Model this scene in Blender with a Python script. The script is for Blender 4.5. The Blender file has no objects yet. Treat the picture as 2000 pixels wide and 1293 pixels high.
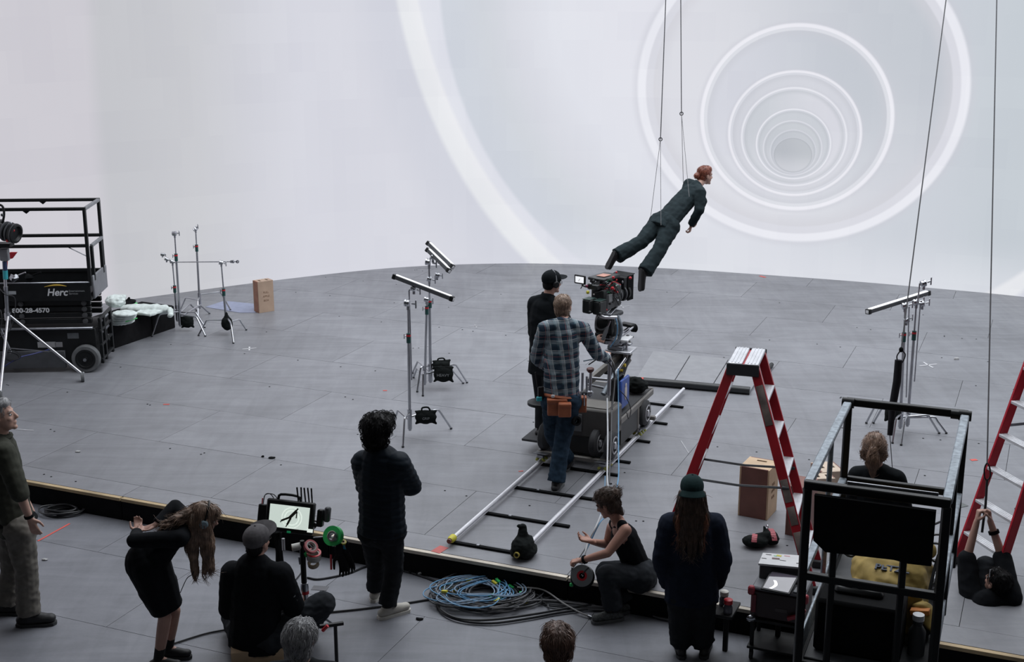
import bpy, bmesh, math, random
import numpy as np
from mathutils import Vector, Matrix, noise
random.seed(7); rng = np.random.default_rng(7)
C = bpy.context.scene.collection
V = Vector
PI = math.pi
def R(d): return math.radians(d)
# ------------------------------------------------------------------ camera
FPX, PITCH, STG, CAMH = 2585.0, R(14.7), 0.24, 5.34
cd = bpy.data.cameras.new('camera'); cam = bpy.data.objects.new('camera', cd); C.objects.link(cam)
cd.sensor_width = 36.0; cd.lens = FPX / 2000 * 36.0; cd.clip_end = 200
cam.location = (0, 0, CAMH); cam.rotation_euler = (PI/2 - PITCH, 0, 0)
bpy.context.scene.camera = cam
# ------------------------------------------------------------------ world and light
sc = bpy.context.scene
sc.view_settings.view_transform = 'Standard'; sc.view_settings.look = 'None'
sc.view_settings.gamma = 1.0; sc.view_settings.use_curve_mapping = False
sc.view_settings.exposure = 0.0
w = bpy.data.worlds.new('hall_dark'); sc.world = w; w.use_nodes = True
w.node_tree.nodes['Background'].inputs[0].default_value = (0.55, 0.6, 0.7, 1)
w.node_tree.nodes['Background'].inputs[1].default_value = 0.055
def area(name, loc, target, sx, sy, power, col=(1, 1, 1)):
    l = bpy.data.lights.new(name, 'AREA'); l.shape = 'RECTANGLE'; l.size = sx; l.size_y = sy; l.energy = power; l.color = col
    o = bpy.data.objects.new(name, l); C.objects.link(o); o.location = loc
    o.rotation_euler = (V(target) - V(loc)).to_track_quat('-Z', 'Y').to_euler(); return o
area('overhead_soft_light', (2.3, 16.4, 9.6), (2.3, 16.0, 0), 15, 12, 2050, (0.92, 0.955, 1.0))
area('front_fill', (0, 2.0, 9.0), (0, 12, 0), 10, 3, 60, (0.95, 0.97, 1.0))  # added fill from above the viewpoint for the people, not a lamp of the hall
SCREEN = 1.0      # brightness of the screen wall
# ------------------------------------------------------------------ calibrated helpers: pixel of the photograph -> point of the place
CP, SP = math.cos(PITCH), math.sin(PITCH)
def ray(px, py):
    a = (px-1000)/FPX; b = -(py-646.5)/FPX
    return V((a, CP + b*SP, -SP + b*CP))
def at(px, py, z=STG):
    d = ray(px, py); t = (z-CAMH)/d.z; return V((0, 0, CAMH)) + d*t
def atY(px, py, Y):
    d = ray(px, py); return V((0, 0, CAMH)) + d*(Y/d.y)
# ------------------------------------------------------------------ materials
MATS = {}
def _nt(name):
    m = bpy.data.materials.new(name); m.use_nodes = True; nt = m.node_tree
    return m, nt, nt.nodes['Principled BSDF']
def mat(name, col, rough=0.5, metal=0.0, var=0.12, scale=9.0, bump=0.0, bscale=60.0, spec=0.5, emit=None, es=0, trans=0, alpha=1.0, coat=0, sheen=0):
    if name in MATS: return MATS[name]
    m, nt, b = _nt(name); N = nt.nodes; L = nt.links
    tc = N.new('ShaderNodeTexCoord'); n = N.new('ShaderNodeTexNoise'); n.inputs['Scale'].default_value = scale; n.inputs['Detail'].default_value = 5
    L.new(tc.outputs['Object'], n.inputs['Vector'])
    cr = N.new('ShaderNodeValToRGB'); c = V(col[:3])
    lo = c*(1-var); hi = c*(1+var)
    cr.color_ramp.elements[0].position = .32; cr.color_ramp.elements[1].position = .68
    cr.color_ramp.elements[0].color = (*lo, 1); cr.color_ramp.elements[1].color = (*[min(1, k) for k in hi], 1)
    L.new(n.outputs['Fac'], cr.inputs['Fac']); L.new(cr.outputs['Color'], b.inputs['Base Color'])
    b.inputs['Roughness'].default_value = rough; b.inputs['Metallic'].default_value = metal
    b.inputs['Specular IOR Level'].default_value = spec
    if trans: b.inputs['Transmission Weight'].default_value = trans
    if coat: b.inputs['Coat Weight'].default_value = coat
    if sheen: b.inputs['Sheen Weight'].default_value = sheen
    if alpha < 1: b.inputs['Alpha'].default_value = alpha
    if emit: b.inputs['Emission Color'].default_value = (*emit, 1); b.inputs['Emission Strength'].default_value = es
    if bump:
        n2 = N.new('ShaderNodeTexNoise'); n2.inputs['Scale'].default_value = bscale; n2.inputs['Detail'].default_value = 4
        L.new(tc.outputs['Object'], n2.inputs['Vector'])
        bp = N.new('ShaderNodeBump'); bp.inputs['Strength'].default_value = bump; bp.inputs['Distance'].default_value = 0.0025
        L.new(n2.outputs['Fac'], bp.inputs['Height']); L.new(bp.outputs['Normal'], b.inputs['Normal'])
    MATS[name] = m; return m
def srgb(r, g, b):
    f = lambda c: (c/255/12.92) if c/255 <= .04045 else ((c/255+.055)/1.055)**2.4
    return (f(r), f(g), f(b))
black = mat('black_paint', (.006, .007, .008), .5, var=.3, spec=.3)
blackmat = mat('black_matte', (.0045, .005, .006), .85, var=.3, spec=.12)
blackplas = mat('black_plastic', (.007, .008, .009), .42, var=.2, spec=.3)
rubber = mat('rubber', (.03, .031, .034), .75, var=.25)
rubberg = mat('grey_rubber', (.11, .115, .12), .75, var=.2, bump=.3)
chrome = mat('chrome', (.48, .49, .52), .28, 1.0, var=.10)
steel = mat('dull_steel', (.36, .37, .40), .38, 1.0, var=.15)
alum = mat('aluminium', (.62, .63, .66), .4, .8, var=.1)
galv = mat('galvanised', (.25, .285, .32), .55, .5, var=.3, scale=25)
grey = mat('grey_paint', (.16, .165, .18), .5)
dgrey = mat('dark_grey', (.055, .058, .065), .55)
white = mat('white_paint', (.75, .76, .78), .5, var=.05)
offw = mat('off_white', (.60, .58, .54), .6, var=.08)
red = mat('red_fibreglass', (.36, .012, .022), .38, var=.15, scale=4)
redp = mat('red_plastic', (.5, .02, .03), .4)
pink = mat('faded_red', (.42, .10, .12), .6)
green = mat('green_tape', (.02, .42, .10), .5, var=.05)
yellow = mat('yellow_plastic', (.5, .45, .03), .5)
yellowp = mat('safety_yellow', (.62, .45, .04), .6)
blue = mat('blue_plastic', (.03, .08, .35), .4)
bluec = mat('blue_cable', (.10, .25, .42), .45)
cyan = mat('teal_tape', (.03, .33, .38), .5)
teal = mat('teal_collar', (.01, .06, .055), .5)
wood = mat('pale_plywood', (.50, .36, .23), .6, var=.12, scale=5)
wood2 = mat('brown_plywood', (.17, .072, .055), .55, var=.2, scale=4)
leather = mat('tan_leather', (.26, .075, .03), .6, var=.25, bump=.3)
tapew = mat('white_tape', (.6, .6, .62), .6)
taper = mat('red_tape', (.62, .09, .07), .6)
glassd = mat('dark_glass', (.01, .012, .018), .05, spec=.8)
glassc = mat('clear_plastic', (.8, .82, .84), .12, trans=.85, var=.02)
cablek = mat('black_cable', (.018, .019, .022), .45)
cableg = mat('grey_cable', (.14, .14, .15), .45)
bagk = mat('black_canvas', (.009, .011, .011), .9, var=.3, bump=.5, bscale=120, spec=.12)
# ------------------------------------------------------------------ mesh builder
def frame(d, up=None):
    d = d.normalized(); u = V(up) if up is not None else V((0, 0, 1))
    if abs(d.dot(u.normalized())) > .999: u = V((0, 1, 0)) if abs(d.y) < .9 else V((1, 0, 0))
    x = d.cross(u).normalized(); y = x.cross(d).normalized(); return x, y
class MB:
    def __init__(s): s.v = []; s.f = []; s.m = []; s.mats = []; s.uv = None
    def _mi(s, m):
        if m not in s.mats: s.mats.append(m)
        return s.mats.index(m)
    def add(s, vs, fs, m):
        o = len(s.v); s.v += [tuple(v) for v in vs]; i = s._mi(m)
        for f in fs: s.f.append(tuple(k+o for k in f)); s.m.append(i)
        return s
    def box(s, c, size, m, rot=None, bev=.004):
        c = V(c); hx, hy, hz = size[0]/2, size[1]/2, size[2]/2; b = min(bev, .45*min(size))
        M = rot if isinstance(rot, Matrix) else (Matrix.Rotation(rot, 3, 'Z') if rot else Matrix.Identity(3))
        vs = []; idx = {}
        for sx in (-1, 1):
            for sy in (-1, 1):
                for sz in (-1, 1):
                    for a in range(3):
                        p = [sx*(hx-b), sy*(hy-b), sz*(hz-b)]
                        p[a] += b*(sx, sy, sz)[a]
                        idx[(sx, sy, sz, a)] = len(vs); vs.append(c + M @ V(p))
        fs = []
        for a in range(3):
            o = [k for k in range(3) if k != a]
            for sg in (-1, 1):
                q = []
                for (i, j) in ((-1, -1), (1, -1), (1, 1), (-1, 1)):
                    k = [0, 0, 0]; k[a] = sg; k[o[0]] = i; k[o[1]] = j; q.append(idx[(*k, a)])
                if (sg > 0) == (a == 1): q.reverse()
                fs.append(q)
            for i in (-1, 1):
                for j in (-1, 1):
                    k0 = [0, 0, 0]; k0[a] = -1; k0[o[0]] = i; k0[o[1]] = j; k1 = list(k0); k1[a] = 1
                    fs.append([idx[(*k0, o[0])], idx[(*k0, o[1])], idx[(*k1, o[1])], idx[(*k1, o[0])]])
        for sx in (-1, 1):
            for sy in (-1, 1):
                for sz in (-1, 1): fs.append([idx[(sx, sy, sz, a)] for a in range(3)])
        return s.add(vs, fs, m)
    def bar(s, a, b, w, h, m, up=None, bev=.003):
        a = V(a); b = V(b); d = b-a
        x, y = frame(d, up); M = Matrix((x, y, d.normalized())).transposed()
        return s.box((a+b)/2, (w, h, d.length), m, M, bev)
    def tube(s, pts, r, m, n=8, closed=False, caps=True, sec=None):
        P = [V(p) for p in pts]; k = len(P); rs = r if isinstance(r, (list, tuple)) else [r]*k
        d0 = (P[1]-P[0]).normalized(); x, y = frame(d0); vs = []
        for i in range(k):
            if closed: d = (P[(i+1) % k]-P[i-1])
            else: d = P[min(i+1, k-1)]-P[max(i-1, 0)]
            if d.length < 1e-9: d = d0
            d = d.normalized(); x = (x - d*x.dot(d))
            if x.length < 1e-6: x, y = frame(d)
            x = x.normalized(); y = d.cross(x)
            for j in range(n):
                a = 2*PI*j/n; vs.append(P[i] + (x*math.cos(a)+y*math.sin(a))*rs[i])
        fs = []
        for i in range(k if closed else k-1):
            i2 = (i+1) % k
            for j in range(n):
                j2 = (j+1) % n; fs.append((i*n+j, i*n+j2, i2*n+j2, i2*n+j))
        if caps and not closed: fs += [tuple(reversed(range(n))), tuple(range((k-1)*n, k*n))]
        return s.add(vs, fs, m)
    def cyl(s, a, b, r, m, n=12, r2=None): return s.tube([a, b], [r, r if r2 is None else r2], m, n)
    def lathe(s, c, axis, prof, m, n=20):   # prof: (distance along axis, radius)
        c = V(c); d = V(axis).normalized(); x, y = frame(d); vs = []; k = len(prof)
        for (h, r) in prof:
            for j in range(n):
                a = 2*PI*j/n; vs.append(c + d*h + (x*math.cos(a)+y*math.sin(a))*max(r, 1e-4))
        fs = [(i*n+j, i*n+(j+1) % n, (i+1)*n+(j+1) % n, (i+1)*n+j) for i in range(k-1) for j in range(n)]
        fs += [tuple(reversed(range(n))), tuple(range((k-1)*n, k*n))]
        return s.add(vs, fs, m)
    def ring(s, c, axis, ro, ri, h, m, n=24):
        c = V(c); d = V(axis).normalized()
        x, y = frame(d); vs = []; prof = [(-h/2, ri), (-h/2, ro), (h/2, ro), (h/2, ri)]
        for (t, r) in prof:
            for j in range(n):
                a = 2*PI*j/n; vs.append(c + d*t + (x*math.cos(a)+y*math.sin(a))*r)
        fs = [(i*n+j, i*n+(j+1) % n, ((i+1) % 4)*n+(j+1) % n, ((i+1) % 4)*n+j) for i in range(4) for j in range(n)]
        return s.add(vs, fs, m)
    def prism(s, poly, off, m):   # polygon extruded by the vector off
        P = [V(p) for p in poly]; n = len(P); off = V(off); vs = P + [p+off for p in P]
        fs = [tuple(reversed(range(n))), tuple(range(n, 2*n))] + [(i, (i+1) % n, n+(i+1) % n, n+i) for i in range(n)]
        return s.add(vs, fs, m)
    def blob(s, c, rad, m, M=None, n=14, k=9, amp=0, fr=6, sq=1.0):
        c = V(c); vs = []; M = M or Matrix.Identity(3)
        f = lambda t: math.copysign(abs(t)**sq, t)
        for i in range(k+1):
            th = PI*i/k
            for j in range(n):
                a = 2*PI*j/n; p = V((rad[0]*f(math.sin(th))*f(math.cos(a)), rad[1]*f(math.sin(th))*f(math.sin(a)), rad[2]*f(math.cos(th))))
                p = c + M @ p
                if amp: p += (p-c).normalized()*amp*noise.noise(p*fr)
                vs.append(p)
        fs = [(i*n+j, (i+1)*n+j, (i+1)*n+(j+1) % n, i*n+(j+1) % n) for i in range(k) for j in range(n)]
        return s.add(vs, fs, m)
    def build(s, name, parent=None, smooth=True, origin=None, recalc=True):
        me = bpy.data.meshes.new(name); me.from_pydata(s.v, [], s.f)
        for m in s.mats: me.materials.append(m)
        me.polygons.foreach_set('material_index', s.m)
        bm = bmesh.new(); bm.from_mesh(me); bmesh.ops.remove_doubles(bm, verts=bm.verts, dist=1e-5)
        if recalc: bmesh.ops.recalc_face_normals(bm, faces=bm.faces)
        bm.to_mesh(me); bm.free()
        if smooth:
            me.polygons.foreach_set('use_smooth', [True]*len(me.polygons))
            me.set_sharp_from_angle(angle=R(38))
        o = bpy.data.objects.new(name, me); C.objects.link(o)
        if origin is not None:
            me.transform(Matrix.Translation(-V(origin))); o.location = origin
        if parent: attach(o, parent)
        return o
def wm(o):
    m = o.matrix_basis.copy()
    return wm(o.parent) @ o.matrix_parent_inverse @ m if o.parent else m
def attach(o, parent):
    o.parent = parent; o.matrix_parent_inverse = wm(parent).inverted()
def tag(o, label=None, cat=None, group=None, kind=None):
    if label: o['label'] = label
    if cat: o['category'] = cat
    if group: o['group'] = group
    if kind: o['kind'] = kind
    return o
def thing(name, loc, label, cat, group=None, rz=0):
    o = bpy.data.objects.new(name, None); C.objects.link(o); o.location = loc; o.rotation_euler = (0, 0, rz); o.empty_display_size = .1
    return tag(o, label, cat, group)
def copy_tree(o, parent=None):
    c = o.copy(); C.objects.link(c)
    if parent: c.parent = parent
    for ch in list(o.children): copy_tree(ch, c)
    return c
def font_mesh(name, text, size, m, M, parent=None, extrude=.0008, align='CENTER', shear=0, bold=0, sx=1):
    cu = bpy.data.curves.new(name, 'FONT'); cu.body = text; cu.size = size; cu.extrude = extrude; cu.align_x = align; cu.align_y = 'CENTER'; cu.shear = shear; cu.offset = bold
    t = bpy.data.objects.new('tmp_text', cu); C.objects.link(t)
    me = bpy.data.meshes.new_from_object(t.evaluated_get(bpy.context.evaluated_depsgraph_get())); bpy.data.objects.remove(t); bpy.data.curves.remove(cu)
    me.name = name; me.materials.clear(); me.materials.append(m); me.transform(Matrix.Diagonal((sx, 1, 1, 1))); me.transform(M)
    o = bpy.data.objects.new(name, me); C.objects.link(o)
    if parent: attach(o, parent)
    return o
def basis(o, x, y):   # 4x4 with columns x, y, x cross y and origin o
    x = V(x).normalized(); y = V(y).normalized(); z = x.cross(y).normalized(); y = z.cross(x)
    return Matrix(((x.x, y.x, z.x, o[0]), (x.y, y.y, z.y, o[1]), (x.z, y.z, z.z, o[2]), (0, 0, 0, 1)))
def crs(pts, n=6, closed=False):
    P = [V(p) for p in pts]
    if closed: P = [P[-1]] + P + [P[0], P[1]]
    else: P = [P[0]*2-P[1]] + P + [P[-1]*2-P[-2]]
    o = []
    for i in range(1, len(P)-2):
        a, b, c, d = P[i-1], P[i], P[i+1], P[i+2]
        for k in range(n):
            t = k/n; o.append(.5*((2*b)+(c-a)*t+(2*a-5*b+4*c-d)*t*t+(-a+3*b-3*c+d)*t**3))
    if not closed: o.append(P[-2])
    return o
# ------------------------------------------------------------------ the screen wall
base = [(-10.6,11),(-10.3,14),(-9.5,17),(-8.3,19.5),(-7.0,21.0),(-5.9,21.85),(-4.04,23.1),(-2.24,24.05),(-.6,24.42),(.96,24.42),(2.84,24.02),(4.11,23.62),(5.83,23.0),(7.13,22.44),(8.63,21.7),(10.2,20.5),(11.8,18.6),(12.9,16),(13.4,13),(13.5,10)]
WL = crs([(x, y, 0) for x, y in base], 12)
def screen_material():
    m = bpy.data.materials.new('screen_picture'); m.use_nodes = True; nt = m.node_tree; N = nt.nodes; L = nt.links
    for n in list(N): N.remove(n)
    out = N.new('ShaderNodeOutputMaterial'); em = N.new('ShaderNodeEmission'); L.new(em.outputs[0], out.inputs[0])
    em.inputs['Strength'].default_value = SCREEN
    uv = N.new('ShaderNodeUVMap'); uv.uv_map = 'surface'; sep = N.new('ShaderNodeSeparateXYZ'); L.new(uv.outputs[0], sep.inputs[0])
    def mth(op, a, b=None, c=None):
        n = N.new('ShaderNodeMath'); n.operation = op
        for i, q in enumerate((a, b, c)):
            if q is None: continue
            if isinstance(q, (int, float)): n.inputs[i].default_value = q
            else: L.new(q, n.inputs[i])
        return n.outputs[0]
    U, W = sep.outputs[0], sep.outputs[1]
    def rad(cu, cv, a, b):
        x = mth('DIVIDE', mth('SUBTRACT', U, cu), a); y = mth('DIVIDE', mth('SUBTRACT', W, cv), b)
        return mth('SQRT', mth('ADD', mth('MULTIPLY', x, x), mth('MULTIPLY', y, y)))
    def ramp(fac, stops):
        r = N.new('ShaderNodeValToRGB'); e = r.color_ramp.elements
        while len(e) < len(stops): e.new(.5)
        for el, (p, c) in zip(e, stops): el.position = p; el.color = (*srgb(*c), 1)
        L.new(fac, r.inputs[0]); return r.outputs[0]
    def rmap(v, a, b, c=0., d=1.):
        n = N.new('ShaderNodeMapRange'); n.clamp = True; n.interpolation_type = 'SMOOTHSTEP'
        L.new(v, n.inputs[0]); n.inputs[1].default_value = a; n.inputs[2].default_value = b; n.inputs[3].default_value = c; n.inputs[4].default_value = d; return n.outputs[0]
    def mix(f, a, b):
        n = N.new('ShaderNodeMix'); n.data_type = 'RGBA'
        if isinstance(f, float): n.inputs[0].default_value = f
        else: L.new(f, n.inputs[0])
        L.new(a, n.inputs[6]); L.new(b, n.inputs[7]); return n.outputs[2]
    def const(c):
        n = N.new('ShaderNodeRGB'); n.outputs[0].default_value = (*srgb(*c), 1); return n.outputs[0]
    # field outside the large ring, with the next ring's faint edge on the left
    t9 = rmap(mth('ADD', U, mth('MULTIPLY', mth('SUBTRACT', 3.0, W), mth('MULTIPLY', mth('SUBTRACT', 3.0, W), -.012))), 11.2, 11.55)
    left = mix(t9, const((207, 205, 212)), ramp(rmap(U, 11.0, 17.2), [(0, (197, 198, 203)), (.25, (204, 205, 210)), (.5, (211, 212, 220)), (.7, (216, 217, 226)), (1, (217, 218, 227))]))
    col = left
    # large ring: its outer edge R8o, inner edge R8i
    ro = rad(23.517, 7.06, 6.879, 8.566); ri = rad(23.813, 5.625, 6.263, 6.381)
    col = mix(rmap(ro, 1.16, 1.03), col, const((212, 214, 224)))
    col = mix(rmap(ro, 1.012, .995), col, ramp(rmap(ro, 1.0, .90), [(0, (232, 234, 238)), (.45, (236, 237, 241)), (.6, (226, 228, 236)), (1, (224, 226, 235))]))
    ins = ramp(rmap(ri, 1.0, .45), [(0, (209, 214, 223)), (.12, (211, 215, 222)), (.3, (218, 220, 228)), (.6, (226, 228, 236)), (1, (228, 229, 237))])
    ins = mix(rmap(U, 22.2, 26.5), ins, const((206, 211, 219)))
    ins = mix(rmap(U, 26.2, 27.6), ins, const((200, 207, 214)))
    ins = mix(mth('MULTIPLY', rmap(W, 1.4, 0.3), .6), ins, const((229, 231, 238)))
    col = mix(rmap(ri, 1.008, .992), col, ins)
    # the nested rings, from the widest to the smallest
    rings = [((23.985, 3.712, 2.843, 2.686), .90, (236, 237, 244), (220, 221, 229), (222, 223, 230), (197, 202, 210)),
             ((23.961, 3.206, 1.675, 1.622), .925, (238, 238, 245), (222, 224, 231), (214, 216, 225), (199, 204, 212)),
             ((23.956, 2.935, 1.162, 1.097), .93, (236, 236, 243), (217, 219, 227), (211, 213, 221), (214, 216, 224)),
             ((23.948, 2.877, 0.923, 0.867), .935, (232, 233, 240), (214, 216, 224), (204, 208, 215), (219, 220, 228)),
             ((23.95, 2.755, 0.655, 0.618), .93, (233, 234, 241), (210, 213, 221), (203, 207, 214), (206, 210, 217)),
             ((23.94, 2.685, 0.516, 0.485), .94, (222, 224, 231), (207, 210, 218), (200, 204, 211), (205, 209, 215)),
             ((23.953, 2.623, 0.405, 0.385), .94, (215, 218, 225), (203, 206, 214), (196, 200, 208), (202, 206, 212)),
             ((23.955, 2.561, 0.339, 0.306), .99, (206, 210, 217), (206, 210, 217), (187, 191, 198), (194, 198, 204))]
    for (cu, cv, a, b), inner, line, band, lc, rc in rings:
        r = rad(cu, cv, a, b); e = .010 + .006/a
        shade = mix(rmap(r, 1.05 + .01/a, 1.0), col, const((206, 207, 216)))
        col = mix(.45, col, shade)
        wline = inner + (1-inner)*.45
        bandc = ramp(rmap(r, 1.0, inner), [(0, line), (.45, line), (.62, band), (1, band)])
        col = mix(rmap(r, 1.0+e, 1.0-e), col, bandc)
        seg = mix(rmap(mth('SUBTRACT', U, mth('MULTIPLY', W, -.25)), cu + .25*cv - a*.7, cu + .25*cv + a*.85), const(lc), const(rc))
        low = mix(rmap(W, cv + b*.3, cv - b*.9), seg, mix(.5, seg, const((226, 227, 234))))
        edge = mix(rmap(r, inner, inner-.10), mix(.6, low, const(tuple(int(k*.955) for k in lc))), low)
        col = mix(rmap(r, inner + e*.6, inner - e*.6), col, edge)
    # faint column-to-column differences of the screen's cabinets
    wn = N.new('ShaderNodeTexNoise'); wn.inputs['Scale'].default_value = 1.0; wn.inputs['Detail'].default_value = 1
    cb = N.new('ShaderNodeCombineXYZ'); L.new(mth('SNAP', U, .25), cb.inputs[0]); L.new(mth('SNAP', W, .5), cb.inputs[1]); L.new(cb.outputs[0], wn.inputs[0])
    mul = N.new('ShaderNodeMix'); mul.data_type = 'RGBA'; mul.blend_type = 'MULTIPLY'; mul.inputs[0].default_value = 1
    L.new(col, mul.inputs[6]); L.new(ramp(wn.outputs[0], [(0.3, (250, 250, 251)), (.7, (255, 255, 255))]), mul.inputs[7])
    L.new(mul.outputs[2], em.inputs['Color'])
    return m
scr = screen_material()
def wall():
    n = len(WL); hs = [STG-.02, 2.5, 5.0, 8.2]; th = .25
    vs = []; us = []
    s = 0
    for i, p in enumerate(WL):
        if i: s += (WL[i]-WL[i-1]).length
        for h in hs: vs.append((p.x, p.y, h)); us.append((s, h + .14))
    k = len(hs); fs = [(i*k+j, (i+1)*k+j, (i+1)*k+j+1, i*k+j+1) for i in range(n-1) for j in range(k-1)]
    nf = len(fs); off = len(vs)
    for i, p in enumerate(WL):      # dark back of the cabinets
        d = (WL[min(i+1, n-1)]-WL[max(i-1, 0)]).normalized(); o = V((-d.y, d.x, 0))*th
        for h in (hs[0], hs[-1]): vs.append((p.x+o.x, p.y+o.y, h)); us.append((0, 0))
    for i in range(n-1):
        a, b = off+2*i, off+2*(i+1)
        fs += [(a, a+1, b+1, b), (i*k+k-1, (i+1)*k+k-1, b+1, a+1)]
    fs += [(0, k-1, off+1, off), ((n-1)*k, (n-1)*k+k-1, off+2*n-1, off+2*n-2)]
    me = bpy.data.meshes.new('wall_back'); me.from_pydata(vs, [], fs); me.materials.append(scr); me.materials.append(blackmat)
    ul = me.uv_layers.new(name='surface')
    for lp in me.loops: ul.data[lp.index].uv = us[lp.vertex_index]
    for p in me.polygons: p.material_index = 0 if p.index < nf else 1
    o = bpy.data.objects.new('wall_back', me); C.objects.link(o)
    tag(o, 'curved white screen wall showing a tunnel of pale nested rings', kind='structure')
wall()
# ------------------------------------------------------------------ floors
def floor_mat(name, col, dark, rough, seed):
    m, nt, b = _nt(name); N = nt.nodes; L = nt.links
    g = N.new('ShaderNodeNewGeometry')
    oi = N.new('ShaderNodeObjectInfo')
    def nz(sc_, det, vec=None, dist=0):
        n = N.new('ShaderNodeTexNoise'); n.inputs['Scale'].default_value = sc_; n.inputs['Detail'].default_value = det; n.inputs['Distortion'].default_value = dist
        L.new(vec or g.outputs['Position'], n.inputs['Vector']); return n.outputs['Fac']
    mp = N.new('ShaderNodeMapping'); mp.inputs['Rotation'].default_value = (0, 0, R(22.5)); mp.inputs['Scale'].default_value = (.5, 2.6, 1); mp.inputs['Location'].default_value = (seed, 0, 0)
    L.new(g.outputs['Position'], mp.inputs[0])
    mp2 = N.new('ShaderNodeMapping'); mp2.inputs['Rotation'].default_value = (0, 0, R(30)); mp2.inputs['Scale'].default_value = (2.4, .35, 1)
    L.new(g.outputs['Position'], mp2.inputs[0])
    a = nz(.7, 6, None, .6); s1 = nz(1.8, 7, mp.outputs[0], 1.2); s2 = nz(2.5, 6, mp2.outputs[0], .8); f = nz(28, 4)
    def mth(op, x, y):
        n = N.new('ShaderNodeMath'); n.operation = op
        for i, q in enumerate((x, y)):
            if isinstance(q, (int, float)): n.inputs[i].default_value = q
            else: L.new(q, n.inputs[i])
        return n.outputs[0]
    t = mth('ADD', mth('MULTIPLY', a, .40), mth('ADD', mth('MULTIPLY', s1, .38), mth('ADD', mth('MULTIPLY', s2, .26), mth('MULTIPLY', f, .08))))
    t = mth('ADD', t, mth('MULTIPLY', mth('SUBTRACT', oi.outputs['Random'], .5), .10))
    cr = N.new('ShaderNodeValToRGB'); e = cr.color_ramp.elements
    e[0].position = .40; e[1].position = .74; e[0].color = (*dark, 1); e[1].color = (*col, 1)
    L.new(t, cr.inputs[0]); L.new(cr.outputs[0], b.inputs['Base Color'])
    rr = N.new('ShaderNodeMapRange'); rr.inputs[1].default_value = .35; rr.inputs[2].default_value = .75; rr.inputs[3].default_value = rough+.10; rr.inputs[4].default_value = rough-.06
    L.new(t, rr.inputs[0]); L.new(rr.outputs[0], b.inputs['Roughness'])
    b.inputs['Specular IOR Level'].default_value = .5
    bp = N.new('ShaderNodeBump'); bp.inputs['Strength'].default_value = .12; bp.inputs['Distance'].default_value = .004
    L.new(nz(45, 5), bp.inputs['Height']); L.new(bp.outputs[0], b.inputs['Normal'])
    return m
fl_up = floor_mat('stage_paint', (.235, .24, .262), (.155, .158, .172), .42, 0)
fl_lo = floor_mat('lower_floor_paint', (.215, .222, .25), (.125, .13, .148), .46, 5)
# the stage runs along the photograph's ground axes: E along the front edge, F away from it
TH = R(-22.6); E = V((math.cos(TH), math.sin(TH), 0)); Fv = V((-E.y, E.x, 0))
O0 = at(62, 942); O0.z = 0        # a point on the stage's front edge
def SF(e, f, z=0): p = O0 + E*e + Fv*f; return V((p.x, p.y, z))
def ef(p): q = V((p[0], p[1], 0))-O0; return q.dot(E), q.dot(Fv)
def clip_poly(poly, ok, lim):     # keep the part of polygon inside the wall curve: cheap half-plane clip against 2D line list
    for (a, nrm) in lim:
        o = []
        for i in range(len(poly)):
            p, q = poly[i], poly[(i+1) % len(poly)]; dp = (p-a).dot(nrm); dq = (q-a).dot(nrm)
            if dp >= 0: o.append(p)
            if (dp >= 0) != (dq >= 0): o.append(p + (q-p)*(dp/(dp-dq)))
        poly = o
        if len(poly) < 3: return []
    return poly
LIM = []
for i in range(0, len(WL)-1, 6):
    j = min(i+6, len(WL)-1); a = V((WL[i].x, WL[i].y, 0)); d = (WL[j]-WL[i]).normalized(); nrm = V((d.y, -d.x, 0)); LIM.append((a - nrm*.22, nrm))
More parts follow.
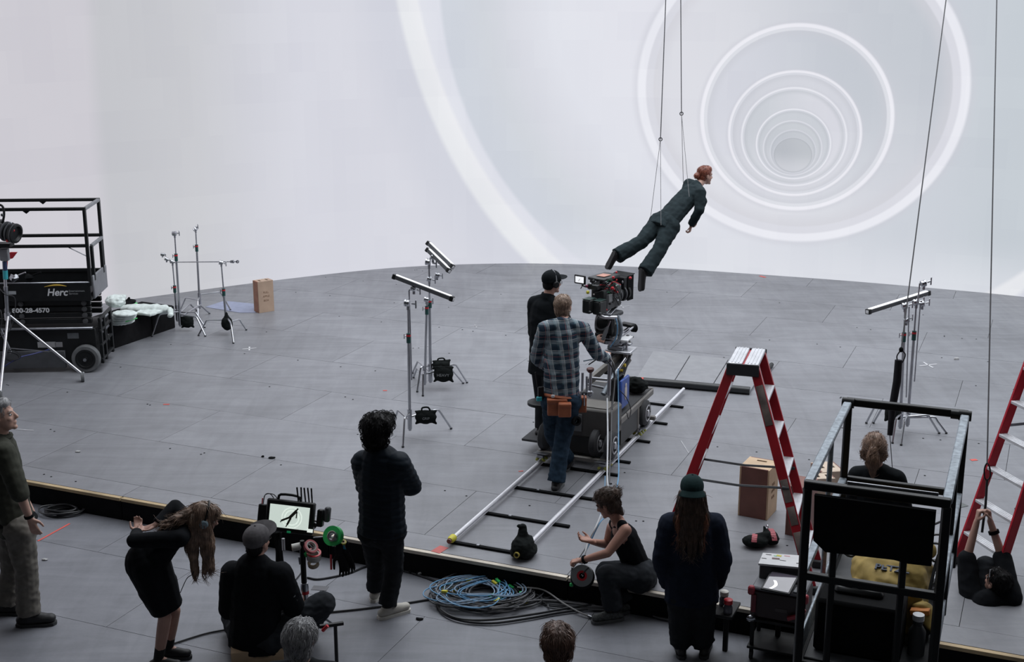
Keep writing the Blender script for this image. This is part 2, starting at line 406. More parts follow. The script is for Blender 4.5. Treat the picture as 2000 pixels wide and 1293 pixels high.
def floors():
    b = MB(); b.box((1, 9, -.075), (34, 36, .1), blackmat, bev=0)
    flo = tag(b.build('floor', smooth=False), 'worn dark grey painted sheets laid below the stage', kind='structure')
    ce, cf = ef(at(190, 1078, 0)); g_ = .0022
    for r in range(-9, 3):
        for c_ in range(-5, 8):
            e_ = ce + c_*2.44 + (r % 2)*1.1; f_ = cf + r*1.22 
            fa, fb = f_ + g_, min(f_ + 1.22 - g_, .02)
            if fb < fa + .02: continue
            bb = MB(); bb.prism([SF(e_+g_, fa, -.022), SF(e_+2.44-g_, fa, -.022), SF(e_+2.44-g_, fb, -.022), SF(e_+g_, fb, -.022)], (0, 0, .022 + rng.uniform(-.001, 0)), fl_lo); bb.build('panel', flo, smooth=False)
    # recessed black base under the stage sheets
    root = thing('stage', SF(0, 0), 'raised stage of dark grey painted plywood sheets with pale front edge', None); root['kind'] = 'structure'
    poly = [SF(-9, .03), SF(14, .03), SF(14, 20), SF(-9, 20)]
    poly = clip_poly(poly, None, LIM)
    b = MB(); b.prism([V((p.x, p.y, .0)) for p in poly], (0, 0, STG-.034), blackmat); b.build('deck_base', root, smooth=False)
    g = .0024; pw, pl = 1.22, 2.44
    e0, f0 = ef(at(365, 728)); e0 -= 2.44*8; row0 = f0 - pw*12
    gi = 0
    for r in range(0, 34):
        fa = row0 + r*pw; fb = fa + pw
        if fb < 0.1: continue
        fa = max(fa, .0)
        sh = (0, .61, 1.22, .61)[r % 4] if r % 2 else 0
        sh = (r*.87) % 2.44
        for c_ in range(-2, 16):
            ea = e0 + c_*pl + sh; eb = ea + pl
            z = STG - .018
            fa2 = max(fa+g, .05)
            poly = clip_poly([SF(ea+g, fa2), SF(eb-g, fa2), SF(eb-g, fb-g), SF(ea+g, fb-g)], None, LIM)
            poly = clip_poly(poly, None, [(SF(-8.6, 0), E), (SF(13.5, 0), -E)]) if poly else []
            if len(poly) < 3: continue
            dz = rng.uniform(-.0012, .0)
            b = MB(); b.prism([V((p.x, p.y, z)) for p in poly], (0, 0, .018+dz), fl_up)
            o = b.build('panel', root, smooth=False)
    b = MB(); e = -8.6
    k = 0
    tone = [mat('edge_wood', (.40, .30, .17), .6, var=.25, scale=3), mat('edge_wood_pale', (.50, .45, .38), .6, var=.3, scale=3)]
    while e < 13.4:
        l = min(2.43, 13.4-e); bb = MB(); bb.box(SF(e+l/2, .017, STG-.017), (l-.006, .05, .034), tone[1 if k in (5, 6, 8) else 0], TH, .002)
        bb.build('edge_strip', root); e += 2.44; k += 1
    e = -8.6
    while e < 13.4:
        bb = MB(); bb.box(SF(e+1.22, .006, (STG-.04)/2), (2.43, .018, STG-.04), blackmat, TH, .002); bb.build('fascia_board', root); e += 2.44
floors()
def ceiling():
    b = MB(); b.box((1, 9, 11.05), (34, 36, .1), blackmat, bev=0); tag(b.build('ceiling', smooth=False), kind='structure')
    for n, c_, s_ in (('wall_left', (-16.1, 9, 5.5), (.2, 36, 11)), ('wall_right', (18.1, 9, 5.5), (.2, 36, 11)), ('wall_rear', (1, -9.1, 5.5), (34, .2, 11)), ('wall_far', (1, 27.1, 5.5), (34, .2, 11))):
        b = MB(); b.box(c_, s_, blackmat, bev=0); tag(b.build(n, smooth=False), kind='structure')
ceiling()
# ------------------------------------------------------------------ people: volumes grown from joints, fused into one surface
def _rc(bm_v, bm_f, a, b, ra, rb, flat=None, fa=False, fb=False, n=14, k=5, bow=0):
    # tapered round limb from a to b; flat = (direction, factor) squeezes the section; fa / fb cut that end flat
    a = V(a); b = V(b); d = b-a; Ld = d.length
    if Ld < 1e-6: d = V((0, 0, 1))
    d = d.normalized(); x, y = frame(d, flat[0] if flat and abs(d.dot(V(flat[0]).normalized())) < .98 else None)
    # y is along flat direction (projected)
    sy = flat[1] if flat else 1.0
    st = []
    for i in range(k+1):
        t = -PI/2 + (PI/2)*i/k
        if fa: t = 0 if i == k else None
        if t is None: continue
        st.append((a + d*ra*math.sin(t), ra*math.cos(t)))
    for i in range(1, 4):
        t = i/4; st.append((a.lerp(b, t), (ra+(rb-ra)*t)*(1+bow*math.sin(PI*t))))
    for i in range(k+1):
        t = (PI/2)*i/k
        if fb and i > 0: continue
        st.append((b + d*rb*math.sin(t), rb*math.cos(t)))
    o = len(bm_v)
    for (c, r) in st:
        for j in range(n):
            an = 2*PI*j/n; bm_v.append(c + x*math.cos(an)*max(r, 1e-4) + y*math.sin(an)*max(r, 1e-4)*sy)
    m = len(st)
    for i in range(m-1):
        for j in range(n):
            j2 = (j+1) % n; bm_f.append((o+i*n+j, o+i*n+j2, o+(i+1)*n+j2, o+(i+1)*n+j))
    bm_f.append(tuple(o+j for j in reversed(range(n)))); bm_f.append(tuple(o+(m-1)*n+j for j in range(n)))
class Vol:
    def __init__(s): s.v = []; s.f = []
    def limb(s, a, b, ra, rb, flat=None, **k): _rc(s.v, s.f, a, b, ra, rb, flat, **k); return s
    def ell(s, c, rad, X=(1, 0, 0), Y=(0, 1, 0), n=18, k=12, amp=0, fr=8, cut=None):
        c = V(c); X = V(X).normalized(); Y = V(Y).normalized(); Z = X.cross(Y).normalized(); Y = Z.cross(X); o = len(s.v)
        for i in range(k+1):
            th = PI*i/k
            for j in range(n):
                a = 2*PI*j/n
                l = V((math.sin(th)*math.cos(a), math.sin(th)*math.sin(a), math.cos(th)))
                p = X*l.x*rad[0] + Y*l.y*rad[1] + Z*l.z*rad[2]
                if amp: p *= 1 + amp*noise.noise(l*fr + c)
                s.v.append(c+p)
        for i in range(k):
            for j in range(n): s.f.append((o+i*n+j, o+(i+1)*n+j, o+(i+1)*n+(j+1) % n, o+i*n+(j+1) % n))
        return s
    def slab(s, c, size, X=(1, 0, 0), Y=(0, 1, 0)):
        c = V(c); X = V(X).normalized(); Y = V(Y).normalized(); Z = X.cross(Y).normalized(); Y = Z.cross(X); o = len(s.v)
        for a in (-.5, .5):
            for b in (-.5, .5):
                for e in (-.5, .5): s.v.append(c + X*a*size[0] + Y*b*size[1] + Z*e*size[2])
        s.f += [tuple(o+i for i in q) for q in ((0, 1, 3, 2), (4, 6, 7, 5), (0, 4, 5, 1), (2, 3, 7, 6), (0, 2, 6, 4), (1, 5, 7, 3))]
        return s
    def fuse(s, name, m, vox, parent=None, smooth=2, disp=None, ratio=1.0, origin=None):
        me = bpy.data.meshes.new(name); me.from_pydata([tuple(p) for p in s.v], [], s.f)
        bm = bmesh.new(); bm.from_mesh(me); bmesh.ops.remove_doubles(bm, verts=bm.verts, dist=2e-4)
        bmesh.ops.dissolve_degenerate(bm, edges=bm.edges, dist=1e-5); bmesh.ops.recalc_face_normals(bm, faces=bm.faces)
        bm.to_mesh(me); bm.free()
        o = bpy.data.objects.new('tmp', me); C.objects.link(o)
        r = o.modifiers.new('r', 'REMESH'); r.mode = 'VOXEL'; r.voxel_size = vox
        if smooth: q = o.modifiers.new('s', 'SMOOTH'); q.factor = .5; q.iterations = smooth
        if ratio < 1: q = o.modifiers.new('d', 'DECIMATE'); q.ratio = ratio
        dg = bpy.context.evaluated_depsgraph_get()
        me2 = bpy.data.meshes.new_from_object(o.evaluated_get(dg)); bpy.data.objects.remove(o); bpy.data.meshes.remove(me)
        me2.name = name
        if disp and len(me2.vertices):
            nv = len(me2.vertices); co = np.empty(nv*3, 'f'); me2.vertices.foreach_get('co', co)
            no = np.empty(nv*3, 'f'); me2.vertex_normals.foreach_get('vector', no)
            co = co.reshape(-1, 3); no = no.reshape(-1, 3); d = disp(co, no); co += no*d[:, None]
            me2.vertices.foreach_set('co', co.ravel()); me2.update()
        me2.materials.clear(); me2.materials.append(m)
        me2.polygons.foreach_set('use_smooth', [True]*len(me2.polygons))
        ob = bpy.data.objects.new(name, me2); C.objects.link(ob)
        if origin is not None: me2.transform(Matrix.Translation(-V(origin))); ob.location = origin
        if parent: attach(ob, parent)
        return ob
def vnoise(co, fr, seed=0.0, aniso=(1, 1, 1)):
    # cheap smooth noise: sums of warped sines, vectorised
    x, y, z = (co[:, i]*fr*aniso[i] for i in range(3))
    return (np.sin(x*1.7+seed+1.3*np.sin(y*1.1+seed))*.5 + np.sin(y*2.1+2.1*seed+1.5*np.sin(z*1.3))*.5 + np.sin(z*2.3+.7*seed+1.2*np.sin(x*1.9+y))*.5)/1.5
def wrinkle(amp=.005, fr=16, seed=0., aniso=(1, 1, 1.4)):
    def f(co, no):
        a = vnoise(co, fr, seed, aniso); b = vnoise(co, fr*2.3, seed+3, aniso)
        return amp*(1-np.abs(a)*2)*.7 + amp*.5*b
    return f
def strands(amp=.004, fr=90, seed=0., axis=2):
    an = [1, 1, 1]; an[axis] = .12
    def f(co, no): return amp*vnoise(co, fr, seed, an) + amp*1.2*vnoise(co, 14, seed)
    return f
def strandify(o, n, length, flow, rad=.0022, lift=.006, seed=0, droop=.0, wave=.004, skip=None):
    # locks of hair lying along the surface of the hair volume, joined into the same mesh
    me = o.data; nv = len(me.vertices); rs = random.Random(seed); off = o.matrix_basis.translation
    bm = bmesh.new(); bm.from_mesh(me)
    inv = wm(o).inverted(); W_ = wm(o)
    for _ in range(n):
        v = me.vertices[rs.randrange(nv)]; p = W_ @ v.co; nn = v.normal.copy()
        if skip and skip(p): continue
        d = V(flow(p)) if callable(flow) else V(flow)
        t = d - nn*d.dot(nn)
        if t.length < .05: t = nn.orthogonal()
        t.normalize(); side = nn.cross(t); L_ = length*rs.uniform(.6, 1.25); ph = rs.uniform(0, 6); t = (t + side*rs.uniform(-.12, .12)).normalized(); r0 = rad*rs.uniform(.7, 1.3)
        rings = []
        for i in range(6):
            s = i/5; q = p + t*L_*s + nn*(lift*math.sin(PI*min(1, s)) + .001 - L_*L_*s*s*2.2*(1-droop)) + side*wave*math.sin(ph+s*5) - Z_*droop*L_*s*s*.5
            rr_ = r0*(1-.75*s) if i else r0*.4; c = inv @ q
            rings.append([bm.verts.new(c + (nn*math.cos(a)+side*math.sin(a))*rr_) for a in (.3, 2.4, 4.5)])
        for i in range(5):
            for j in range(3):
                f = bm.faces.new((rings[i][j], rings[i][(j+1) % 3], rings[i+1][(j+1) % 3], rings[i+1][j])); f.smooth = True
    bm.to_mesh(me); bm.free(); o['kind'] = 'stuff'
    return o
X, Y_, Z_ = V((1, 0, 0)), V((0, 1, 0)), V((0, 0, 1))
SK = {}
def skinm(c): return mat('skin_%d' % int(c[0]*1000), c, .5, var=.08, scale=12, spec=.35)
def fabric(name, c, rough=.9, bump=.25, var=.18, sheen=0): return mat(name, c, rough, var=var, scale=14, bump=bump, bscale=220, sheen=sheen, spec=.12)
def hand(vol, w, d, pn, side, s=1.0, curl=.5, spread=.18, thumb=.6, curls=None):
    # w wrist, d pointing direction, pn palm normal (the way the palm faces), side = direction of the thumb
    w = V(w); d = V(d).normalized(); pn = V(pn); pn = (pn - d*pn.dot(d)).normalized(); sd = V(side); sd = (sd - d*sd.dot(d) - pn*sd.dot(pn)).normalized()
    vol.limb(w - d*.02*s, w + d*.03*s, .024*s, .027*s, (pn, .72))
    for q in (-1.2, -.4, .4, 1.2):
        vol.limb(w + d*.02*s + sd*.010*q*s, w + d*.088*s + sd*.0185*q*s, .0145*s, .0125*s)
    L = (.070, .079, .074, .058)
    for i, q in enumerate((1.45, .5, -.5, -1.45)):
        p = w + d*.088*s + sd*.0178*q*s; l = L[i]*s; cu = (curls[i] if curls else curl)*(1+.12*i)
        dd = (d + sd*spread*q*.35).normalized(); a = cu*.7
        ax = pn
        for j, (fr_, r0, r1) in enumerate(((.45, .0098, .0088), (.32, .0088, .0080), (.23, .0080, .0066))):
            dn = (dd*math.cos(a) + ax*math.sin(a)).normalized()
            q2 = p + dn*l*fr_; vol.limb(p, q2, r0*s, r1*s, n=10, k=3); p = q2; a += cu*1.0
    p = w + d*.022*s + sd*.022*s; dt = (sd*.75 + d*.75 + pn*thumb*.45).normalized()
    q2 = p + dt*.044*s; vol.limb(p, q2, .0145*s, .0115*s, n=10, k=3)
    dt2 = (sd*.25 + d*1.0 + pn*thumb*.6).normalized(); q3 = q2 + dt2*.030*s; vol.limb(q2, q3, .0108*s, .0098*s, n=10, k=3)
    dt3 = (d + pn*thumb*.9).normalized(); vol.limb(q3, q3 + dt3*.022*s, .0095*s, .0078*s, n=10, k=3)
def head(vol, c, fw, up, s=1.0, male=True):
    # c centre of the skull at eye height
    f = V(fw).normalized(); u = V(up); u = (u - f*u.dot(f)).normalized(); r = f.cross(u)
    P = lambda x, y, z: V(c) + r*x*s + f*y*s + u*z*s
    vol.ell(P(0, -.012, .035), (.076*s, .098*s, .088*s), r, f)
    vol.ell(P(0, .018, -.02), (.066*s, .075*s, .085*s), r, f)
    j = .060 if male else .054
    vol.ell(P(0, .032, -.072), (j*s*.85, .055*s, .042*s), r, f)
    vol.ell(P(0, .076, -.098), (.024*s, .020*s, .018*s), r, f)          # chin
    vol.limb(P(0, .088, .012), P(0, .108, -.028), .009*s, .013*s, n=10)  # nose
    vol.ell(P(0, .100, -.032), (.016*s, .014*s, .010*s), r, f)
    vol.limb(P(-.030, .076, .022), P(.030, .076, .022), .013*s, .013*s, n=10)  # brow
    vol.ell(P(0, .086, -.060), (.023*s, .012*s, .0075*s), r, f); vol.ell(P(0, .084, -.069), (.020*s, .012*s, .008*s), r, f)
    for sg in (-1, 1):
        vol.ell(P(sg*.036, .060, -.026), (.022*s, .024*s, .022*s), r, f)     # cheek
        vol.ell(P(sg*.078, -.008, -.005), (.009*s, .020*s, .033*s), r, f, n=12, k=8)     # ear
        vol.ell(P(sg*.078, -.004, -.024), (.008*s, .012*s, .014*s), r, f, n=10, k=6)
    return P, r, f, u
def eyes(P, s, r, f, u, parent, brow=(.05, .03, .02)):
    eb = mat('eye_white', (.5, .5, .5), .3); ir = mat('eye_iris', (.03, .02, .015), .2); bm_ = mat('brow_%d' % int(brow[0]*999), brow, .8)
    Mx = Matrix((r, f, u)).transposed()
    for sg in (-1, 1):
        b = MB(); b.blob(P(sg*.031, .073, .002), (.014*s, .013*s, .009*s), eb, Mx, 12, 8); b.blob(P(sg*.031, .0845, .002), (.006*s, .004*s, .006*s), ir, Mx, 10, 6); b.build('eye', parent)
        b = MB(); b.tube([P(sg*.014, .088, .020), P(sg*.032, .086, .027), P(sg*.050, .072, .021)], [.003*s, .004*s, .002*s], bm_, 6); b.build('eyebrow', parent)
def head_frame(c, fw, up, s=1.0):
    f = V(fw).normalized(); u = V(up); u = (u - f*u.dot(f)).normalized(); r = f.cross(u)
    return (lambda x, y, z: V(c) + r*x*s + f*y*s + u*z*s), r, f, u
def blk_sock(): return mat('black_sock', (.012, .012, .013), .9)
class Person:
    """joints: world points. keys head neck chest pelvis sL sR eL eR wL wR hL hR kL kR aL aR tL tR; fw = facing of the chest"""
    def __init__(s, label, J, fw, hfw, hup, skin=(.45, .27, .20), s_=1.0, male=True, group=None, vox=.0075, hands=None, hs=None, bare_arm=False, bare_leg=False, neck=.055, ground=None):
        if ground is not None:
            for q in 'LR':
                J['t'+q].z = ground + .052*s_; J['a'+q].z = max(ground + .09*s_, min(J['a'+q].z, ground + .2)) if J['a'+q].z > ground + .11 else ground + .09*s_
        s.J = {k: V(v) for k, v in J.items()}; J = s.J; s.s = s_; s.fw = V(fw).normalized(); s.hs = hs or s_
        s.skin = skinm(skin); v = Vol(); s.up = (J['neck']-J['pelvis']).normalized()
        s.P, s.hr, s.hf, s.hu = head(v, J['head'], hfw, hup, s.hs, male)
        v.limb(J['neck'] - s.up*.02*s_, V(J['head']) - s.hu*.055*s.hs - s.hf*.015*s.hs, neck*1.1*s_, neck*s_, None)
        k = s_; fl = (s.fw, .68)
        v.limb(J['chest'] + s.up*.06*k, J['chest'] - s.up*.06*k, .135*k, .125*k, fl)
        v.limb(J['chest'], J['pelvis'], .115*k, .12*k, fl)
        v.limb(J['neck'], J['sL'], .05*k, .048*k); v.limb(J['neck'], J['sR'], .05*k, .048*k)
        for q in 'LR':
            v.limb(J['s'+q], J['e'+q], .052*k, .038*k, bow=.04); v.limb(J['e'+q], J['w'+q], .039*k, .026*k, bow=.06)
            v.limb(J['pelvis'], J['h'+q], .10*k, .09*k)
            v.limb(J['h'+q], J['k'+q], .083*k, .054*k); v.limb(J['k'+q], J['a'+q], .055*k, .036*k, bow=.10)
            v.limb(J['a'+q], J['t'+q], .036*k, .026*k)
            if hands and q in hands:
                h = hands[q]; hand(v, J['w'+q], h[0], h[1], h[2], k, **(h[3] if len(h) > 3 else {}))
        base = V((J['pelvis'].x, J['pelvis'].y, min(J['tL'].z, J['tR'].z)))
        s.o = v.fuse('person', s.skin, vox, None, smooth=1, origin=base)
        tag(s.o, label, 'person', group)
    def eyes(s, brow=(.05, .03, .02)): eyes(s.P, s.hs, s.hr, s.hf, s.hu, s.o, brow)
    def top(s, name, m, sleeve=1.0, loose=1.12, hem=.12, vox=.010, disp=None, collar=.02, cuff=True, sl_r=1.0, chest=1.0, hemr=.15, flat=.72, belly=0, upper=1.0):
        J, k, fl = s.J, s.s*loose, (s.fw, flat); v = Vol(); u = s.up; q1 = s.s
        v.limb(J['chest'] + u*.09*q1, J['chest'] - u*.05*q1, .125*k*chest, .138*k*chest, fl)
        v.limb(J['chest'], J['pelvis'] + u*.03*q1, .136*k*chest, (hemr-.01)*k, fl, bow=belly)
        if hem: v.limb(J['pelvis'] + u*.06*q1, J['pelvis'] - u*hem*q1, (hemr-.008)*k, hemr*k, fl, fb=True)
        for q in 'LR':
            sh, el, wr = J['s'+q], J['e'+q], J['w'+q]
            v.limb(J['neck'] - u*.02*q1, sh, .066*q1*upper, .062*k); v.limb(J['chest'] + u*.04*q1, sh - u*.03*q1, .10*k, .058*k, fl)
            if sleeve > .01:
                t = min(1, sleeve*2)
                v.limb(sh, sh.lerp(el, t), .063*k*sl_r, (.063-.011*t)*k*sl_r, fb=(t < 1))
                if sleeve > .5:
                    t = (sleeve-.5)*2; v.limb(el, el.lerp(wr, t), .052*k*sl_r, .040*k*sl_r, fb=True)
        if collar: v.limb(J['neck'] - u*.03*q1, J['neck'] + u*collar*q1, .078*q1, .066*q1, fb=True)
        return v.fuse(name, m, vox, s.o, 2, disp)
    def trousers(s, name, m, loose=1.15, vox=.010, disp=None, leg=1.0, cuff_r=.062, length=.97, rise=.04, seat=1.0):
        J, k, q1 = s.J, s.s*loose, s.s; v = Vol(); pu = s.up
        v.limb(J['pelvis'] + pu*rise*q1, J['pelvis'] - pu*.03*q1, .125*k*seat, .125*k*seat, (s.fw, .76), fa=True)
        for q in 'LR':
            h, kn, an = J['h'+q], J['k'+q], J['a'+q]
            v.limb(J['pelvis'].lerp(h, .6), h, .108*k*seat, .102*k*seat)
            v.limb(h, kn, .096*k, .070*k*leg); v.limb(kn, kn.lerp(an, length), .069*k*leg, cuff_r*k, fb=True)
        return v.fuse(name, m, vox, s.o, 2, disp)
    def shoes(s, m, sole=None, vox=.008, up=None, h=1.0, name='shoe', sz=1.0):
        for q in 'LR':
            a, t = s.J['a'+q], s.J['t'+q]; d = (t-a); d.z = d.z if up is not None else 0
            dl = d.length; d = d.normalized(); n = V((0, 0, 1)) if up is None else V(up).normalized(); n = (n - d*n.dot(d)).normalized(); k = s.s*sz
            v = Vol(); z0 = t
            heel = a - n*( (a-t).dot(n) )   # same level as toe joint
            v.limb(heel - d*.045*k, heel + d*.02*k, .040*k, .044*k, (n, .85)); v.limb(heel, t + d*.02*k, .043*k, .040*k, (n, .80))
            v.limb(heel + n*.01, a + n*.01*h, .046*k, .046*k, fb=True)
            v.limb(a.lerp(heel, .4), t, .044*k, .034*k)
            o = v.fuse(name, m, vox, s.o, 2)
            kn_ = s.J['k'+q]; sk = Vol(); sk.limb(a, a.lerp(kn_, .30), .043*k, .046*k, fb=True); sk.fuse('sock', blk_sock(), .009, o, 1)
            b = MB(); x = d.cross(n); prof = [(-.085, .028), (-.06, .038), (0, .038), (.08, .043), (.14, .036), (.165, .02)]
            Lf = (heel-t).length
            ol = []
            for (tt, wd) in ((-.085, .022), (-.05, .040), (.02, .038), (.5*Lf/k, .040), (Lf/k, .046), (Lf/k+.045, .036), (Lf/k+.062, .012)): ol.append((tt*k, wd*k))
            poly = [heel + d*a_ + x*w_ - n*.050*k for a_, w_ in ol] + [heel + d*a_ - x*w_ - n*.050*k for a_, w_ in reversed(ol)]
            b.prism(poly, n*.026*k, sole or rubber); b.build('sole', o)
    def hair(s, m, grow=1.08, back=.0, top=.0, vox=.007, extra=None, amp=.004, face=True, name='hair', low=-.02, fr=90, ns=420, sl=.07, flow=None, sr=.0022, lift=.005, capped=False):
        P, r, f, u, k = s.P, s.hr, s.hf, s.hu, s.hs; v = Vol()
        v.ell(P(0, -.022-back, .045+top), (.081*k*grow, .096*k*grow, .088*k*grow), r, f)
        v.ell(P(0, -.045-back, .0+low), (.072*k*grow, .062*k*grow, .075*k*grow), r, f)
        v.ell(P(0, .035, .082+top), (.060*k*grow, .050*k*grow, .045*k*grow), r, f)
        if extra: extra(v, P, k, r, f, u)
        o = v.fuse(name, m, vox, s.o, 1, strands(amp, fr))
        if ns: strandify(o, ns, sl, flow or (lambda p_: V((0, 0, -1)) - f*.5), sr, lift, seed=int(ns+fr), skip=(lambda p_: (p_-P(0, 0, 0)).dot(u) > -.012*k) if capped else None)
        return o
def gz(o): return o
# ------------------------------------------------------------------ the people
def JJ(Y0, **k): return {n: atY(p[0], p[1], Y0 + (p[2] if len(p) > 2 else 0)) for n, p in k.items()}
hair_dark = mat('hair_black', (.006, .0055, .006), .55, var=.3, scale=30, spec=.15)
hair_grey = mat('hair_grey', (.30, .30, .31), .6, var=.3, scale=40)
hair_red = mat('hair_auburn', (.20, .055, .03), .45, var=.25, scale=30)
hair_bl = mat('hair_dark_blond', (.24, .165, .12), .5, var=.3, scale=40)
hair_br = mat('hair_brown', (.055, .032, .022), .5, var=.3, scale=30)
hair_fade = mat('hair_rust_ends', (.17, .065, .035), .5, var=.3, scale=30)
hair_pony = mat('hair_light_brown', (.23, .14, .095), .5, var=.3, scale=30)
hair_wave = mat('hair_honey_brown', (.19, .125, .09), .5, var=.4, scale=20)
suit = fabric('charcoal_suit', (.018, .027, .031)); navy = fabric('navy_nylon', (.008, .013, .020), .6)
blk = fabric('black_knit', (.007, .009, .011)); blk2 = fabric('black_jersey', (.006, .007, .009)); dk = fabric('dark_cotton', (.014, .016, .019))
olive = fabric('olive_cotton', (.050, .052, .042)); khaki = fabric('khaki_twill', (.15, .14, .125)); denim = fabric('dark_denim', (.018, .034, .055), var=.35)
charc = fabric('charcoal_trousers', (.025, .028, .033)); hoodm = fabric('navy_hoodie', (.009, .013, .025)); capg = fabric('grey_cap_cloth', (.10, .095, .10))
capd = fabric('dark_green_cap_cloth', (.012, .028, .029)); shoe_w = mat('off_white_leather', (.42, .40, .36), .6); shoe_k = mat('black_shoe', (.012, .012, .014), .6)
shoe_gr = mat('grey_trainer', (.07, .075, .075), .7, var=.5, scale=60)
def cap_part(p, m, brim=1, tilt=0.0, back=False, name='cap', bl=.075, lift=0.0):
    P, r, f, u, k = p.P, p.hr, p.hf, p.hu, p.hs; v = Vol()
    v.ell(P(0, -.012, .050), (.093*k, .116*k, .094*k), r, f)
    v.limb(P(0, -.03, .025), P(0, .02, .03), .090*k, .086*k, (u, .5))
    o = v.fuse(name, m, .007, p.o, 2)
    b = MB(); sg = -1 if back else 1; n = 11; top = []; rows = 5
    for i in range(rows):
        for j in range(n):
            a = -1.05 + 2.1*j/(n-1); t = i/(rows-1); rad = .104 + bl*t*math.cos(a*.75)
            top.append(P(math.sin(a)*rad*.86, sg*(math.cos(a)*rad) - .012, .040 + lift*t + tilt*t + .016*math.cos(a*1.4) - .010*t*t))
    fs = [(i*n+j, i*n+j+1, (i+1)*n+j+1, (i+1)*n+j) for i in range(rows-1) for j in range(n-1)]
    vs = top + [q - u*.005*k for q in top]; N_ = len(top)
    fs2 = [tuple(N_+q for q in reversed(ff)) for ff in fs]
    rim = [(j, j+1, N_+j+1, N_+j) for j in range(n-1)] + [((rows-1)*n+j, (rows-1)*n+j+1, N_+(rows-1)*n+j+1, N_+(rows-1)*n+j) for j in range(n-1)]
    rim += [(i*n, (i+1)*n, N_+(i+1)*n, N_+i*n) for i in range(rows-1)] + [(i*n+n-1, (i+1)*n+n-1, N_+(i+1)*n+n-1, N_+i*n+n-1) for i in range(rows-1)]
    b.add(vs, fs+fs2+rim, m); b.build('brim', o)
    bb = MB(); bb.blob(P(0, -.012, .145), (.008*k, .008*k, .004*k), m); bb.build('button', o)
    return o
def headphones(p, m=blackplas, band=grey, tilt=0.0, w=.098, name='headphones'):
    P = p.P; k = p.hs; b = MB()
    pts = [P(w*math.sin(a), -.005 - .03*math.cos(a)*tilt, .0 + (w*1.42)*math.cos(a)) for a in np.linspace(-PI*.5, PI*.5, 15)]
    for q, pt in enumerate(pts): pass
    b.tube(pts, .008*k, band, 8); o = b.build(name, p.o)
    for sg in (-1, 1):
        b = MB(); b.lathe(P(sg*(w-.022), -.006, -.006), p.hr*sg, [(0, .030*k), (.006, .038*k), (.026, .038*k), (.034, .030*k), (.036, .012*k)], m, 16); b.build('ear_cup', o)
    return o
def limb_report(n, p):
    J = p.J; g = lambda a, b: round((J[a]-J[b]).length, 2)
    print('LIMBS', n, 'neck-pelvis', g('neck', 'pelvis'), 'hd', g('head', 'neck'), 'sh', g('sL', 'sR'), 'uaL', g('sL', 'eL'), 'faL', g('eL', 'wL'), 'uaR', g('sR', 'eR'), 'faR', g('eR', 'wR'), 'thL', g('hL', 'kL'), 'shL', g('kL', 'aL'), 'thR', g('hR', 'kR'), 'shR', g('kR', 'aR'), 'ank z', round(J['aL'].z, 2), round(J['aR'].z, 2), 'toe', round(J['tL'].z, 2), round(J['tR'].z, 2))
X, Y_, Z_ = V((1, 0, 0)), V((0, 1, 0)), V((0, 0, 1))
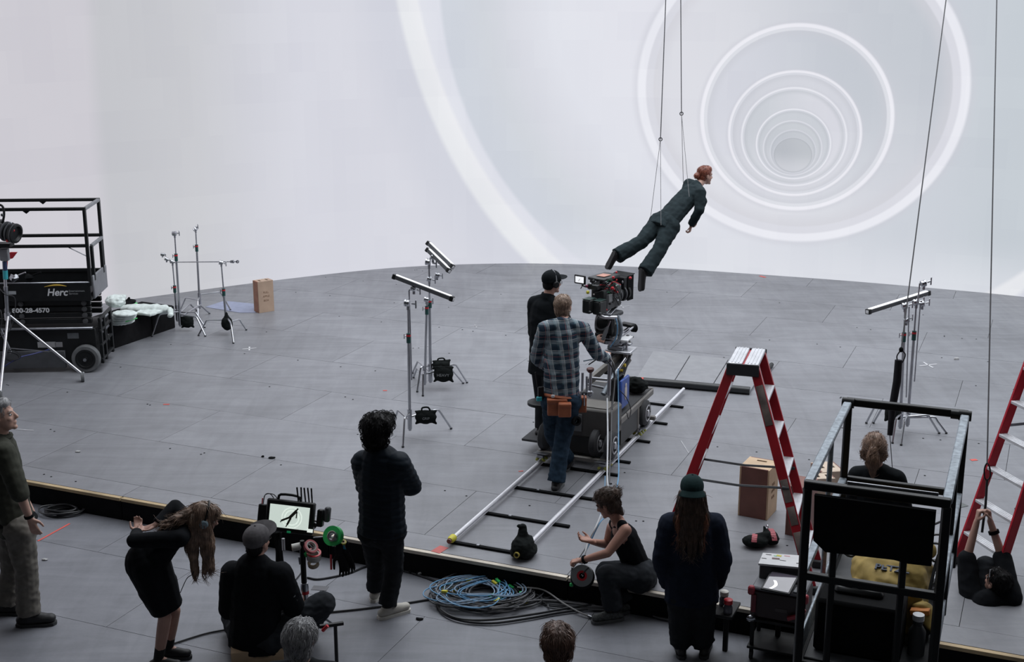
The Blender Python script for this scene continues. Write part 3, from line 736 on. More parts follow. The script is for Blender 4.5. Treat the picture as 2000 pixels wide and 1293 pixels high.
def flying_woman():
    J = JJ(15.5, head=(1377, 343, .42), neck=(1362, 362, .32), chest=(1341, 387, .22), pelvis=(1302, 431, 0), sL=(1345, 360, .44), sR=(1368, 377, .12),
           eL=(1372, 392, .60), wL=(1360, 425, .62), eR=(1366, 410, .02), wR=(1350, 439, .10), hL=(1287, 434, .06), hR=(1309, 443, -.07),
           kL=(1252, 473, -.18), aL=(1200, 503, -.36), tL=(1192, 519, -.36), kR=(1288, 488, -.30), aR=(1256, 536, -.50), tR=(1255, 560, -.50))
    p = Person('woman in a charcoal suit hanging in mid air on thin wires', J, (.55, .62, -.45), (.86, .42, -.05), (-.12, -.1, 1), (.50, .31, .25), .93, False,
               hands={'R': ((-.15, .05, -1), (-.9, .3, .1), (.5, .8, 0), dict(curl=.95, spread=.0, thumb=1.0)), 'L': ((0, .1, -1), (-1, .2, 0), (.3, .8, 0))}, neck=.048)
    p.o['group'] = None; del p.o['group']
    p.eyes((.12, .04, .03)); limb_report('fly', p)
    p.top('jacket', suit, 1.0, 1.22, .16, disp=wrinkle(.005, 15), chest=.94, hemr=.145, collar=.03, vox=.009)
    p.trousers('trousers', suit, 1.28, disp=wrinkle(.006, 13, 2.), leg=1.02, cuff_r=.080, vox=.009, length=.90)
    p.shoes(shoe_k, shoe_k, up=(.85, .35, .2), sz=.92)
    def ex(v, P, k, r, f, u): v.ell(P(0, -.125, .0), (.040, .034, .038), r, f, amp=.15, fr=9); v.ell(P(0, -.10, .0), (.03, .03, .03), r, f)
    p.hair(hair_red, 1.02, extra=ex, amp=.002, ns=350, sl=.05, lift=.001, sr=.0016, flow=lambda q: p.P(0, -.13, 0)-q)
    b = MB(); q = J['pelvis']; b.tube([q + V(d)*.17 for d in ((-.5, .3, .45), (-.62, -.2, .1), (.1, -.75, -.3), (.55, -.3, -.45))], .012, suit, 6)
    # wires: two thick pick lines from above, each splitting at a ring into two thin lines down to the suit
    for k_, (top, ringp, ends, yy) in enumerate((((1298, 60), (1290, 272), ((1270, 430), (1291, 440)), 15.45), ((1330, 60), (1331, 222), ((1335, 371), (1346, 384)), 15.75))):
        root = thing('hanging_wire', atY(ringp[0], ringp[1], yy), ('left-hand' if k_ == 0 else 'right-hand') + ' thin wire holding up the flying woman, forked above her ' + ('hips' if k_ == 0 else 'shoulders'), 'wire', 'wires holding the flying woman')
        a = atY(*ringp, yy); t = a + (atY(*top, yy)-a)*1.0; t = a + (t-a)*((9.5-a.z)/(t.z-a.z))
        b = MB(); b.tube([t, a], .0055, mat('wire_grey', (.12, .12, .13), .5), 6); b.build('cable', root)
        b = MB(); b.ring(a, (0, 1, 0), .024, .014, .008, steel, 16); b.build('ring', root)
        for i, e in enumerate(ends):
            dy = ((.10, -.20), (.50, .02))[k_][i]
            b = MB(); b.tube([a, atY(e[0], e[1], 15.5+dy)], .0032, mat('thin_wire', (.30, .30, .31), .5), 5); b.build('strand', root)
flying_woman()
def plaid():
    m, nt, b = _nt('plaid_flannel'); N = nt.nodes; L = nt.links
    tc = N.new('ShaderNodeTexCoord'); mp = N.new('ShaderNodeMapping'); L.new(tc.outputs['Object'], mp.inputs[0]); mp.inputs['Rotation'].default_value = (0, R(4), R(-12))
    ns = N.new('ShaderNodeTexNoise'); ns.inputs['Scale'].default_value = 3.5
    ad = N.new('ShaderNodeVectorMath'); ad.operation = 'MULTIPLY_ADD'; L.new(ns.outputs['Color'], ad.inputs[0]); ad.inputs[1].default_value = (.022, .022, .022); L.new(mp.outputs[0], ad.inputs[2])
    sp = N.new('ShaderNodeSeparateXYZ'); L.new(ad.outputs[0], sp.inputs[0])
    def mth(op, a, c=None, d=None):
        n = N.new('ShaderNodeMath'); n.operation = op
        for i, q in enumerate((a, c, d)):
            if q is None: continue
            if isinstance(q, (int, float)): n.inputs[i].default_value = q
            else: L.new(q, n.inputs[i])
        return n.outputs[0]
    def band(v, per, off, wd):
        t = mth('FRACT', mth('ADD', mth('DIVIDE', v, per), off)); return mth('LESS_THAN', mth('ABSOLUTE', mth('SUBTRACT', t, .5)), wd)
    x = mth('ADD', sp.outputs[0], mth('MULTIPLY', sp.outputs[1], .15)); z = sp.outputs[2]
    col = None
    def mixc(f, a, c, k=.5):
        n = N.new('ShaderNodeMix'); n.data_type = 'RGBA'; L.new(mth('MULTIPLY', f, k), n.inputs[0])
        if isinstance(a, tuple): n.inputs[6].default_value = (*a, 1)
        else: L.new(a, n.inputs[6])
        n.inputs[7].default_value = (*c, 1); return n.outputs[2]
    c = mixc(band(x, .10, 0, .24), (.075, .13, .155), (.010, .020, .038), .80); c = mixc(band(z, .10, .2, .24), c, (.012, .026, .048), .72)
    c = mixc(band(x, .10, .5, .12), c, (.25, .29, .32), .55); c = mixc(band(z, .10, .7, .12), c, (.25, .29, .32), .42)
    c = mixc(band(x, .10, .33, .025), c, (.50, .50, .50), .7); c = mixc(band(z, .10, .5, .025), c, (.50, .50, .50), .6)
    c = mixc(band(x, .20, .12, .012), c, (.38, .12, .12), .55); c = mixc(band(z, .20, .3, .012), c, (.38, .12, .12), .55)
    L.new(c, b.inputs['Base Color']); b.inputs['Roughness'].default_value = .85; b.inputs['Specular IOR Level'].default_value = .25
    return m
def grip():
    J = JJ(13.0, head=(1099, 601, .22), neck=(1101, 627, .12), chest=(1098, 672, .10), pelvis=(1096, 772, .05), sL=(1064, 642, .08), sR=(1139, 644, .12),
           eL=(1047, 700, .26), wL=(1085, 728, .48), eR=(1165, 690, .22), wR=(1186, 702, .48), hL=(1079, 784, .06), hR=(1114, 784, .02),
           kL=(1079, 850, .30), aL=(1107, 898, .52), tL=(1112, 905, .68), kR=(1098, 862, .0), aR=(1086, 943, -.12), tR=(1094, 948, .04))
    p = Person('man in a blue plaid shirt and jeans pushing the camera dolly', J, (.12, 1, -.1), (.12, 1, -.12), (0, .05, 1), (.48, .28, .22), 1.04, True, ground=STG,
               hands={'R': ((.1, .7, .5), (-.2, .5, -.6), (-.8, .1, .3), dict(curl=1.1)), 'L': ((.3, 1, 0), (0, 0, -1), (1, 0, 0), dict(curl=.9))})
    limb_report('grip', p)
    sh = p.top('plaid_shirt', plaid(), 1.0, 1.22, .12, disp=wrinkle(.007, 12, 1.), chest=1.0, hemr=.155, collar=.035, vox=.009, belly=.03)
    p.trousers('jeans', denim, 1.18, disp=wrinkle(.006, 16, 2.), cuff_r=.075, vox=.010)
    p.shoes(shoe_k, rubberg)
    p.hair(hair_bl, 1.04, amp=.003, ns=900, sl=.045, lift=.006, sr=.0022)
    P = p.P
    b = MB(); b.tube([P(-.082, .0, -.02), P(-.06, -.075, -.035), P(0, -.105, -.04), P(.06, -.075, -.035), P(.082, 0, -.02)], .004, offw, 6); b.build('headset_band', p.o)
    # tool belt with leather pouches, radio on the left hip
    hp = p.J['pelvis']; b = MB(); zz = hp.z + .015
    pts = [V((hp.x + .175*math.cos(a), hp.y + .14*math.sin(a), zz + .01*math.sin(2*a))) for a in np.linspace(0, 2*PI, 24, endpoint=False)]
    b.tube(pts, .020, leather, 6, closed=True); belt = b.build('tool_belt', p.o)
    for nm, px, py, sx, sy, sz, dy, rz in (('pouch', 1088, 795, .20, .08, .17, -.13, 0), ('pouch', 1103, 801, .13, .07, .14, -.20, .1), ('pouch', 1136, 790, .10, .08, .16, -.02, .5)):
        c = atY(px, py, 13.05+dy); v = Vol(); v.slab(c, (sx, sy, sz)); v.slab(c + V((0, 0, sz*.42)), (sx*1.04, sy*1.15, .04))
        o = v.fuse(nm, leather, .009, belt, 2)
    for (px, py, dx) in ((1128, 775, 0), (1134, 772, .01), (1141, 778, .0)):
        b = MB(); b.tube([atY(px, py+14, 12.98), atY(px+dx, py-8, 12.96)], [.008, .006], steel, 8); b.build('hand_tool', belt)
    b = MB(); b.ring(atY(1125, 822, 12.93), (.5, -.8, .1), .05, .03, .05, blackmat); b.build('tape_roll', belt)
    b = MB(); b.box(atY(1080, 774, 12.84), (.035, .01, .03), tapew); b.build('belt_tag', belt)
    b = MB(); b.box(atY(1056, 768, 13.0), (.06, .035, .14), blackplas, .3); r_ = b.build('walkie_talkie', p.o)
    b = MB(); b.cyl(atY(1050, 756, 13.0), atY(1046, 727, 13.0), .007, blackplas, 8); b.build('antenna', r_)
    b = MB(); b.box(atY(1053, 779, 12.98), (.055, .03, .045), cyan, .3); b.build('battery', r_)
grip()
def operator():
    J = JJ(14.15, head=(1078, 552, .02), neck=(1069, 580, .0), chest=(1064, 622, .0), pelvis=(1064, 706, -.02), sL=(1044, 592, .10), sR=(1092, 598, -.06),
           eL=(1043, 650, .15), wL=(1075, 672, .35), eR=(1112, 648, .05), wR=(1162, 664, .12), hL=(1054, 712, .06), hR=(1074, 714, -.06),
           kL=(1058, 780, .12), aL=(1056, 838, .05), tL=(1075, 836, .18), kR=(1076, 785, .0), aR=(1072, 846, -.04), tR=(1092, 844, .10))
    p = Person('man in a black cap and headphones operating the film camera', J, (.45, .9, 0), (.84, .52, -.06), (-.1, -.05, 1), (.48, .30, .24), 1.0, True,
               hands={'R': ((1, .1, 0), (.1, .9, -.3), (0, -.2, 1), dict(curl=1.0)), 'L': ((.8, .6, 0), (0, 0, -1), (1, 0, 0))})
    p.eyes(); limb_report('op', p)
    p.top('sweater', blk, 1.0, 1.30, .14, disp=wrinkle(.004, 12, 4.), collar=.05, vox=.010, chest=1.02)
    p.trousers('trousers', dk, 1.1, vox=.013); p.shoes(shoe_k, rubber, vox=.011)
    p.hair(hair_dark, .98, low=-.01, capped=True, ns=250, sl=.03, lift=.002); cap_part(p, blk, tilt=.03, bl=.085); headphones(p, blackplas, grey)
    P = p.P; b = MB()
    for sg in (-1, 1): b.ring(P(sg*.033, .098, .004), p.hf, .022, .019, .003, blackplas, 16); b.bar(P(sg*.055, .095, .006), P(sg*.08, .0, .008), .003, .004, blackplas)
    b.build('glasses', p.o)
operator()
def puffer(co, no):
    d = .010*np.abs(np.sin(co[:, 2]*PI/.062 + .8*np.sin(co[:, 0]*6)))*(1-np.abs(no[:, 2])) ; return d + .004*vnoise(co, 20, 1.)
def navy_man():
    J = JJ(10.57, head=(740, 846, .02), neck=(743, 888, 0), chest=(744, 925, 0), pelvis=(747, 1030, 0), sL=(711, 903, .06), sR=(778, 906, -.06),
           eL=(716, 950, .22), wL=(768, 945, .28), eR=(803, 949, .10), wR=(752, 946, .24), hL=(727, 1038, .05), hR=(764, 1038, -.02),
           kL=(735, 1110, .25), aL=(733, 1168, .32), tL=(742, 1166, .50), kR=(770, 1112, .05), aR=(756, 1196, -.04), tR=(788, 1199, .05))
    p = Person('dark-haired man in a navy puffer jacket standing with arms folded', J, (.25, .95, 0), (.42, .9, .05), (0, 0, 1), (.46, .29, .22), 1.02, True, ground=0, hands={'L': ((.6, .3, 0), (0, -1, 0), (0, 0, 1)), 'R': ((-.8, .2, 0), (0, -1, 0), (0, 0, 1))})
    p.eyes(); limb_report('navy', p)
    p.top('puffer_jacket', navy, 1.0, 1.42, .05, disp=puffer, collar=.055, vox=.009, hemr=.148, sl_r=1.18)
    p.trousers('trousers', dk, 1.16, disp=wrinkle(.005, 15, 2.), cuff_r=.068, vox=.010, length=.94, seat=1.1); p.shoes(shoe_w, offw, sz=1.05)
    def ex(v, P, k, r, f, u):
        v.ell(P(0, -.02, .070), (.128, .138, .112), r, f, amp=.14, fr=5); v.ell(P(0, -.055, -.005), (.115, .10, .115), r, f, amp=.12, fr=5); v.ell(P(.02, .07, .11), (.085, .06, .055), r, f, amp=.2, fr=6)
    p.hair(hair_dark, 1.1, extra=ex, amp=.010, low=-.02, fr=42, ns=900, sl=.05, lift=.016, sr=.0035)
navy_man()
def left_man():
    J = JJ(10.475, head=(1, 812, 0), neck=(1, 858, 0), chest=(8, 905, 0), pelvis=(32, 1022, 0), sL=(4, 880, .20), sR=(8, 884, -.20),
           eL=(38, 960, .25), wL=(62, 1000, .24), eR=(38, 962, -.28), wR=(58, 1012, -.24), hL=(26, 1032, .10), hR=(38, 1034, -.10),
           kL=(24, 1115, .10), aL=(12, 1188, .12), tL=(38, 1200, .12), kR=(52, 1118, -.10), aR=(56, 1203, -.10), tR=(92, 1213, -.08))
    p = Person('grey-haired man in an olive shirt and khaki trousers at the left edge', J, (1, .05, .05), (.97, .12, .16), (-.16, 0, 1), (.50, .29, .24), 1.12, True, hs=1.18, ground=0,
               hands={'R': ((.3, 0, -1), (0, 1, 0), (1, 0, 0), dict(curl=.3))})
    p.eyes((.25, .24, .23)); limb_report('left', p)
    p.top('shirt', olive, .62, 1.22, .06, disp=wrinkle(.006, 12, 2.), collar=.06, vox=.010, hemr=.15, sl_r=1.1)
    p.trousers('trousers', khaki, 1.22, disp=wrinkle(.008, 14, 2.), cuff_r=.074, vox=.010, length=.96); p.shoes(shoe_k, rubber, sz=1.15)
    p.hair(hair_grey, 1.02, amp=.004, ns=700, sl=.05, lift=.008)
    b = MB(); hp = p.J['pelvis']
    b.tube([hp + V((.155*math.cos(a), .17*math.sin(a), .035)) for a in np.linspace(0, 2*PI, 24, endpoint=False)], .022, blackmat, 6, closed=True); b.build('belt', p.o)
    w_ = p.J['wR']; b = MB(); b.ring(w_ - (w_-p.J['eR']).normalized()*.02, w_-p.J['eR'], .040, .030, .022, blackmat, 16); b.build('wristband', p.o)
    b = MB(); n = p.J['neck']; b.tube([n + V((.085*math.cos(a), .085*math.sin(a), .02+.01*math.cos(a))) for a in np.linspace(0, 2*PI, 20, endpoint=False)], .020, olive, 7, closed=True); b.build('collar', p.o)
left_man()
def bending_woman():
    J = JJ(9.70, head=(400, 1012, .02), neck=(366, 1030, .0), chest=(335, 1048, 0), pelvis=(288, 1098, 0), sL=(362, 1012, .19), sR=(352, 1052, -.17),
           eL=(342, 990, .28), wL=(304, 1025, .10), eR=(262, 1056, -.20), wR=(268, 1040, .02), hL=(300, 1108, .09), hR=(286, 1110, -.09),
           kL=(340, 1192, .09), aL=(330, 1288, .10), tL=(362, 1300, .10), kR=(322, 1206, -.08), aR=(310, 1296, -.08), tR=(342, 1310, -.08))
    p = Person('woman in a black dress bending forward with hands behind her back', J, (.55, 0, -.8), (.92, .22, -.32), (.25, -.05, 1), (.42, .25, .20), .96, False, ground=0,
               hands={'L': ((-1, -.2, -.35), (0, -.2, 1), (.3, -.2, .9), dict(curl=.6)), 'R': ((-.1, .6, .25), (0, .1, 1), (-.6, .2, .6), dict(curl=.4))})
    p.eyes(); limb_report('bend', p)
    # dress: upper with sleeves plus skirt
    p.top('dress_top', blk2, .97, 1.16, .0, disp=wrinkle(.004, 12, 3.), collar=.01, vox=.010, hemr=.15)
    v = Vol(); q = p.J
    v.limb(q['chest'].lerp(q['pelvis'], .4), q['pelvis'], .135, .165, (V((.3, 0, 1)), .9)); mid = (q['kL']+q['kR'])/2
    v.limb(q['pelvis'], q['pelvis'].lerp(mid, .5), .175, .155, (Y_, 1.05)); v.limb(q['pelvis'].lerp(mid, .45), q['pelvis'].lerp(mid, .9), .158, .128, (Y_, 1.15), fb=True)
    v.limb(q['hL'], q['hL'].lerp(q['kL'], .88), .12, .082, fb=True); v.limb(q['hR'], q['hR'].lerp(q['kR'], .90), .12, .082, fb=True)
    v.fuse('skirt', blk2, .010, p.o, 3, wrinkle(.004, 9, 1.))
    p.shoes(shoe_k, rubber)
    def ex(v, P, k, r, f, u):
        dn = V((0, 0, -1))
        # hair falls straight down from the head in locks, and back over the shoulder
        for i in range(9):
            a = -1.2 + 2.4*i/8; s0 = P(math.sin(a)*.075, -.02 + .02*math.cos(a), .0)
            v.limb(s0, s0 + dn*.20 + f*.02 + r*.01*math.sin(i*3), .040, .042); v.limb(s0 + dn*.19 + f*.02, s0 + dn*(.40+.05*math.sin(i*2.3)) + f*.03*math.sin(i*1.7), .042, .014)
        for q_ in (-.045, 0, .045): v.limb(P(q_, -.02, .0), P(q_*.5, -.01, .0) + dn*.40 + X*.025, .072, .034); v.limb(P(q_, .02, -.02), P(q_, .02, -.02) + dn*.26, .040, .03)
        for i in range(5):
            s0 = P(-.05+.025*i, -.09, .01); v.limb(s0, s0 + dn*.22 - X*.03, .045, .05); v.limb(s0 + dn*.21 - X*.03, s0 + dn*(.36+.03*i) - X*(.02), .05, .016)
    p.hair(hair_wave, 1.12, extra=ex, amp=.006, fr=60, ns=1700, sl=.11, lift=.006, flow=(0, 0, -1), sr=.003)
    v = Vol(); c0 = p.P(-.0, -.09, .0); 
    for i in range(7):
        t = i/6; e = atY(326+12*math.sin(i*2.1), 1018+t*38, 9.58+.04*i); v.limb(c0 + Z_*(.05-t*.10), e + V((.06, 0, .02)), .034, .030); v.limb(e + V((.06, 0, .02)), e, .030, .016)
    strandify(v.fuse('hair', hair_wave, .008, p.o, 1, strands(.006, 60, axis=0)), 500, .09, (-1, 0, -.35), .003, .008, wave=.010)
    headphones(p, mat('pale_blue_cup', (.18, .25, .29), .4), blackplas, w=.105)
    b = MB(); a0 = p.P(.02, 0, -.36); b.tube(crs([a0, atY(378, 1118, 9.62), atY(365, 1130, 9.62), atY(352, 1158, 9.6)], 5), .0035, cablek, 5); b.build('headphone_cable', p.o)
bending_woman()
def seated_man():
    J = JJ(9.84, head=(503, 1058, .02), neck=(500, 1096, .0), chest=(499, 1142, 0), pelvis=(500, 1240, .02), sL=(455, 1120, .06), sR=(548, 1122, -.04),
           eL=(447, 1190, .10), wL=(500, 1200, .32), eR=(576, 1190, .04), wR=(560, 1198, .30), hL=(478, 1248, .06), hR=(526, 1248, -.02),
           kL=(455, 1200, .42), aL=(540, 1262, .35), tL=(575, 1262, .45), kR=(630, 1180, .10), aR=(596, 1248, .28), tR=(570, 1254, .42))
    p = Person('man in a grey cap and black sweater sitting before the monitor', J, (.2, .97, 0), (.5, .85, .1), (0, -.1, 1), (.48, .28, .23), 1.06, True, ground=0,
               hands={'L': ((.8, .5, 0), (0, 0, -1), (1, 0, 0)), 'R': ((-.3, .9, 0), (0, 0, -1), (-1, 0, 0))})
    p.eyes(); limb_report('seat', p)
    p.top('sweater', blk2, 1.0, 1.36, .10, disp=wrinkle(.005, 11, 2.), collar=.0, vox=.010, hemr=.165, chest=1.03, sl_r=1.15)
    p.trousers('trousers', charc, 1.22, disp=wrinkle(.008, 17, 2.), cuff_r=.07, vox=.010, leg=1.15); p.shoes(shoe_k, rubber)
    p.hair(hair_dark, .98, low=-.03, capped=True, ns=250, sl=.03, lift=.002); cap_part(p, capg, tilt=.045, bl=.08, lift=.01)
    P = p.P; b = MB()
    for sg in (-1, 1): b.ring(P(sg*.033, .098, .002), p.hf, .022, .018, .003, blackplas, 14); b.bar(P(sg*.055, .095, .004), P(sg*.08, .0, .006), .003, .004, blackplas)
    b.build('glasses', p.o)
    el = p.J['eR']; sh = p.J['sR']
    b = MB(); b.lathe(sh.lerp(el, .56) + V((.055, -.07, .02)), (.4, -.9, .2), [(0, .012), (.004, .011)], mat('patch_grey', (.22, .24, .26), .6), 14); b.build('round_badge', p.o)
    b = MB(); rng2 = random.Random(4)
    for i in range(13):
        t = .66 + .055*i; c = sh.lerp(el, t) + V((.062 - .001*i, -.062+.0015*i, .01)); 
        if t > 1.02: c = el.lerp(p.J['wR'], 0) + V((.055, -.075, -.02*(t-1)/.055))
        d_ = V((.6, .3, rng2.uniform(-.6, .6))).normalized()
        b.bar(c - d_*.008, c + d_*.008, .004, .003, white); 
        if i % 2: b.bar(c + V((-.004, 0, -.006)), c + V((.006, 0, .008)), .0035, .003, white)
    b.build('sleeve_lettering', p.o)
    b = MB(); b.box(V((J['pelvis'].x, J['pelvis'].y+.02, .055)), (.42, .34, .11), wood, .2, .004)
    tag(b.build('apple_box', origin=(J['pelvis'].x, J['pelvis'].y+.02, 0)), 'low wooden box under the seated man in the grey cap', 'box')
seated_man()
def squatting_woman():
    J = JJ(10.62, head=(1186, 984, .0), neck=(1209, 1020, .02), chest=(1222, 1056, .02), pelvis=(1250, 1118, .10), sL=(1222, 1036, -.14), sR=(1196, 1030, .20),
           eL=(1187, 1080, -.22), wL=(1138, 1094, -.12), eR=(1186, 1064, .26), wR=(1156, 1058, .10), hL=(1248, 1126, -.02), hR=(1238, 1120, .18),
           kL=(1184, 1122, -.18), aL=(1200, 1204, -.16), tL=(1168, 1222, -.20), kR=(1182, 1116, .08), aR=(1234, 1190, .02), tR=(1216, 1216, -.02))
    sk_ = (.38, .20, .15)
    p = Person('woman in a black tank top crouching with a cable reel at the stage edge', J, (-.85, .1, -.35), (-.75, .35, -.45), (-.25, .05, 1), sk_, 1.0, False, ground=0,
               hands={'L': ((-.95, .1, -.2), (.2, .1, -1), (.1, .9, 0), dict(curl=1.1)), 'R': ((-.95, .1, .25), (.1, -.3, 1), (.3, .2, .9), dict(curl=.5))}, neck=.052)
    p.eyes(); limb_report('squat', p)
    v = Vol(); q = p.J; u = p.up
    v.limb(q['chest'] + u*.03, q['pelvis'] + u*.03, .138, .132, (p.fw, .86), fb=True); v.limb(q['chest'] + u*.10, q['chest'], .10, .135, (p.fw, .8))
    for sd in 'LR': v.limb(q['chest'] + u*.06 + (q['s'+sd]-q['chest'])*.3, q['neck'].lerp(q['s'+sd], .62) + u*.025, .055, .045)
    v.fuse('tank_top', blk2, .009, p.o, 2, wrinkle(.003, 12, 3.))
    p.trousers('trousers', charc, 1.26, disp=wrinkle(.006, 15, 2.), cuff_r=.072, vox=.010, length=.88, seat=1.15)
    p.shoes(shoe_gr, rubberg)
    def ex(v, P, k, r, f, u): v.ell(P(.02, -.105, .055), (.055, .05, .055), r, f, amp=.2, fr=8); v.limb(P(0, -.07, -.03), P(0, -.085, -.13), .035, .016)
    p.hair(hair_br, 1.06, extra=ex, amp=.005, ns=700, sl=.06, lift=.007, flow=lambda q: p.P(.02, -.10, .05)-q)
    w_ = p.J['wL']; b = MB(); b.ring(w_ + (p.J['eL']-w_).normalized()*.02, w_-p.J['eL'], .038, .028, .022, blackmat, 16); b.build('wristband', p.o)
squatting_woman()
def cap_woman():
    J = JJ(9.85, head=(1351, 960, 0), neck=(1351, 1003, 0), chest=(1351, 1048, 0), pelvis=(1351, 1158, 0), sL=(1312, 1028, .03), sR=(1392, 1028, .03),
           eL=(1296, 1095, .02), wL=(1307, 1140, .16), eR=(1408, 1095, .02), wR=(1397, 1140, .16), hL=(1332, 1168, 0), hR=(1370, 1168, 0),
           kL=(1330, 1250, .02), aL=(1328, 1330, 0), tL=(1324, 1328, .15), kR=(1372, 1250, .02), aR=(1374, 1330, 0), tR=(1378, 1328, .15))
    p = Person('long-haired woman in a dark cap and navy hoodie seen from behind', J, (0, 1, 0), (.05, 1, .0), (0, 0, 1), (.46, .29, .22), 1.02, False, ground=0, hands={'L': ((.1, .6, -.6), (0, 1, 0), (1, 0, 0)), 'R': ((-.1, .6, -.6), (0, 1, 0), (-1, 0, 0))})
    p.eyes(); limb_report('capw', p)
    hd = p.top('hoodie', hoodm, 1.0, 1.46, .06, disp=wrinkle(.006, 11, 2.), collar=.03, vox=.010, hemr=.15, sl_r=1.22)
    v = Vol(); n = p.J['neck']
    v.ell(n + V((0, -.085, -.045)), (.13, .055, .075)); v.limb(n + V((-.10, -.03, -.01)), n + V((.10, -.03, -.01)), .04, .04); v.fuse('hood', hoodm, .010, hd, 2, wrinkle(.005, 13))
    p.trousers('trousers', dk, 1.26, disp=wrinkle(.006, 13, 2.), cuff_r=.075, vox=.011); p.shoes(shoe_k, rubber, vox=.011)
    def ex(v, P, k, r, f, u):
        for i in range(11):
            a = -1.5 + 3.0*i/10; s0 = P(math.sin(a)*.078, -.035 - .045*math.cos(a), .0); s1 = P(math.sin(a)*.115, -.06-.06*math.cos(a), -.20); s2 = P(math.sin(a)*.10 + .015*math.sin(i*2), -.08-.10*math.cos(a), -.40 - .05*math.cos(a*2))
            v.limb(s0, s1, .030, .027); v.limb(s1, s2, .027, .009)
    h = p.hair(hair_br, .95, extra=ex, amp=.004, ns=1500, sl=.11, lift=.003, flow=(0, 0, -1), sr=.0026, capped=True)
    v = Vol()
    for sg in (-1, 1):
        for i in range(4):
            s0 = p.P(sg*(.085+.004*i), -.01-.012*i, -.03); s1 = p.P(sg*(.122-.006*i), -.05-.02*i, -.21); s2 = p.P(sg*(.13-.012*i), -.05-.03*i, -.36)
            v.limb(s0, s1, .012, .019); v.limb(s1, s2, .018, .006)
    strandify(v.fuse('hair_ends', hair_fade, .0075, p.o, 1, strands(.005, 80)), 600, .09, (0, 0, -1), .0024, .003)
    cap_part(p, capd, back=True, bl=.055, tilt=.0, lift=-.03)
cap_woman()
def rope_man():
    J = JJ(10.35, head=(1947, 1138, .05), neck=(1940, 1178, -.02), chest=(1928, 1206, 0), pelvis=(1922, 1262, -.05), sL=(1896, 1166, .12), sR=(1974, 1168, .0),
           eL=(1888, 1092, .30), wL=(1908, 1018, .36), eR=(1958, 1090, .26), wR=(1934, 1018, .34), hL=(1902, 1258, .04), hR=(1944, 1262, -.02),
           kL=(1900, 1130, .26), aL=(1900, 1222, .36), tL=(1898, 1216, .52), kR=(1926, 1104, .28), aR=(1934, 1222, .40), tR=(1934, 1214, .56))
    p = Person('dark-haired man in a black T-shirt crouching and pulling a rope overhead', J, (-.15, .95, .2), (-.45, .85, .35), (.05, -.2, 1), (.42, .26, .20), 1.03, True, ground=STG,
               hands={'L': ((.15, .1, 1), (1, .1, 0), (0, -.3, .9), dict(curl=1.25, thumb=1.0)), 'R': ((-.15, .1, 1), (-1, .1, 0), (0, -.3, .9), dict(curl=1.25, thumb=1.0))})
    p.eyes(); limb_report('rope', p)
    p.top('t_shirt', blk2, .52, 1.30, .10, disp=wrinkle(.005, 11, 2.), collar=.0, vox=.010, hemr=.155, sl_r=1.15)
    p.trousers('trousers', charc, 1.2, disp=wrinkle(.006, 15, 2.), vox=.011); p.shoes(shoe_k, rubber, vox=.010)
    p.hair(hair_dark, 1.04, amp=.005, ns=800, sl=.05, lift=.010)
    P = p.P; w_ = p.J['wR']; b = MB(); b.ring(w_ - (w_-p.J['eR']).normalized()*.10, w_-p.J['eR'], .046, .035, .03, blackmat, 16); b.build('wristband', p.o)
    b = MB(); b.tube([P(-.08, .03, .06), P(-.05, .07, .095), P(.05, .07, .095), P(.08, .03, .06)], .006, steel, 6); b.build('glasses_on_head', p.o)
rope_man()
def ponytail_woman():
    J = JJ(10.3, head=(1709, 876, 0), neck=(1712, 915, 0), chest=(1714, 960, 0), pelvis=(1716, 1070, 0), sL=(1675, 930, .06), sR=(1750, 936, -.04),
           eL=(1664, 1000, .08), wL=(1680, 1050, .2), eR=(1768, 1002, .0), wR=(1755, 1055, .15), hL=(1698, 1080, 0), hR=(1734, 1080, 0),
           kL=(1697, 1162, .05), aL=(1695, 1245, .0), tL=(1698, 1243, .15), kR=(1736, 1162, .05), aR=(1738, 1245, 0), tR=(1745, 1243, .15))
    dz = (STG + .09) - J['aL'].z
    p = Person('woman with a light brown ponytail and dark top behind the near lift', J, (.2, .97, 0), (.35, .93, .02), (0, 0, 1), (.48, .30, .25), .98, False, vox=.009, ground=STG)
    p.eyes(); limb_report('pony', p)
    p.top('top', blk, 1.0, 1.35, .12, disp=wrinkle(.005, 11, 2.), collar=.03, vox=.011); p.trousers('trousers', dk, 1.15, vox=.013); p.shoes(shoe_k, rubber, vox=.012)
    def ex(v, P, k, r, f, u):
        v.ell(P(0, -.125, .035), (.03, .03, .03), r, f)
        v.limb(P(0, -.13, .035), P(0, -.16, -.06), .040, .052); v.limb(P(0, -.16, -.06), P(.01, -.15, -.19), .050, .014); v.ell(P(0, -.03, .03), (.098, .11, .105), r, f); v.limb(P(-.05, -.04, -.04), P(.05, -.04, -.04), .06, .06)
    p.hair(hair_pony, 1.12, extra=ex, amp=.003, ns=1300, sl=.07, lift=.003, flow=lambda q: (p.P(0, -.135, .03)-q) if (q-p.P(0, -.16, -.08)).length > .10 else V((0, 0, -1)))
    b = MB(); b.ring(p.P(0, -.12, .038), p.hf, .036, .024, .014, blackmat, 14); b.build('hair_tie', p.o)
ponytail_woman()
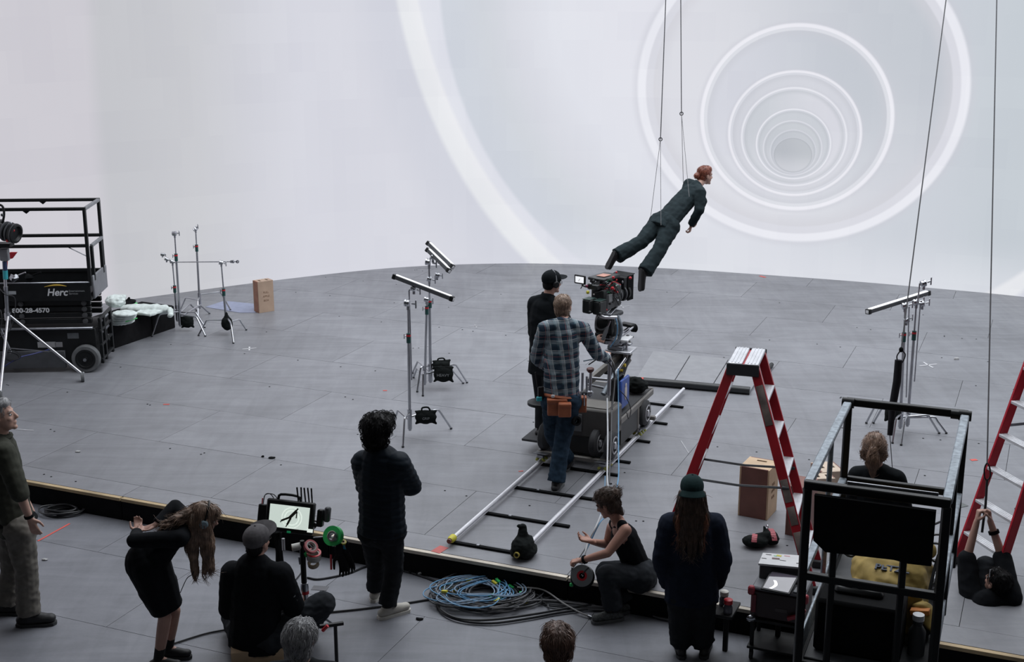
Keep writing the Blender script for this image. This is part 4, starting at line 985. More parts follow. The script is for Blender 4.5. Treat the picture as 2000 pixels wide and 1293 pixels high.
def foreground(px, pyt, Zf, label, hm, grow, fwx):
    # people standing below the camera: only the crown of the head reached the photograph
    yh = pyt + 42*Zf/7.8; c = ray(px, yh)*0 + V((0, 0, CAMH)); b_ = -(yh-646.5)/FPX
    d = V(((px-1000)/FPX, CP + b_*SP, -SP + b_*CP)); hd = V((0, 0, CAMH)) + d*Zf; k = 1.0
    x, y, z = hd; sc_ = (z+.12)/1.75
    G = lambda a, b, c_: V((x + a*sc_, y + b*sc_, c_*sc_))
    J = dict(head=hd, neck=G(0, -.02, 1.46), chest=G(0, 0, 1.28), pelvis=G(0, 0, .95), sL=G(-.18, 0, 1.40), sR=G(.18, 0, 1.40), eL=G(-.24, .02, 1.12), wL=G(-.22, .12, .88), eR=G(.24, .02, 1.12), wR=G(.22, .12, .88),
             hL=G(-.09, 0, .92), hR=G(.09, 0, .92), kL=G(-.1, .03, .50), kR=G(.1, .03, .50), aL=G(-.11, -.02, .09), aR=G(.11, -.02, .09), tL=G(-.12, .14, .045), tR=G(.12, .14, .045))
    p = Person(label, J, (0, 1, 0), (fwx, 1, -.05), (0, 0, 1), (.46, .29, .23), sc_, True, vox=.010)
    p.eyes(); p.top('sweater', blk, 1.0, 1.2, .1, vox=.013); p.trousers('trousers', dk, 1.12, vox=.014); p.shoes(shoe_k, rubber, vox=.013)
    p.hair(hm, grow, amp=.006, ns=900, sl=.07, lift=.012, sr=.003)
foreground(588, 1208, 7.9, 'grey-haired person at the bottom edge below the seated man', hair_grey, 1.12, .2)
foreground(1088, 1217, 7.8, 'sandy-haired person at the bottom edge below the cable pile', mat('hair_sandy', (.13, .075, .055), .5, var=.3, scale=30), 1.1, -.1)
# ------------------------------------------------------------------ stands and lights
Q = atY
def grip_head(parent, c, ax=(1, 0, 0), k=1.0, name='grip_head'):
    c = V(c); ax = V(ax).normalized(); b = MB()
    b.lathe(c - ax*.03*k, ax, [(0, .022*k), (.004, .030*k), (.022, .030*k), (.026, .024*k), (.034, .024*k), (.038, .030*k), (.056, .030*k), (.060, .022*k)], chrome, 14)
    b.cyl(c - V((0, 0, .055*k)), c, .014*k, chrome, 10); b.cyl(c + ax*.03*k, c + ax*.065*k, .008*k, chrome, 8)
    h = b.build(name, parent); b = MB(); y = ax.cross(Z_); b.bar(c + ax*.065*k - Z_*.035*k, c + ax*.065*k + Z_*.035*k, .012*k, .010*k, chrome); b.build('knob', h); return h
def cstand(label, base, topz, feet, collar_z=(), top_off=(0, 0), hubz=.30, group='steel stands', r=.0175, riser=None, bottom=.07):
    base = V(base); root = thing('light_stand', V((base.x, base.y, STG)), label, 'stand', None)
    ox, oy = top_off; top = V((base.x+ox, base.y+oy, topz)); b0 = V((base.x, base.y, STG+bottom))
    riser = riser or (STG + (topz-STG)*.55); mid = b0.lerp(top, (riser-b0.z)/(top.z-b0.z))
    b = MB(); b.cyl(b0, mid, r, chrome, 12); b.build('column', root)
    b = MB(); b.cyl(mid, top, r*.62, chrome, 10); b.build('riser', root)
    for cz in (riser,) + tuple(collar_z):
        c = b0.lerp(top, (cz-b0.z)/(top.z-b0.z)); b = MB(); b.cyl(c - Z_*.075, c + Z_*.035, r*1.45, teal, 12); b.cyl(c - Z_*.0, c + Z_*.022, r*1.55, redp, 12); o = b.build('collar', root)
        b = MB(); kx = V((-1, .1, 0)); b.cyl(c, c + kx*.05, .007, chrome, 8); b.bar(c + kx*.05 - Z_*.03, c + kx*.05 + Z_*.03, .010, .012, chrome); b.build('knob', o)
    b = MB(); b.cyl(b0 + Z_*.02, b0 + Z_*.26, r*1.5, chrome, 12); b.build('hub', root)
    for i, f in enumerate(feet):
        f = V((f[0], f[1], STG+.012)); hz = STG + hubz - .045*i; s = V((base.x, base.y, hz)); d = (f-s); d.z = 0; dl = d.length; d.normalize()
        pts = [s, s + d*dl*.30 + Z_*.008, s + d*dl*.62 + Z_*.018, s + d*dl*.70 + Z_*.010, s + d*dl*.755 - Z_*.03, f]
        b = MB(); b.tube(pts, .0125, chrome, 8); leg = b.build('leg', root); b = MB(); b.cyl(f - Z_*.012, f + Z_*.006, .015, rubber, 8); b.build('foot_cap', leg)
    return root, top
def sandbag(label, c, size, rz=0, text=None, handle=True, drop=False, hang=None):
    c = V(c); root = thing('sandbag', c - Z_*size[2]*.5, label, 'sandbag')
    M = Matrix.Rotation(rz, 3, 'Z'); v = Vol(); sx, sy, sz = size
    if drop: v.ell(c - Z_*sz*.1, (sx*.5, sy*.5, sz*.40), M @ X, M @ Y_, amp=.1); v.limb(c + Z_*sz*.2, c + Z_*sz*.5, sx*.26, sx*.08)
    else:
        v.ell(c, (sx*.50, sy*.5, sz*.47), M @ X, M @ Y_, amp=.06, fr=5)
        for a in (-1, 1):
            for e in (-1, 1): v.limb(c, c + M @ V((a*sx*.46, 0, e*sz*.43)), sy*.40, .014)
        v.slab(c + Z_*sz*.42, (sx*.9, sy*.25, sz*.14), M @ X, M @ Y_); v.slab(c, (sx*.9, sy*.35, sz*.8), M @ X, M @ Y_)
    v.fuse('bag', bagk, .009, root, 2, wrinkle(.004, 22, 1.))
    if handle:
        b = MB(); h = c + Z_*sz*.48; b.tube(crs([h + M @ V((-sx*.2, 0, 0)), h + M @ V((-sx*.15, -.01, sz*.22)), h + M @ V((sx*.1, -.01, sz*.24)), h + M @ V((sx*.2, 0, 0))], 4), .010, bagk, 6); b.build('handle', root)
    if text:
        font_mesh('lettering', text, sz*.24, mat('faded_print', (.22, .23, .24), .7), basis(c + M @ V((0, -sy*.56, 0)), M @ X, Z_), root)
    return root
def tube_light(label, a, b_, up=(0, -.3, 1), w=.052, group=None):
    a, b_ = V(a), V(b_); root = thing('tube_light', (a+b_)/2, label, 'light'); d = (b_-a).normalized(); x, y = frame(d, up)
    b = MB(); b.bar(a, b_, w, w*.75, dgrey, up, .006); b.build('housing', root)
    em = mat('tube_diffuser', (.85, .86, .88), .35, emit=(.95, .96, 1), es=.75, var=.02)
    b = MB(); b.bar(a + d*.02 + y*w*.42, b_ - d*.02 + y*w*.42, w*.82, w*.22, em, up, .008); b.build('diffuser', root)
    for e, s in ((a, 1), (b_, -1)): b = MB(); b.bar(e - d*s*.012, e + d*s*.03, w*1.12, w*.95, blackplas, up, .006); b.bar(e - d*s*.014, e - d*s*.010, w*.7, w*.6, white, up); b.build('end_cap', root)
    return root
def az(px, py, Y): return Q(px, py, Y).z
def left_group():
    b0 = at(353, 646); Y0 = b0.y
    t = az(341, 456, Y0)
    r, top = cstand('tall steel stand with a black sandbag beside the low black box', b0, t, [at(297, 658), at(401, 657), at(409, 613)], top_off=(Q(341, 456, Y0).x-b0.x, 0), riser=az(345, 500, Y0)+.0)
    grip_head(r, top, (1, -.2, .1), 1.15)
    b1 = at(350, 640) + V((-.05, .12, 0)); t1 = az(337, 515, b1.y)
    r, top = cstand('short steel stand nested behind the tall one, its head holding a long arm', b1, t1, [at(300, 650)+V((.06, .12, 0)), at(400, 640), at(384, 607)], riser=az(346, 562, b1.y), top_off=(Q(337, 515, b1.y).x-b1.x, 0), hubz=.26)
    grip_head(r, top + Z_*.03, (1, .3, -.5), 1.1); grip_head(r, Q(325, 506, b1.y), (1, .1, -.6), .9); grip_head(r, Q(317, 497, b1.y), (1, 0, -.2), .8)
    a = top + V((-.02, -.03, .03)); e = Q(464, 511, 19.5)
    b = MB(); b.cyl(a, e, .008, chrome, 8); o = b.build('grip_arm', origin=a); tag(o, 'thin horizontal steel arm laid between two stands near the low black box', 'rod')
    b = MB(); b.ring(e, (0, 1, 0), .024, .012, .03, chrome); b.build('end_clamp', o); b = MB(); b.lathe(Q(450, 511, 19.5), (1, 0, 0), [(0, .02), (.05, .026), (.06, .014)], chrome, 10); b.build('clamp', o)
    b2 = at(391, 611); t2 = az(382, 447, b2.y)
    r, top = cstand('tallest thin stand at the back left, its top before the white screen', b2, t2, [at(450, 606), at(387, 625), at(352, 607)], riser=az(383, 482, b2.y), top_off=(Q(382, 447, b2.y).x-b2.x, 0))
    grip_head(r, top, (.6, -.4, .6), 1.1)
    b3 = at(441, 655) + V((0, .10, 0)); t3 = az(432, 513, b3.y)
    r, top = cstand('short steel stand with a drop-shaped sandbag on its leg, left of the wooden box', b3, t3, [at(456, 671), at(388, 656), at(481, 645)], riser=az(437, 568, b3.y), top_off=(Q(432, 513, b3.y).x-b3.x, 0), hubz=.26)
    grip_head(r, top, (1, .2, -.3), 1.1)
    sandbag('small square black sandbag on the leg of the tall stand beside the black box', Q(366, 629, b0.y-.02), (.19, .10, .19), .1, handle=False)
    sandbag('drop-shaped black sandbag hung on the short stand left of the wooden box', Q(443, 628, b3.y-.10), (.17, .15, .27), drop=True, handle=False)
left_group()
def centre_group():
    b0 = at(801, 855) ; Y0 = b0.y
    t = az(797, 592, Y0)
    r, top = cstand('front steel stand right behind the navy-jacket man, with hanging boom rod', b0, t, [at(787, 874), at(881, 838), at(768, 829)], riser=az(796, 657, Y0), top_off=(Q(797, 592, Y0).x-b0.x, 0), bottom=.09)
    grip_head(r, top, (1, -.2, -.1), 1.4)
    a, e = Q(769.5, 540, Y0+.15), Q(884, 584, Y0-.12)
    tube_light('lowest of the three centre tube lights, sloping down over the front stand', a, e, (0, .2, 1), .062)
    g = a.lerp(e, .34) - Z_*.05; b = MB(); b.cyl(Q(799, 567, Y0+.06), Q(804, 742, Y0+.06), .0085, steel, 8); b.cyl(Q(799, 567, Y0+.06), g, .0085, steel, 8); b.build('boom_rod', r)
    grip_head(r, g, (1, -.2, -.4), 1.2)
    sandbag('black sandbag with a loop handle hung on the front centre stand', Q(832, 815, Y0-.02), (.25, .10, .17), .05, 'GRIP')
    b1 = at(841, 757); Y1 = b1.y; t = az(838, 512, Y1)
    r, top = cstand('rear centre steel stand carrying two parallel tube lights', b1, t, [at(815, 766), at(912, 748), at(806, 729)], riser=az(840, 590, Y1), top_off=(Q(838, 512, Y1).x-b1.x, 0), r=.02)
    grip_head(r, top, (1, -.2, -.2), 1.5); grip_head(r, top - Z_*.22, (1, .1, -.3), 1.2); grip_head(r, top + V((.05, 0, .06)), (1, .1, -.6), 1.2); grip_head(r, top + V((.10, 0, -.17)), (1, .3, -.2), 1.1)
    b2 = b1 + V((-.07, -.10, 0)); t2 = az(834, 585, b2.y)
    r2, top2 = cstand('shorter steel stand nested against the rear centre stand', b2, t2, [at(826, 774), at(908, 745)+V((-.02, -.10, 0)), at(808, 738)], riser=t2-.12, hubz=.26, r=.016, top_off=(Q(834, 585, b2.y).x-b2.x, 0))
    grip_head(r2, top2, (1, -.2, -.2), 1.2)
    tube_light('upper of the two parallel tube lights on the rear centre stand', Q(836, 475, Y1+.2), Q(884, 521, Y1-.15), (.5, .2, 1), .06)
    tube_light('lower of the two parallel tube lights on the rear centre stand', Q(835, 488, Y1+.1), Q(877, 529, Y1-.25), (.5, .2, 1), .06)
    sandbag('larger black sandbag with white lettering on the rear centre stand', Q(866, 731, Y1-.10), (.26, .10, .22), -.05, 'HEAVY', False)
    sandbag('black sandbag lying on top of the lettered one at the rear centre stand', Q(862, 712, Y1+.02), (.24, .12, .12), .2)
centre_group()
def right_group():
    b0 = at(1757, 848); Y0 = b0.y; b1 = at(1770, 848) + V((.03, 0.08, 0)); Y1 = b1.y
    r, topa = cstand('left one of the paired stands behind the near lift', b0, az(1768, 597, Y0), [at(1692, 827), at(1743, 866), at(1834, 847)], riser=az(1769, 655, Y0), top_off=(Q(1768, 597, Y0).x-b0.x, 0))
    grip_head(r, topa, (1, 0, .2), 1.3); grip_head(r, topa + V((.03, 0, -.17)), (1, 0, .5), 1.1)
    b = MB(); b.cyl(topa + V((.03, -.05, 0)), Q(1770, 776, Y0-.05), .0075, steel, 8); b.build('boom_rod', r)
    r, topb = cstand('right one of the paired stands behind the near lift', b1, az(1790, 590, Y1), [at(1706, 827), at(1760, 870), at(1848, 847)], riser=az(1785, 652, Y1), top_off=(Q(1790, 590, Y1).x-b1.x, 0), hubz=.27)
    grip_head(r, topb, (1, 0, .2), 1.3); grip_head(r, topb + V((.07, 0, -.02)), (1, -.2, .3), 1.2)
    b = MB(); b.cyl(topb + V((.0, -.04, 0)), topb + V((.02, 0, .22)), .009, steel, 8); b.cyl(topb + V((.03, -.05, 0)), Q(1786, 745, Y1-.05), .0075, steel, 8); b.build('boom_rod', r)
    grip_head(r, topb + V((.07, 0, .22)), (1, .1, .3), 1.3)
    tube_light('white tube light sloping up to the right above the paired stands', Q(1695, 609, Y0-.25), Q(1813, 572, Y0+.35), (0, .1, 1), .06)
    sandbag('dark grey sandbag hung low between the paired stands', Q(1744, 806, Y0-.02), (.20, .14, .20), .2, handle=False)
right_group()
# ------------------------------------------------------------------ ropes on the right
def ropes():
    a = Q(1760, 683, 11.6); t = Q(1840, 60, 14.2); t = a + (t-a)*((9.5-a.z)/(t.z-a.z))
    root = thing('rigging_rope', a, 'grey rope slanting down to a black sleeve above the ponytail woman', 'rope')
    b = MB(); b.tube([t, a], .006, mat('rope_grey', (.07, .07, .075), .8), 8); b.build('line', root)
    b = MB(); b.blob(a, (.02, .02, .025), blackmat); b.tube(crs([a, Q(1752, 695, 11.6), Q(1753, 706, 11.6)], 4), .006, cablek, 6); b.tube(crs([a, Q(1768, 692, 11.6), Q(1764, 705, 11.6), Q(1758, 712, 11.6)], 4), .006, cablek, 6); b.build('loop', root)
    b = MB(); b.tube([Q(1755, 703, 11.6), Q(1752, 745, 11.58), Q(1744, 790, 11.55), Q(1738, 850, 11.5)], [.033, .036, .034, .024], fabric('black_sleeve', (.02, .02, .024)), 12); b.build('sleeve', root)
    b = MB(); b.tube([Q(1738, 850, 11.5), Q(1744, 930, 11.4)], .004, cablek, 6); b.build('cord', root)
    a = Q(1928, 905, 10.8); t = Q(1946, 40, 15.0); t = a + (t-a)*((9.5-a.z)/(t.z-a.z))
    root = thing('rigging_rope', a, 'dark rope pulled overhead by the crouching man at the right', 'rope')
    b = MB(); b.tube([t, a], .0065, mat('rope_dark', (.045, .045, .05), .8), 8); b.build('line', root)
    b = MB(); b.tube(crs([a, Q(1923, 915, 10.8), Q(1923, 932, 10.79), Q(1928, 938, 10.79), Q(1934, 930, 10.79), Q(1933, 914, 10.8)], 4, True), .007, blackplas, 6); b.build('carabiner', root)
    b = MB(); b.tube([Q(1928, 936, 10.79), Q(1925, 985, 10.72), Q(1918, 1040, 10.66)], .011, cablek, 8); b.build('strap', root)
ropes()
# ------------------------------------------------------------------ apple boxes
def apple_box(label, near, wv, dims, m_side=wood, slots=True, marks=True, base_z=STG, m_end=None):
    """near: floor point of the nearest corner; wv: unit vector along the pale face; dims: (along wv, across, height)"""
    w_ = V(wv).normalized(); d_ = V((-w_.y, w_.x, 0)); L_, D_, H_ = dims; o = V((near[0], near[1], base_z)); c = o + w_*L_/2 + d_*D_/2
    root = thing('apple_box', c, label, 'box'); M = Matrix((w_, d_, Z_)).transposed()
    b = MB(); t = .016
    for nm, cc, sz, mm in (('side_panel', c + d_*(-D_/2+t/2) + Z_*H_/2, (L_, t, H_), m_side), ('side_panel', c + d_*(D_/2-t/2) + Z_*H_/2, (L_, t, H_), m_side),
                           ('edge_panel', c + w_*(-L_/2+t/2) + Z_*H_/2, (t, D_-2*t, H_), m_end or wood2), ('edge_panel', c + w_*(L_/2-t/2) + Z_*H_/2, (t, D_-2*t, H_), m_end or wood2)):
        b = MB(); b.box(cc, sz, mm, M, .002); b.build(nm, root, origin=None)
    tp = c + Z_*(H_-.008)
    iw, idp = L_-2*t, D_-2*t; sl = .10 if L_ > .25 else .07
    if slots:   # top board built around two hand slots
        b = MB()
        sw = .03
        for x0, x1, y0, y1 in ((-iw/2, -iw*.33, -idp/2, idp/2), (-iw*.33+sw, iw*.33-sw, -idp/2, idp/2), (iw*.33, iw/2, -idp/2, idp/2), (-iw*.33, -iw*.33+sw, -idp/2, -sl/2), (-iw*.33, -iw*.33+sw, sl/2, idp/2), (iw*.33-sw, iw*.33, -idp/2, -sl/2), (iw*.33-sw, iw*.33, sl/2, idp/2)):
            b.box(tp + w_*(x0+x1)/2 + d_*(y0+y1)/2, (x1-x0, y1-y0, .016), m_side, M, 0)
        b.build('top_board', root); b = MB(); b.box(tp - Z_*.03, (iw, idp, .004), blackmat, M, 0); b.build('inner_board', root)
    else: b = MB(); b.box(tp, (iw, idp, .016), m_side, M, .001); b.build('top_board', root)
    b = MB(); b.box(c + Z_*.008, (iw, idp, .016), m_side, M, 0); b.build('bottom_board', root)
    if marks:
        for i, tx in enumerate(('FULL', 'APPLE', 'BOX')):
            font_mesh('stencil', tx, .045, mat('stencil_brown', (.22, .13, .08), .7), basis(c - d_*(D_/2+.0015) + Z_*(H_*(.64-.13*i)), w_, Z_), root)
    return root
apple_box('wooden box standing on end by itself near the white screen', at(506.5, 612), (math.cos(R(38)), math.sin(R(38)), 0), (.27, .18, .51), mat('pale_box', (.42, .30, .22), .6, var=.1, scale=5), marks=True, m_end=mat('orange_box_edge', (.33, .15, .09), .6, var=.15))
apple_box('tall brown wooden box standing on end between the ladder legs', at(1498, 1017), (math.cos(R(62)), math.sin(R(62)), 0), (.31, .30, .52), m_end=wood2)
def right_boxes():
    p = at(1575, 1052); 
    apple_box('brown wooden box on end half hidden behind the right ladder leg', p, (math.cos(R(62)), math.sin(R(62)), 0), (.31, .21, .50), wood2, False, False)
    q = at(1603, 958)
    apple_box('pale wooden box with hand slots behind the ladder, right of its leg', q, (math.cos(R(10)), math.sin(R(10)), 0), (.25, .30, .20), mat('cream_ply', (.52, .42, .33), .6, var=.1), True, False)
    apple_box('small pale wooden box in front of the slotted one behind the ladder', at(1588, 975), (math.cos(R(5)), math.sin(R(5)), 0), (.22, .16, .22), mat('cream_ply', (.52, .42, .33)), True, False)
right_boxes()
# ------------------------------------------------------------------ low black boxes with folded pads on them
def low_boxes():
    A_, B_, = at(227, 680), at(343, 640); d = (B_-A_).normalized(); n = V((-d.y, d.x, 0)); L_ = (B_-A_).length; M = Matrix((d, n, Z_)).transposed(); h = .345
    fb = fabric('black_carpet', (.010, .010, .011), .95)
    for i, (t0, t1) in enumerate(((-.02, .60), (.61, 1.0))):
        c = A_ + d*L_*(t0+t1)/2 + n*.32; c.z = STG; root = thing('platform_box', c, ('longer low black box beside the far lift, holding the pads', 'shorter low black box end, right of the folded pads')[i], 'box')
        b = MB(); b.box(c + Z_*h/2, (L_*(t1-t0), .64, h), fb, M, .01); b.build('body', root); b = MB(); b.box(c + Z_*(h+.004), (L_*(t1-t0)-.03, .60, .008), blackmat, M, .003); b.build('top', root)
    wm_ = fabric('white_pad_cloth', (.62, .68, .66), .8); gm = fabric('green_pad_cloth', (.10, .55, .16), .8); ym = fabric('yellow_pad', (.6, .7, .08), .8)
    top = STG + h + .01
    def spot(px, py, z): return at(px, py, z)
    for i in range(5):
        c = at(236+i*2, 628-i*4, top+.03+.05*i); v = Vol(); v.ell(c, (.20-.012*i, .19, .034), d, n, amp=.1); v.slab(c, (.28-.02*i, .28, .034), d, n)
        o = v.fuse('folded_pad', wm_, .010, None, 3, wrinkle(.005, 16, float(i)), origin=(c.x, c.y, c.z-.03)); tag(o, ('lowest', 'second', 'middle', 'fourth', 'topmost')[i] + ' white pad in the stack beside the far lift', 'pad', 'white pads stacked on the black box')
        if i == 2: b = MB(); b.bar(c + d*(-.12) - n*.155 - Z_*.02, c + d*.12 - n*.155 - Z_*.02, .014, .012, gm); b.build('green_binding', o)
    c = at(226, 588, top+.30); v = Vol(); v.ell(c, (.15, .14, .09), d, n, amp=.25, fr=3); v.limb(c, c + V((.1, .1, .04)), .08, .04); o = v.fuse('crumpled_pad', wm_, .010, None, 3, wrinkle(.01, 14), origin=c - Z_*.08); tag(o, 'crumpled white pad on top of the pad stack beside the lift', 'pad')
    # the wide draped pad: a rolled edge with its lime lining
    v = Vol(); a, e = at(258, 604, top+.07), at(320, 604, top+.07)
    v.limb(a, e, .075, .085, (Z_, .8)); v.limb(a + n*.12, e + n*.12, .08, .08, (Z_, .8)); v.slab((a+e)/2 - n*.10 - Z_*.01, ((e-a).length*1.05, .30, .035), d, n); v.limb(e - n*.12 - Z_*.01, e - n*.20 - Z_*.05 - d*.1, .045, .04)
    o = v.fuse('draped_pad', wm_, .011, None, 3, wrinkle(.010, 11), origin=(a+e)/2 - Z_*.07); tag(o, 'wide white pad rolled along the low black box, lime green underneath', 'pad')
    v = Vol(); c = at(250, 596, top+.09); v.ell(c, (.05, .14, .03), d + n*.6, n); v.limb(c, at(266, 593, top+.11), .03, .02); v.fuse('green_lining', gm, .008, o, 2)
    v = Vol(); c = at(305, 611, top+.0); v.limb(c - d*.05, c + d*.05, .02, .02); v.fuse('green_lining', gm, .007, o, 2)
    for j, (px, py, mm, nm) in enumerate(((228, 590, ym, 'small yellow-green cloth tucked under the crumpled white pad'), (256, 616, ym, 'yellow glove lying in front of the draped pad'))):
        c = at(px, py, top+.05); v = Vol(); v.ell(c, (.06, .04, .02), d, n, amp=.3, fr=4); v.limb(c, c + d*.05 + n*.02, .022, .018); v.fuse('cloth_scrap', mm, .006, None, 2, origin=c - Z_*.02); tag(bpy.context.scene.collection.objects[-1], nm, 'cloth')
    c = at(250, 590, top+.14); v = Vol(); v.ell(c, (.15, .10, .035), d, n, amp=.3, fr=3); v.limb(c, c + V((0.02, 0, .06)), .04, .02); tag(v.fuse('black_cloth', blackmat, .010, None, 2, origin=c - Z_*.04), 'crumpled black cloth behind the draped white pad', 'cloth')
    q = [at(401, 600), at(438, 588), at(499, 594), at(499, 611), at(468, 611)]; b = MB(); b.prism([V((p.x, p.y, STG+.001)) for p in q], (0, 0, .004), mat('pale_blue_sheet', (.27, .30, .42), .5, var=.1)); tag(b.build('floor_sheet', origin=q[0]), 'pale blue plastic sheet on the floor left of the wooden box', 'sheet')
low_boxes()
# ------------------------------------------------------------------ scissor lifts
def lift(root, o, l, w, Ln, Wd, zdeck, rail_h, detail, rail_m=black, side_m=black, ground=STG, near_signs=True):
    """o: floor point of one near corner, l: unit vector along the length, w: across (away from the viewer)"""
    o = V((o[0], o[1], 0)); l = V(l).normalized(); w = V(w).normalized(); M = Matrix((l, w, Z_)).transposed()
    P = lambda a, b_, z: o + l*a + w*b_ + Z_*z
    def bx(nm, a0, a1, b0, b1, z0, z1, m, par=root, bev=.006):
        b = MB(); b.box(P((a0+a1)/2, (b0+b1)/2, (z0+z1)/2), (a1-a0, b1-b0, z1-z0), m, M, bev); return b.build(nm, par)
    def rail(nm, p, q, m, s=.042): b = MB(); b.bar(P(*p), P(*q), s, s, m, None, .005); return b.build(nm, root)
    zt = zdeck + rail_h; zm = zdeck + rail_h*.5
    return P, bx, rail, zt, zm, M
def far_lift():
    P1, P2 = at(173, 727), at(222, 700); l = at(0, 730)-P1; l.z = 0; l.normalize(); w = V((l.y, -l.x, 0))  # l points left along the body
    if w.y < 0: w = -w
    if l.x > 0: l = -l
    root = thing('scissor_lift', P1, 'black scissor lift with guard rails parked at the left before the screen', 'lift')
    Wd = .78; Ln = 2.35; near = Q(173, 700, P1.y)
    o = P1 - w*.0 + l*(-.12)
    zd = az(175, 551, P1.y)
    P, bx, rail, zt, zm, M = lift(root, o, l, w, Ln, Wd, zd, az(167, 408, P1.y)-zd, True)
    # chassis
    z0 = STG
    bx('chassis', .0, Ln, .06, Wd-.06, z0+.10, z0+.60, black); bx('chassis_skirt', .42, Ln, .02, .08, z0+.06, z0+.30, dgrey)
    bx('tray_rail', .02, Ln, .0, .05, z0+.60, z0+.63, steel)
    for nm, (a, z, sx, sz, m) in enumerate(((.55, .46, .16, .10, dgrey), (.93, .50, .30, .09, white), (.50, .50, .10, .08, offw))): pass
    for a, z, sx, sz, m in ((.30, .50, .15, .08, mat('decal_grey', (.10, .11, .12), .5)), (.66, .38, .24, .08, mat('decal_white', (.30, .30, .31), .5)), (.50, .38, .10, .07, mat('decal_pale', (.22, .22, .23), .5)),
                            (1.52, .47, .16, .08, mat('decal_white', (0, 0, 0))), (1.66, .36, .13, .05, mat('decal_grey', (0, 0, 0))), (1.72, .45, .10, .12, mat('decal_pale', (0, 0, 0)))):
        b = MB(); b.box(P(a, .057, z0+z), (sx, .004, sz), m, M, .001); b.build('decal', root)
    # wheels
    for a in (.14, 1.95):
        for bb in (.02, Wd-.02):
            c = P(a, bb, z0+.19); s = -1 if bb < .3 else 1; b = MB()
            b.lathe(c - w*.05, w, [(0, .12), (.004, .175), (.02, .19), (.08, .19), (.096, .175), (.10, .12)], rubberg, 28); wh = b.build('wheel', root)
            b = MB(); b.lathe(c + w*s*.045, w*s, [(0, .135), (.012, .135), (.014, .11), (.006, .10), (.006, .04), (.03, .035), (.034, .02)], black, 24); hb = b.build('rim', wh); b = MB(); b.lathe(c + w*s*.06, w*s, [(0, .028), (.03, .024)], steel, 6); b.build('hub_nut', wh)
    # rear ladder frame at the right end
    for bb in (.10, .30, Wd-.10): b = MB(); b.bar(P(-.06, bb, z0+.10), P(-.06, bb, z0+.72), .04, .05, black); b.build('end_post', root)
    for z in (.16, .36, .56, .72): b = MB(); b.bar(P(-.06, .06, z0+z), P(-.06, Wd-.06, z0+z), .035, .035, black); b.build('step', root)
    for z in (.50, .66): b = MB(); b.cyl(P(-.03, .2, z0+z), P(-.03, .6, z0+z), .03, steel, 12); b.build('hydraulic_ram', root)
    # scissor arms, folded: long bars with round pins
    zs = z0+.66; ze = zd-.26; n = 4; hh = (ze-zs)/n
    for i in range(n):
        za = zs + hh*i
        for bb in (.10, Wd-.10): bx('scissor_arm', .04, Ln-.1, bb-.03, bb+.03, za+.008, za+hh-.008, (black, dgrey)[0])
        for a in (.12, .95):
            b = MB(); b.lathe(P(a, .065, za+hh/2), -w, [(0, .035), (.02, .035), (.022, .02), (.03, .02)], mat('pin_grey', (.06, .062, .065), .5), 14); b.build('pin', root)
    # platform
    bx('platform', 0, Ln, 0, Wd, zd-.26, zd-.20, black); bx('side_panel', 0, Ln, -.015, .01, zd-.25, zd-.01, black); bx('side_panel', 0, Ln, Wd-.01, Wd+.015, zd-.25, zd-.01, black)
    bx('trim_strip', 0, Ln, -.022, .0, zd-.012, zd+.008, steel); bx('toe_board', 0, Ln, Wd-.03, Wd, zd-.02, zd+.03, black)
    bx('deck', .02, Ln-.02, .02, Wd-.02, zd-.20, zd-.17, dgrey)
    # gate end: grey folded plate
    b = MB(); b.box(P(-.03, Wd/2, zd-.08), (.03, Wd-.05, .32), grey, M, .01); b.build('end_plate', root)
    for bb in (.0, Wd): rail('corner_post', (0, bb, zd-.05), (0, bb, zt), black); rail('corner_post', (Ln, bb, zd-.05), (Ln, bb, zt), black); rail('top_rail', (-.02, bb, zt), (Ln, bb, zt), black); rail('mid_rail', (0, bb, zm), (Ln, bb, zm), black)
    rail('end_rail', (0, 0, zt-.005), (0, Wd, zt-.005), grey); rail('gate_rail', (-.03, .10, zm-.02), (-.03, Wd-.1, zm-.02), grey); rail('gate_post', (-.03, Wd-.18, zd), (-.03, Wd-.18, zm-.02), black); rail('gate_post', (-.03, .10, zd), (-.03, .10, zm-.02), black)
    b = MB(); b.bar(P(.06, 0, zm), P(.30, 0, zm-.0), .02, .02, black); b.tube([P(.28, 0, zm), P(.02, 0, zm-.14)], .007, steel, 6); b.build('gate_stay', root)
    for a, bb in ((.75, 0), (.75, Wd)): b = MB(); b.prism([P(a-.05, bb, zt-.02), P(a+.05, bb, zt-.02), P(a, bb, zt-.06)], w*.02, black); b.build('lug', root)
    for a, m in ((1.02, steel), (.82, blackmat)): b = MB(); b.blob(P(a, .1, zd+.05), (.06, .05, .05), m, None, 10, 6, .03, 30); b.tube(crs([P(a, .1, zd+.05), P(a-.08, .1, zd+.09), P(a-.16, .1, zd+.12)], 3), .012, m, 6); b.build('clamp', root)
    # lettering on the side panel
    fx = -l
    def lab(nm, tx, size, a, z, m, bold=0, sh=0, sx=1): return font_mesh(nm, tx, size, m, basis(P(a, -.0175, z), fx, Z_), root, .001, 'LEFT', sh, bold, sx)
    wh_ = mat('lettering_white', (.62, .63, .65), .6, var=.02)
    lab('lettering', 'Herc', .135, .575, zd-.135, wh_, .0030, .22, .98); lab('small_lettering', 'Entertainment\nServices', .036, .285, zd-.135, mat('lettering_grey', (.25, .26, .27), .6))
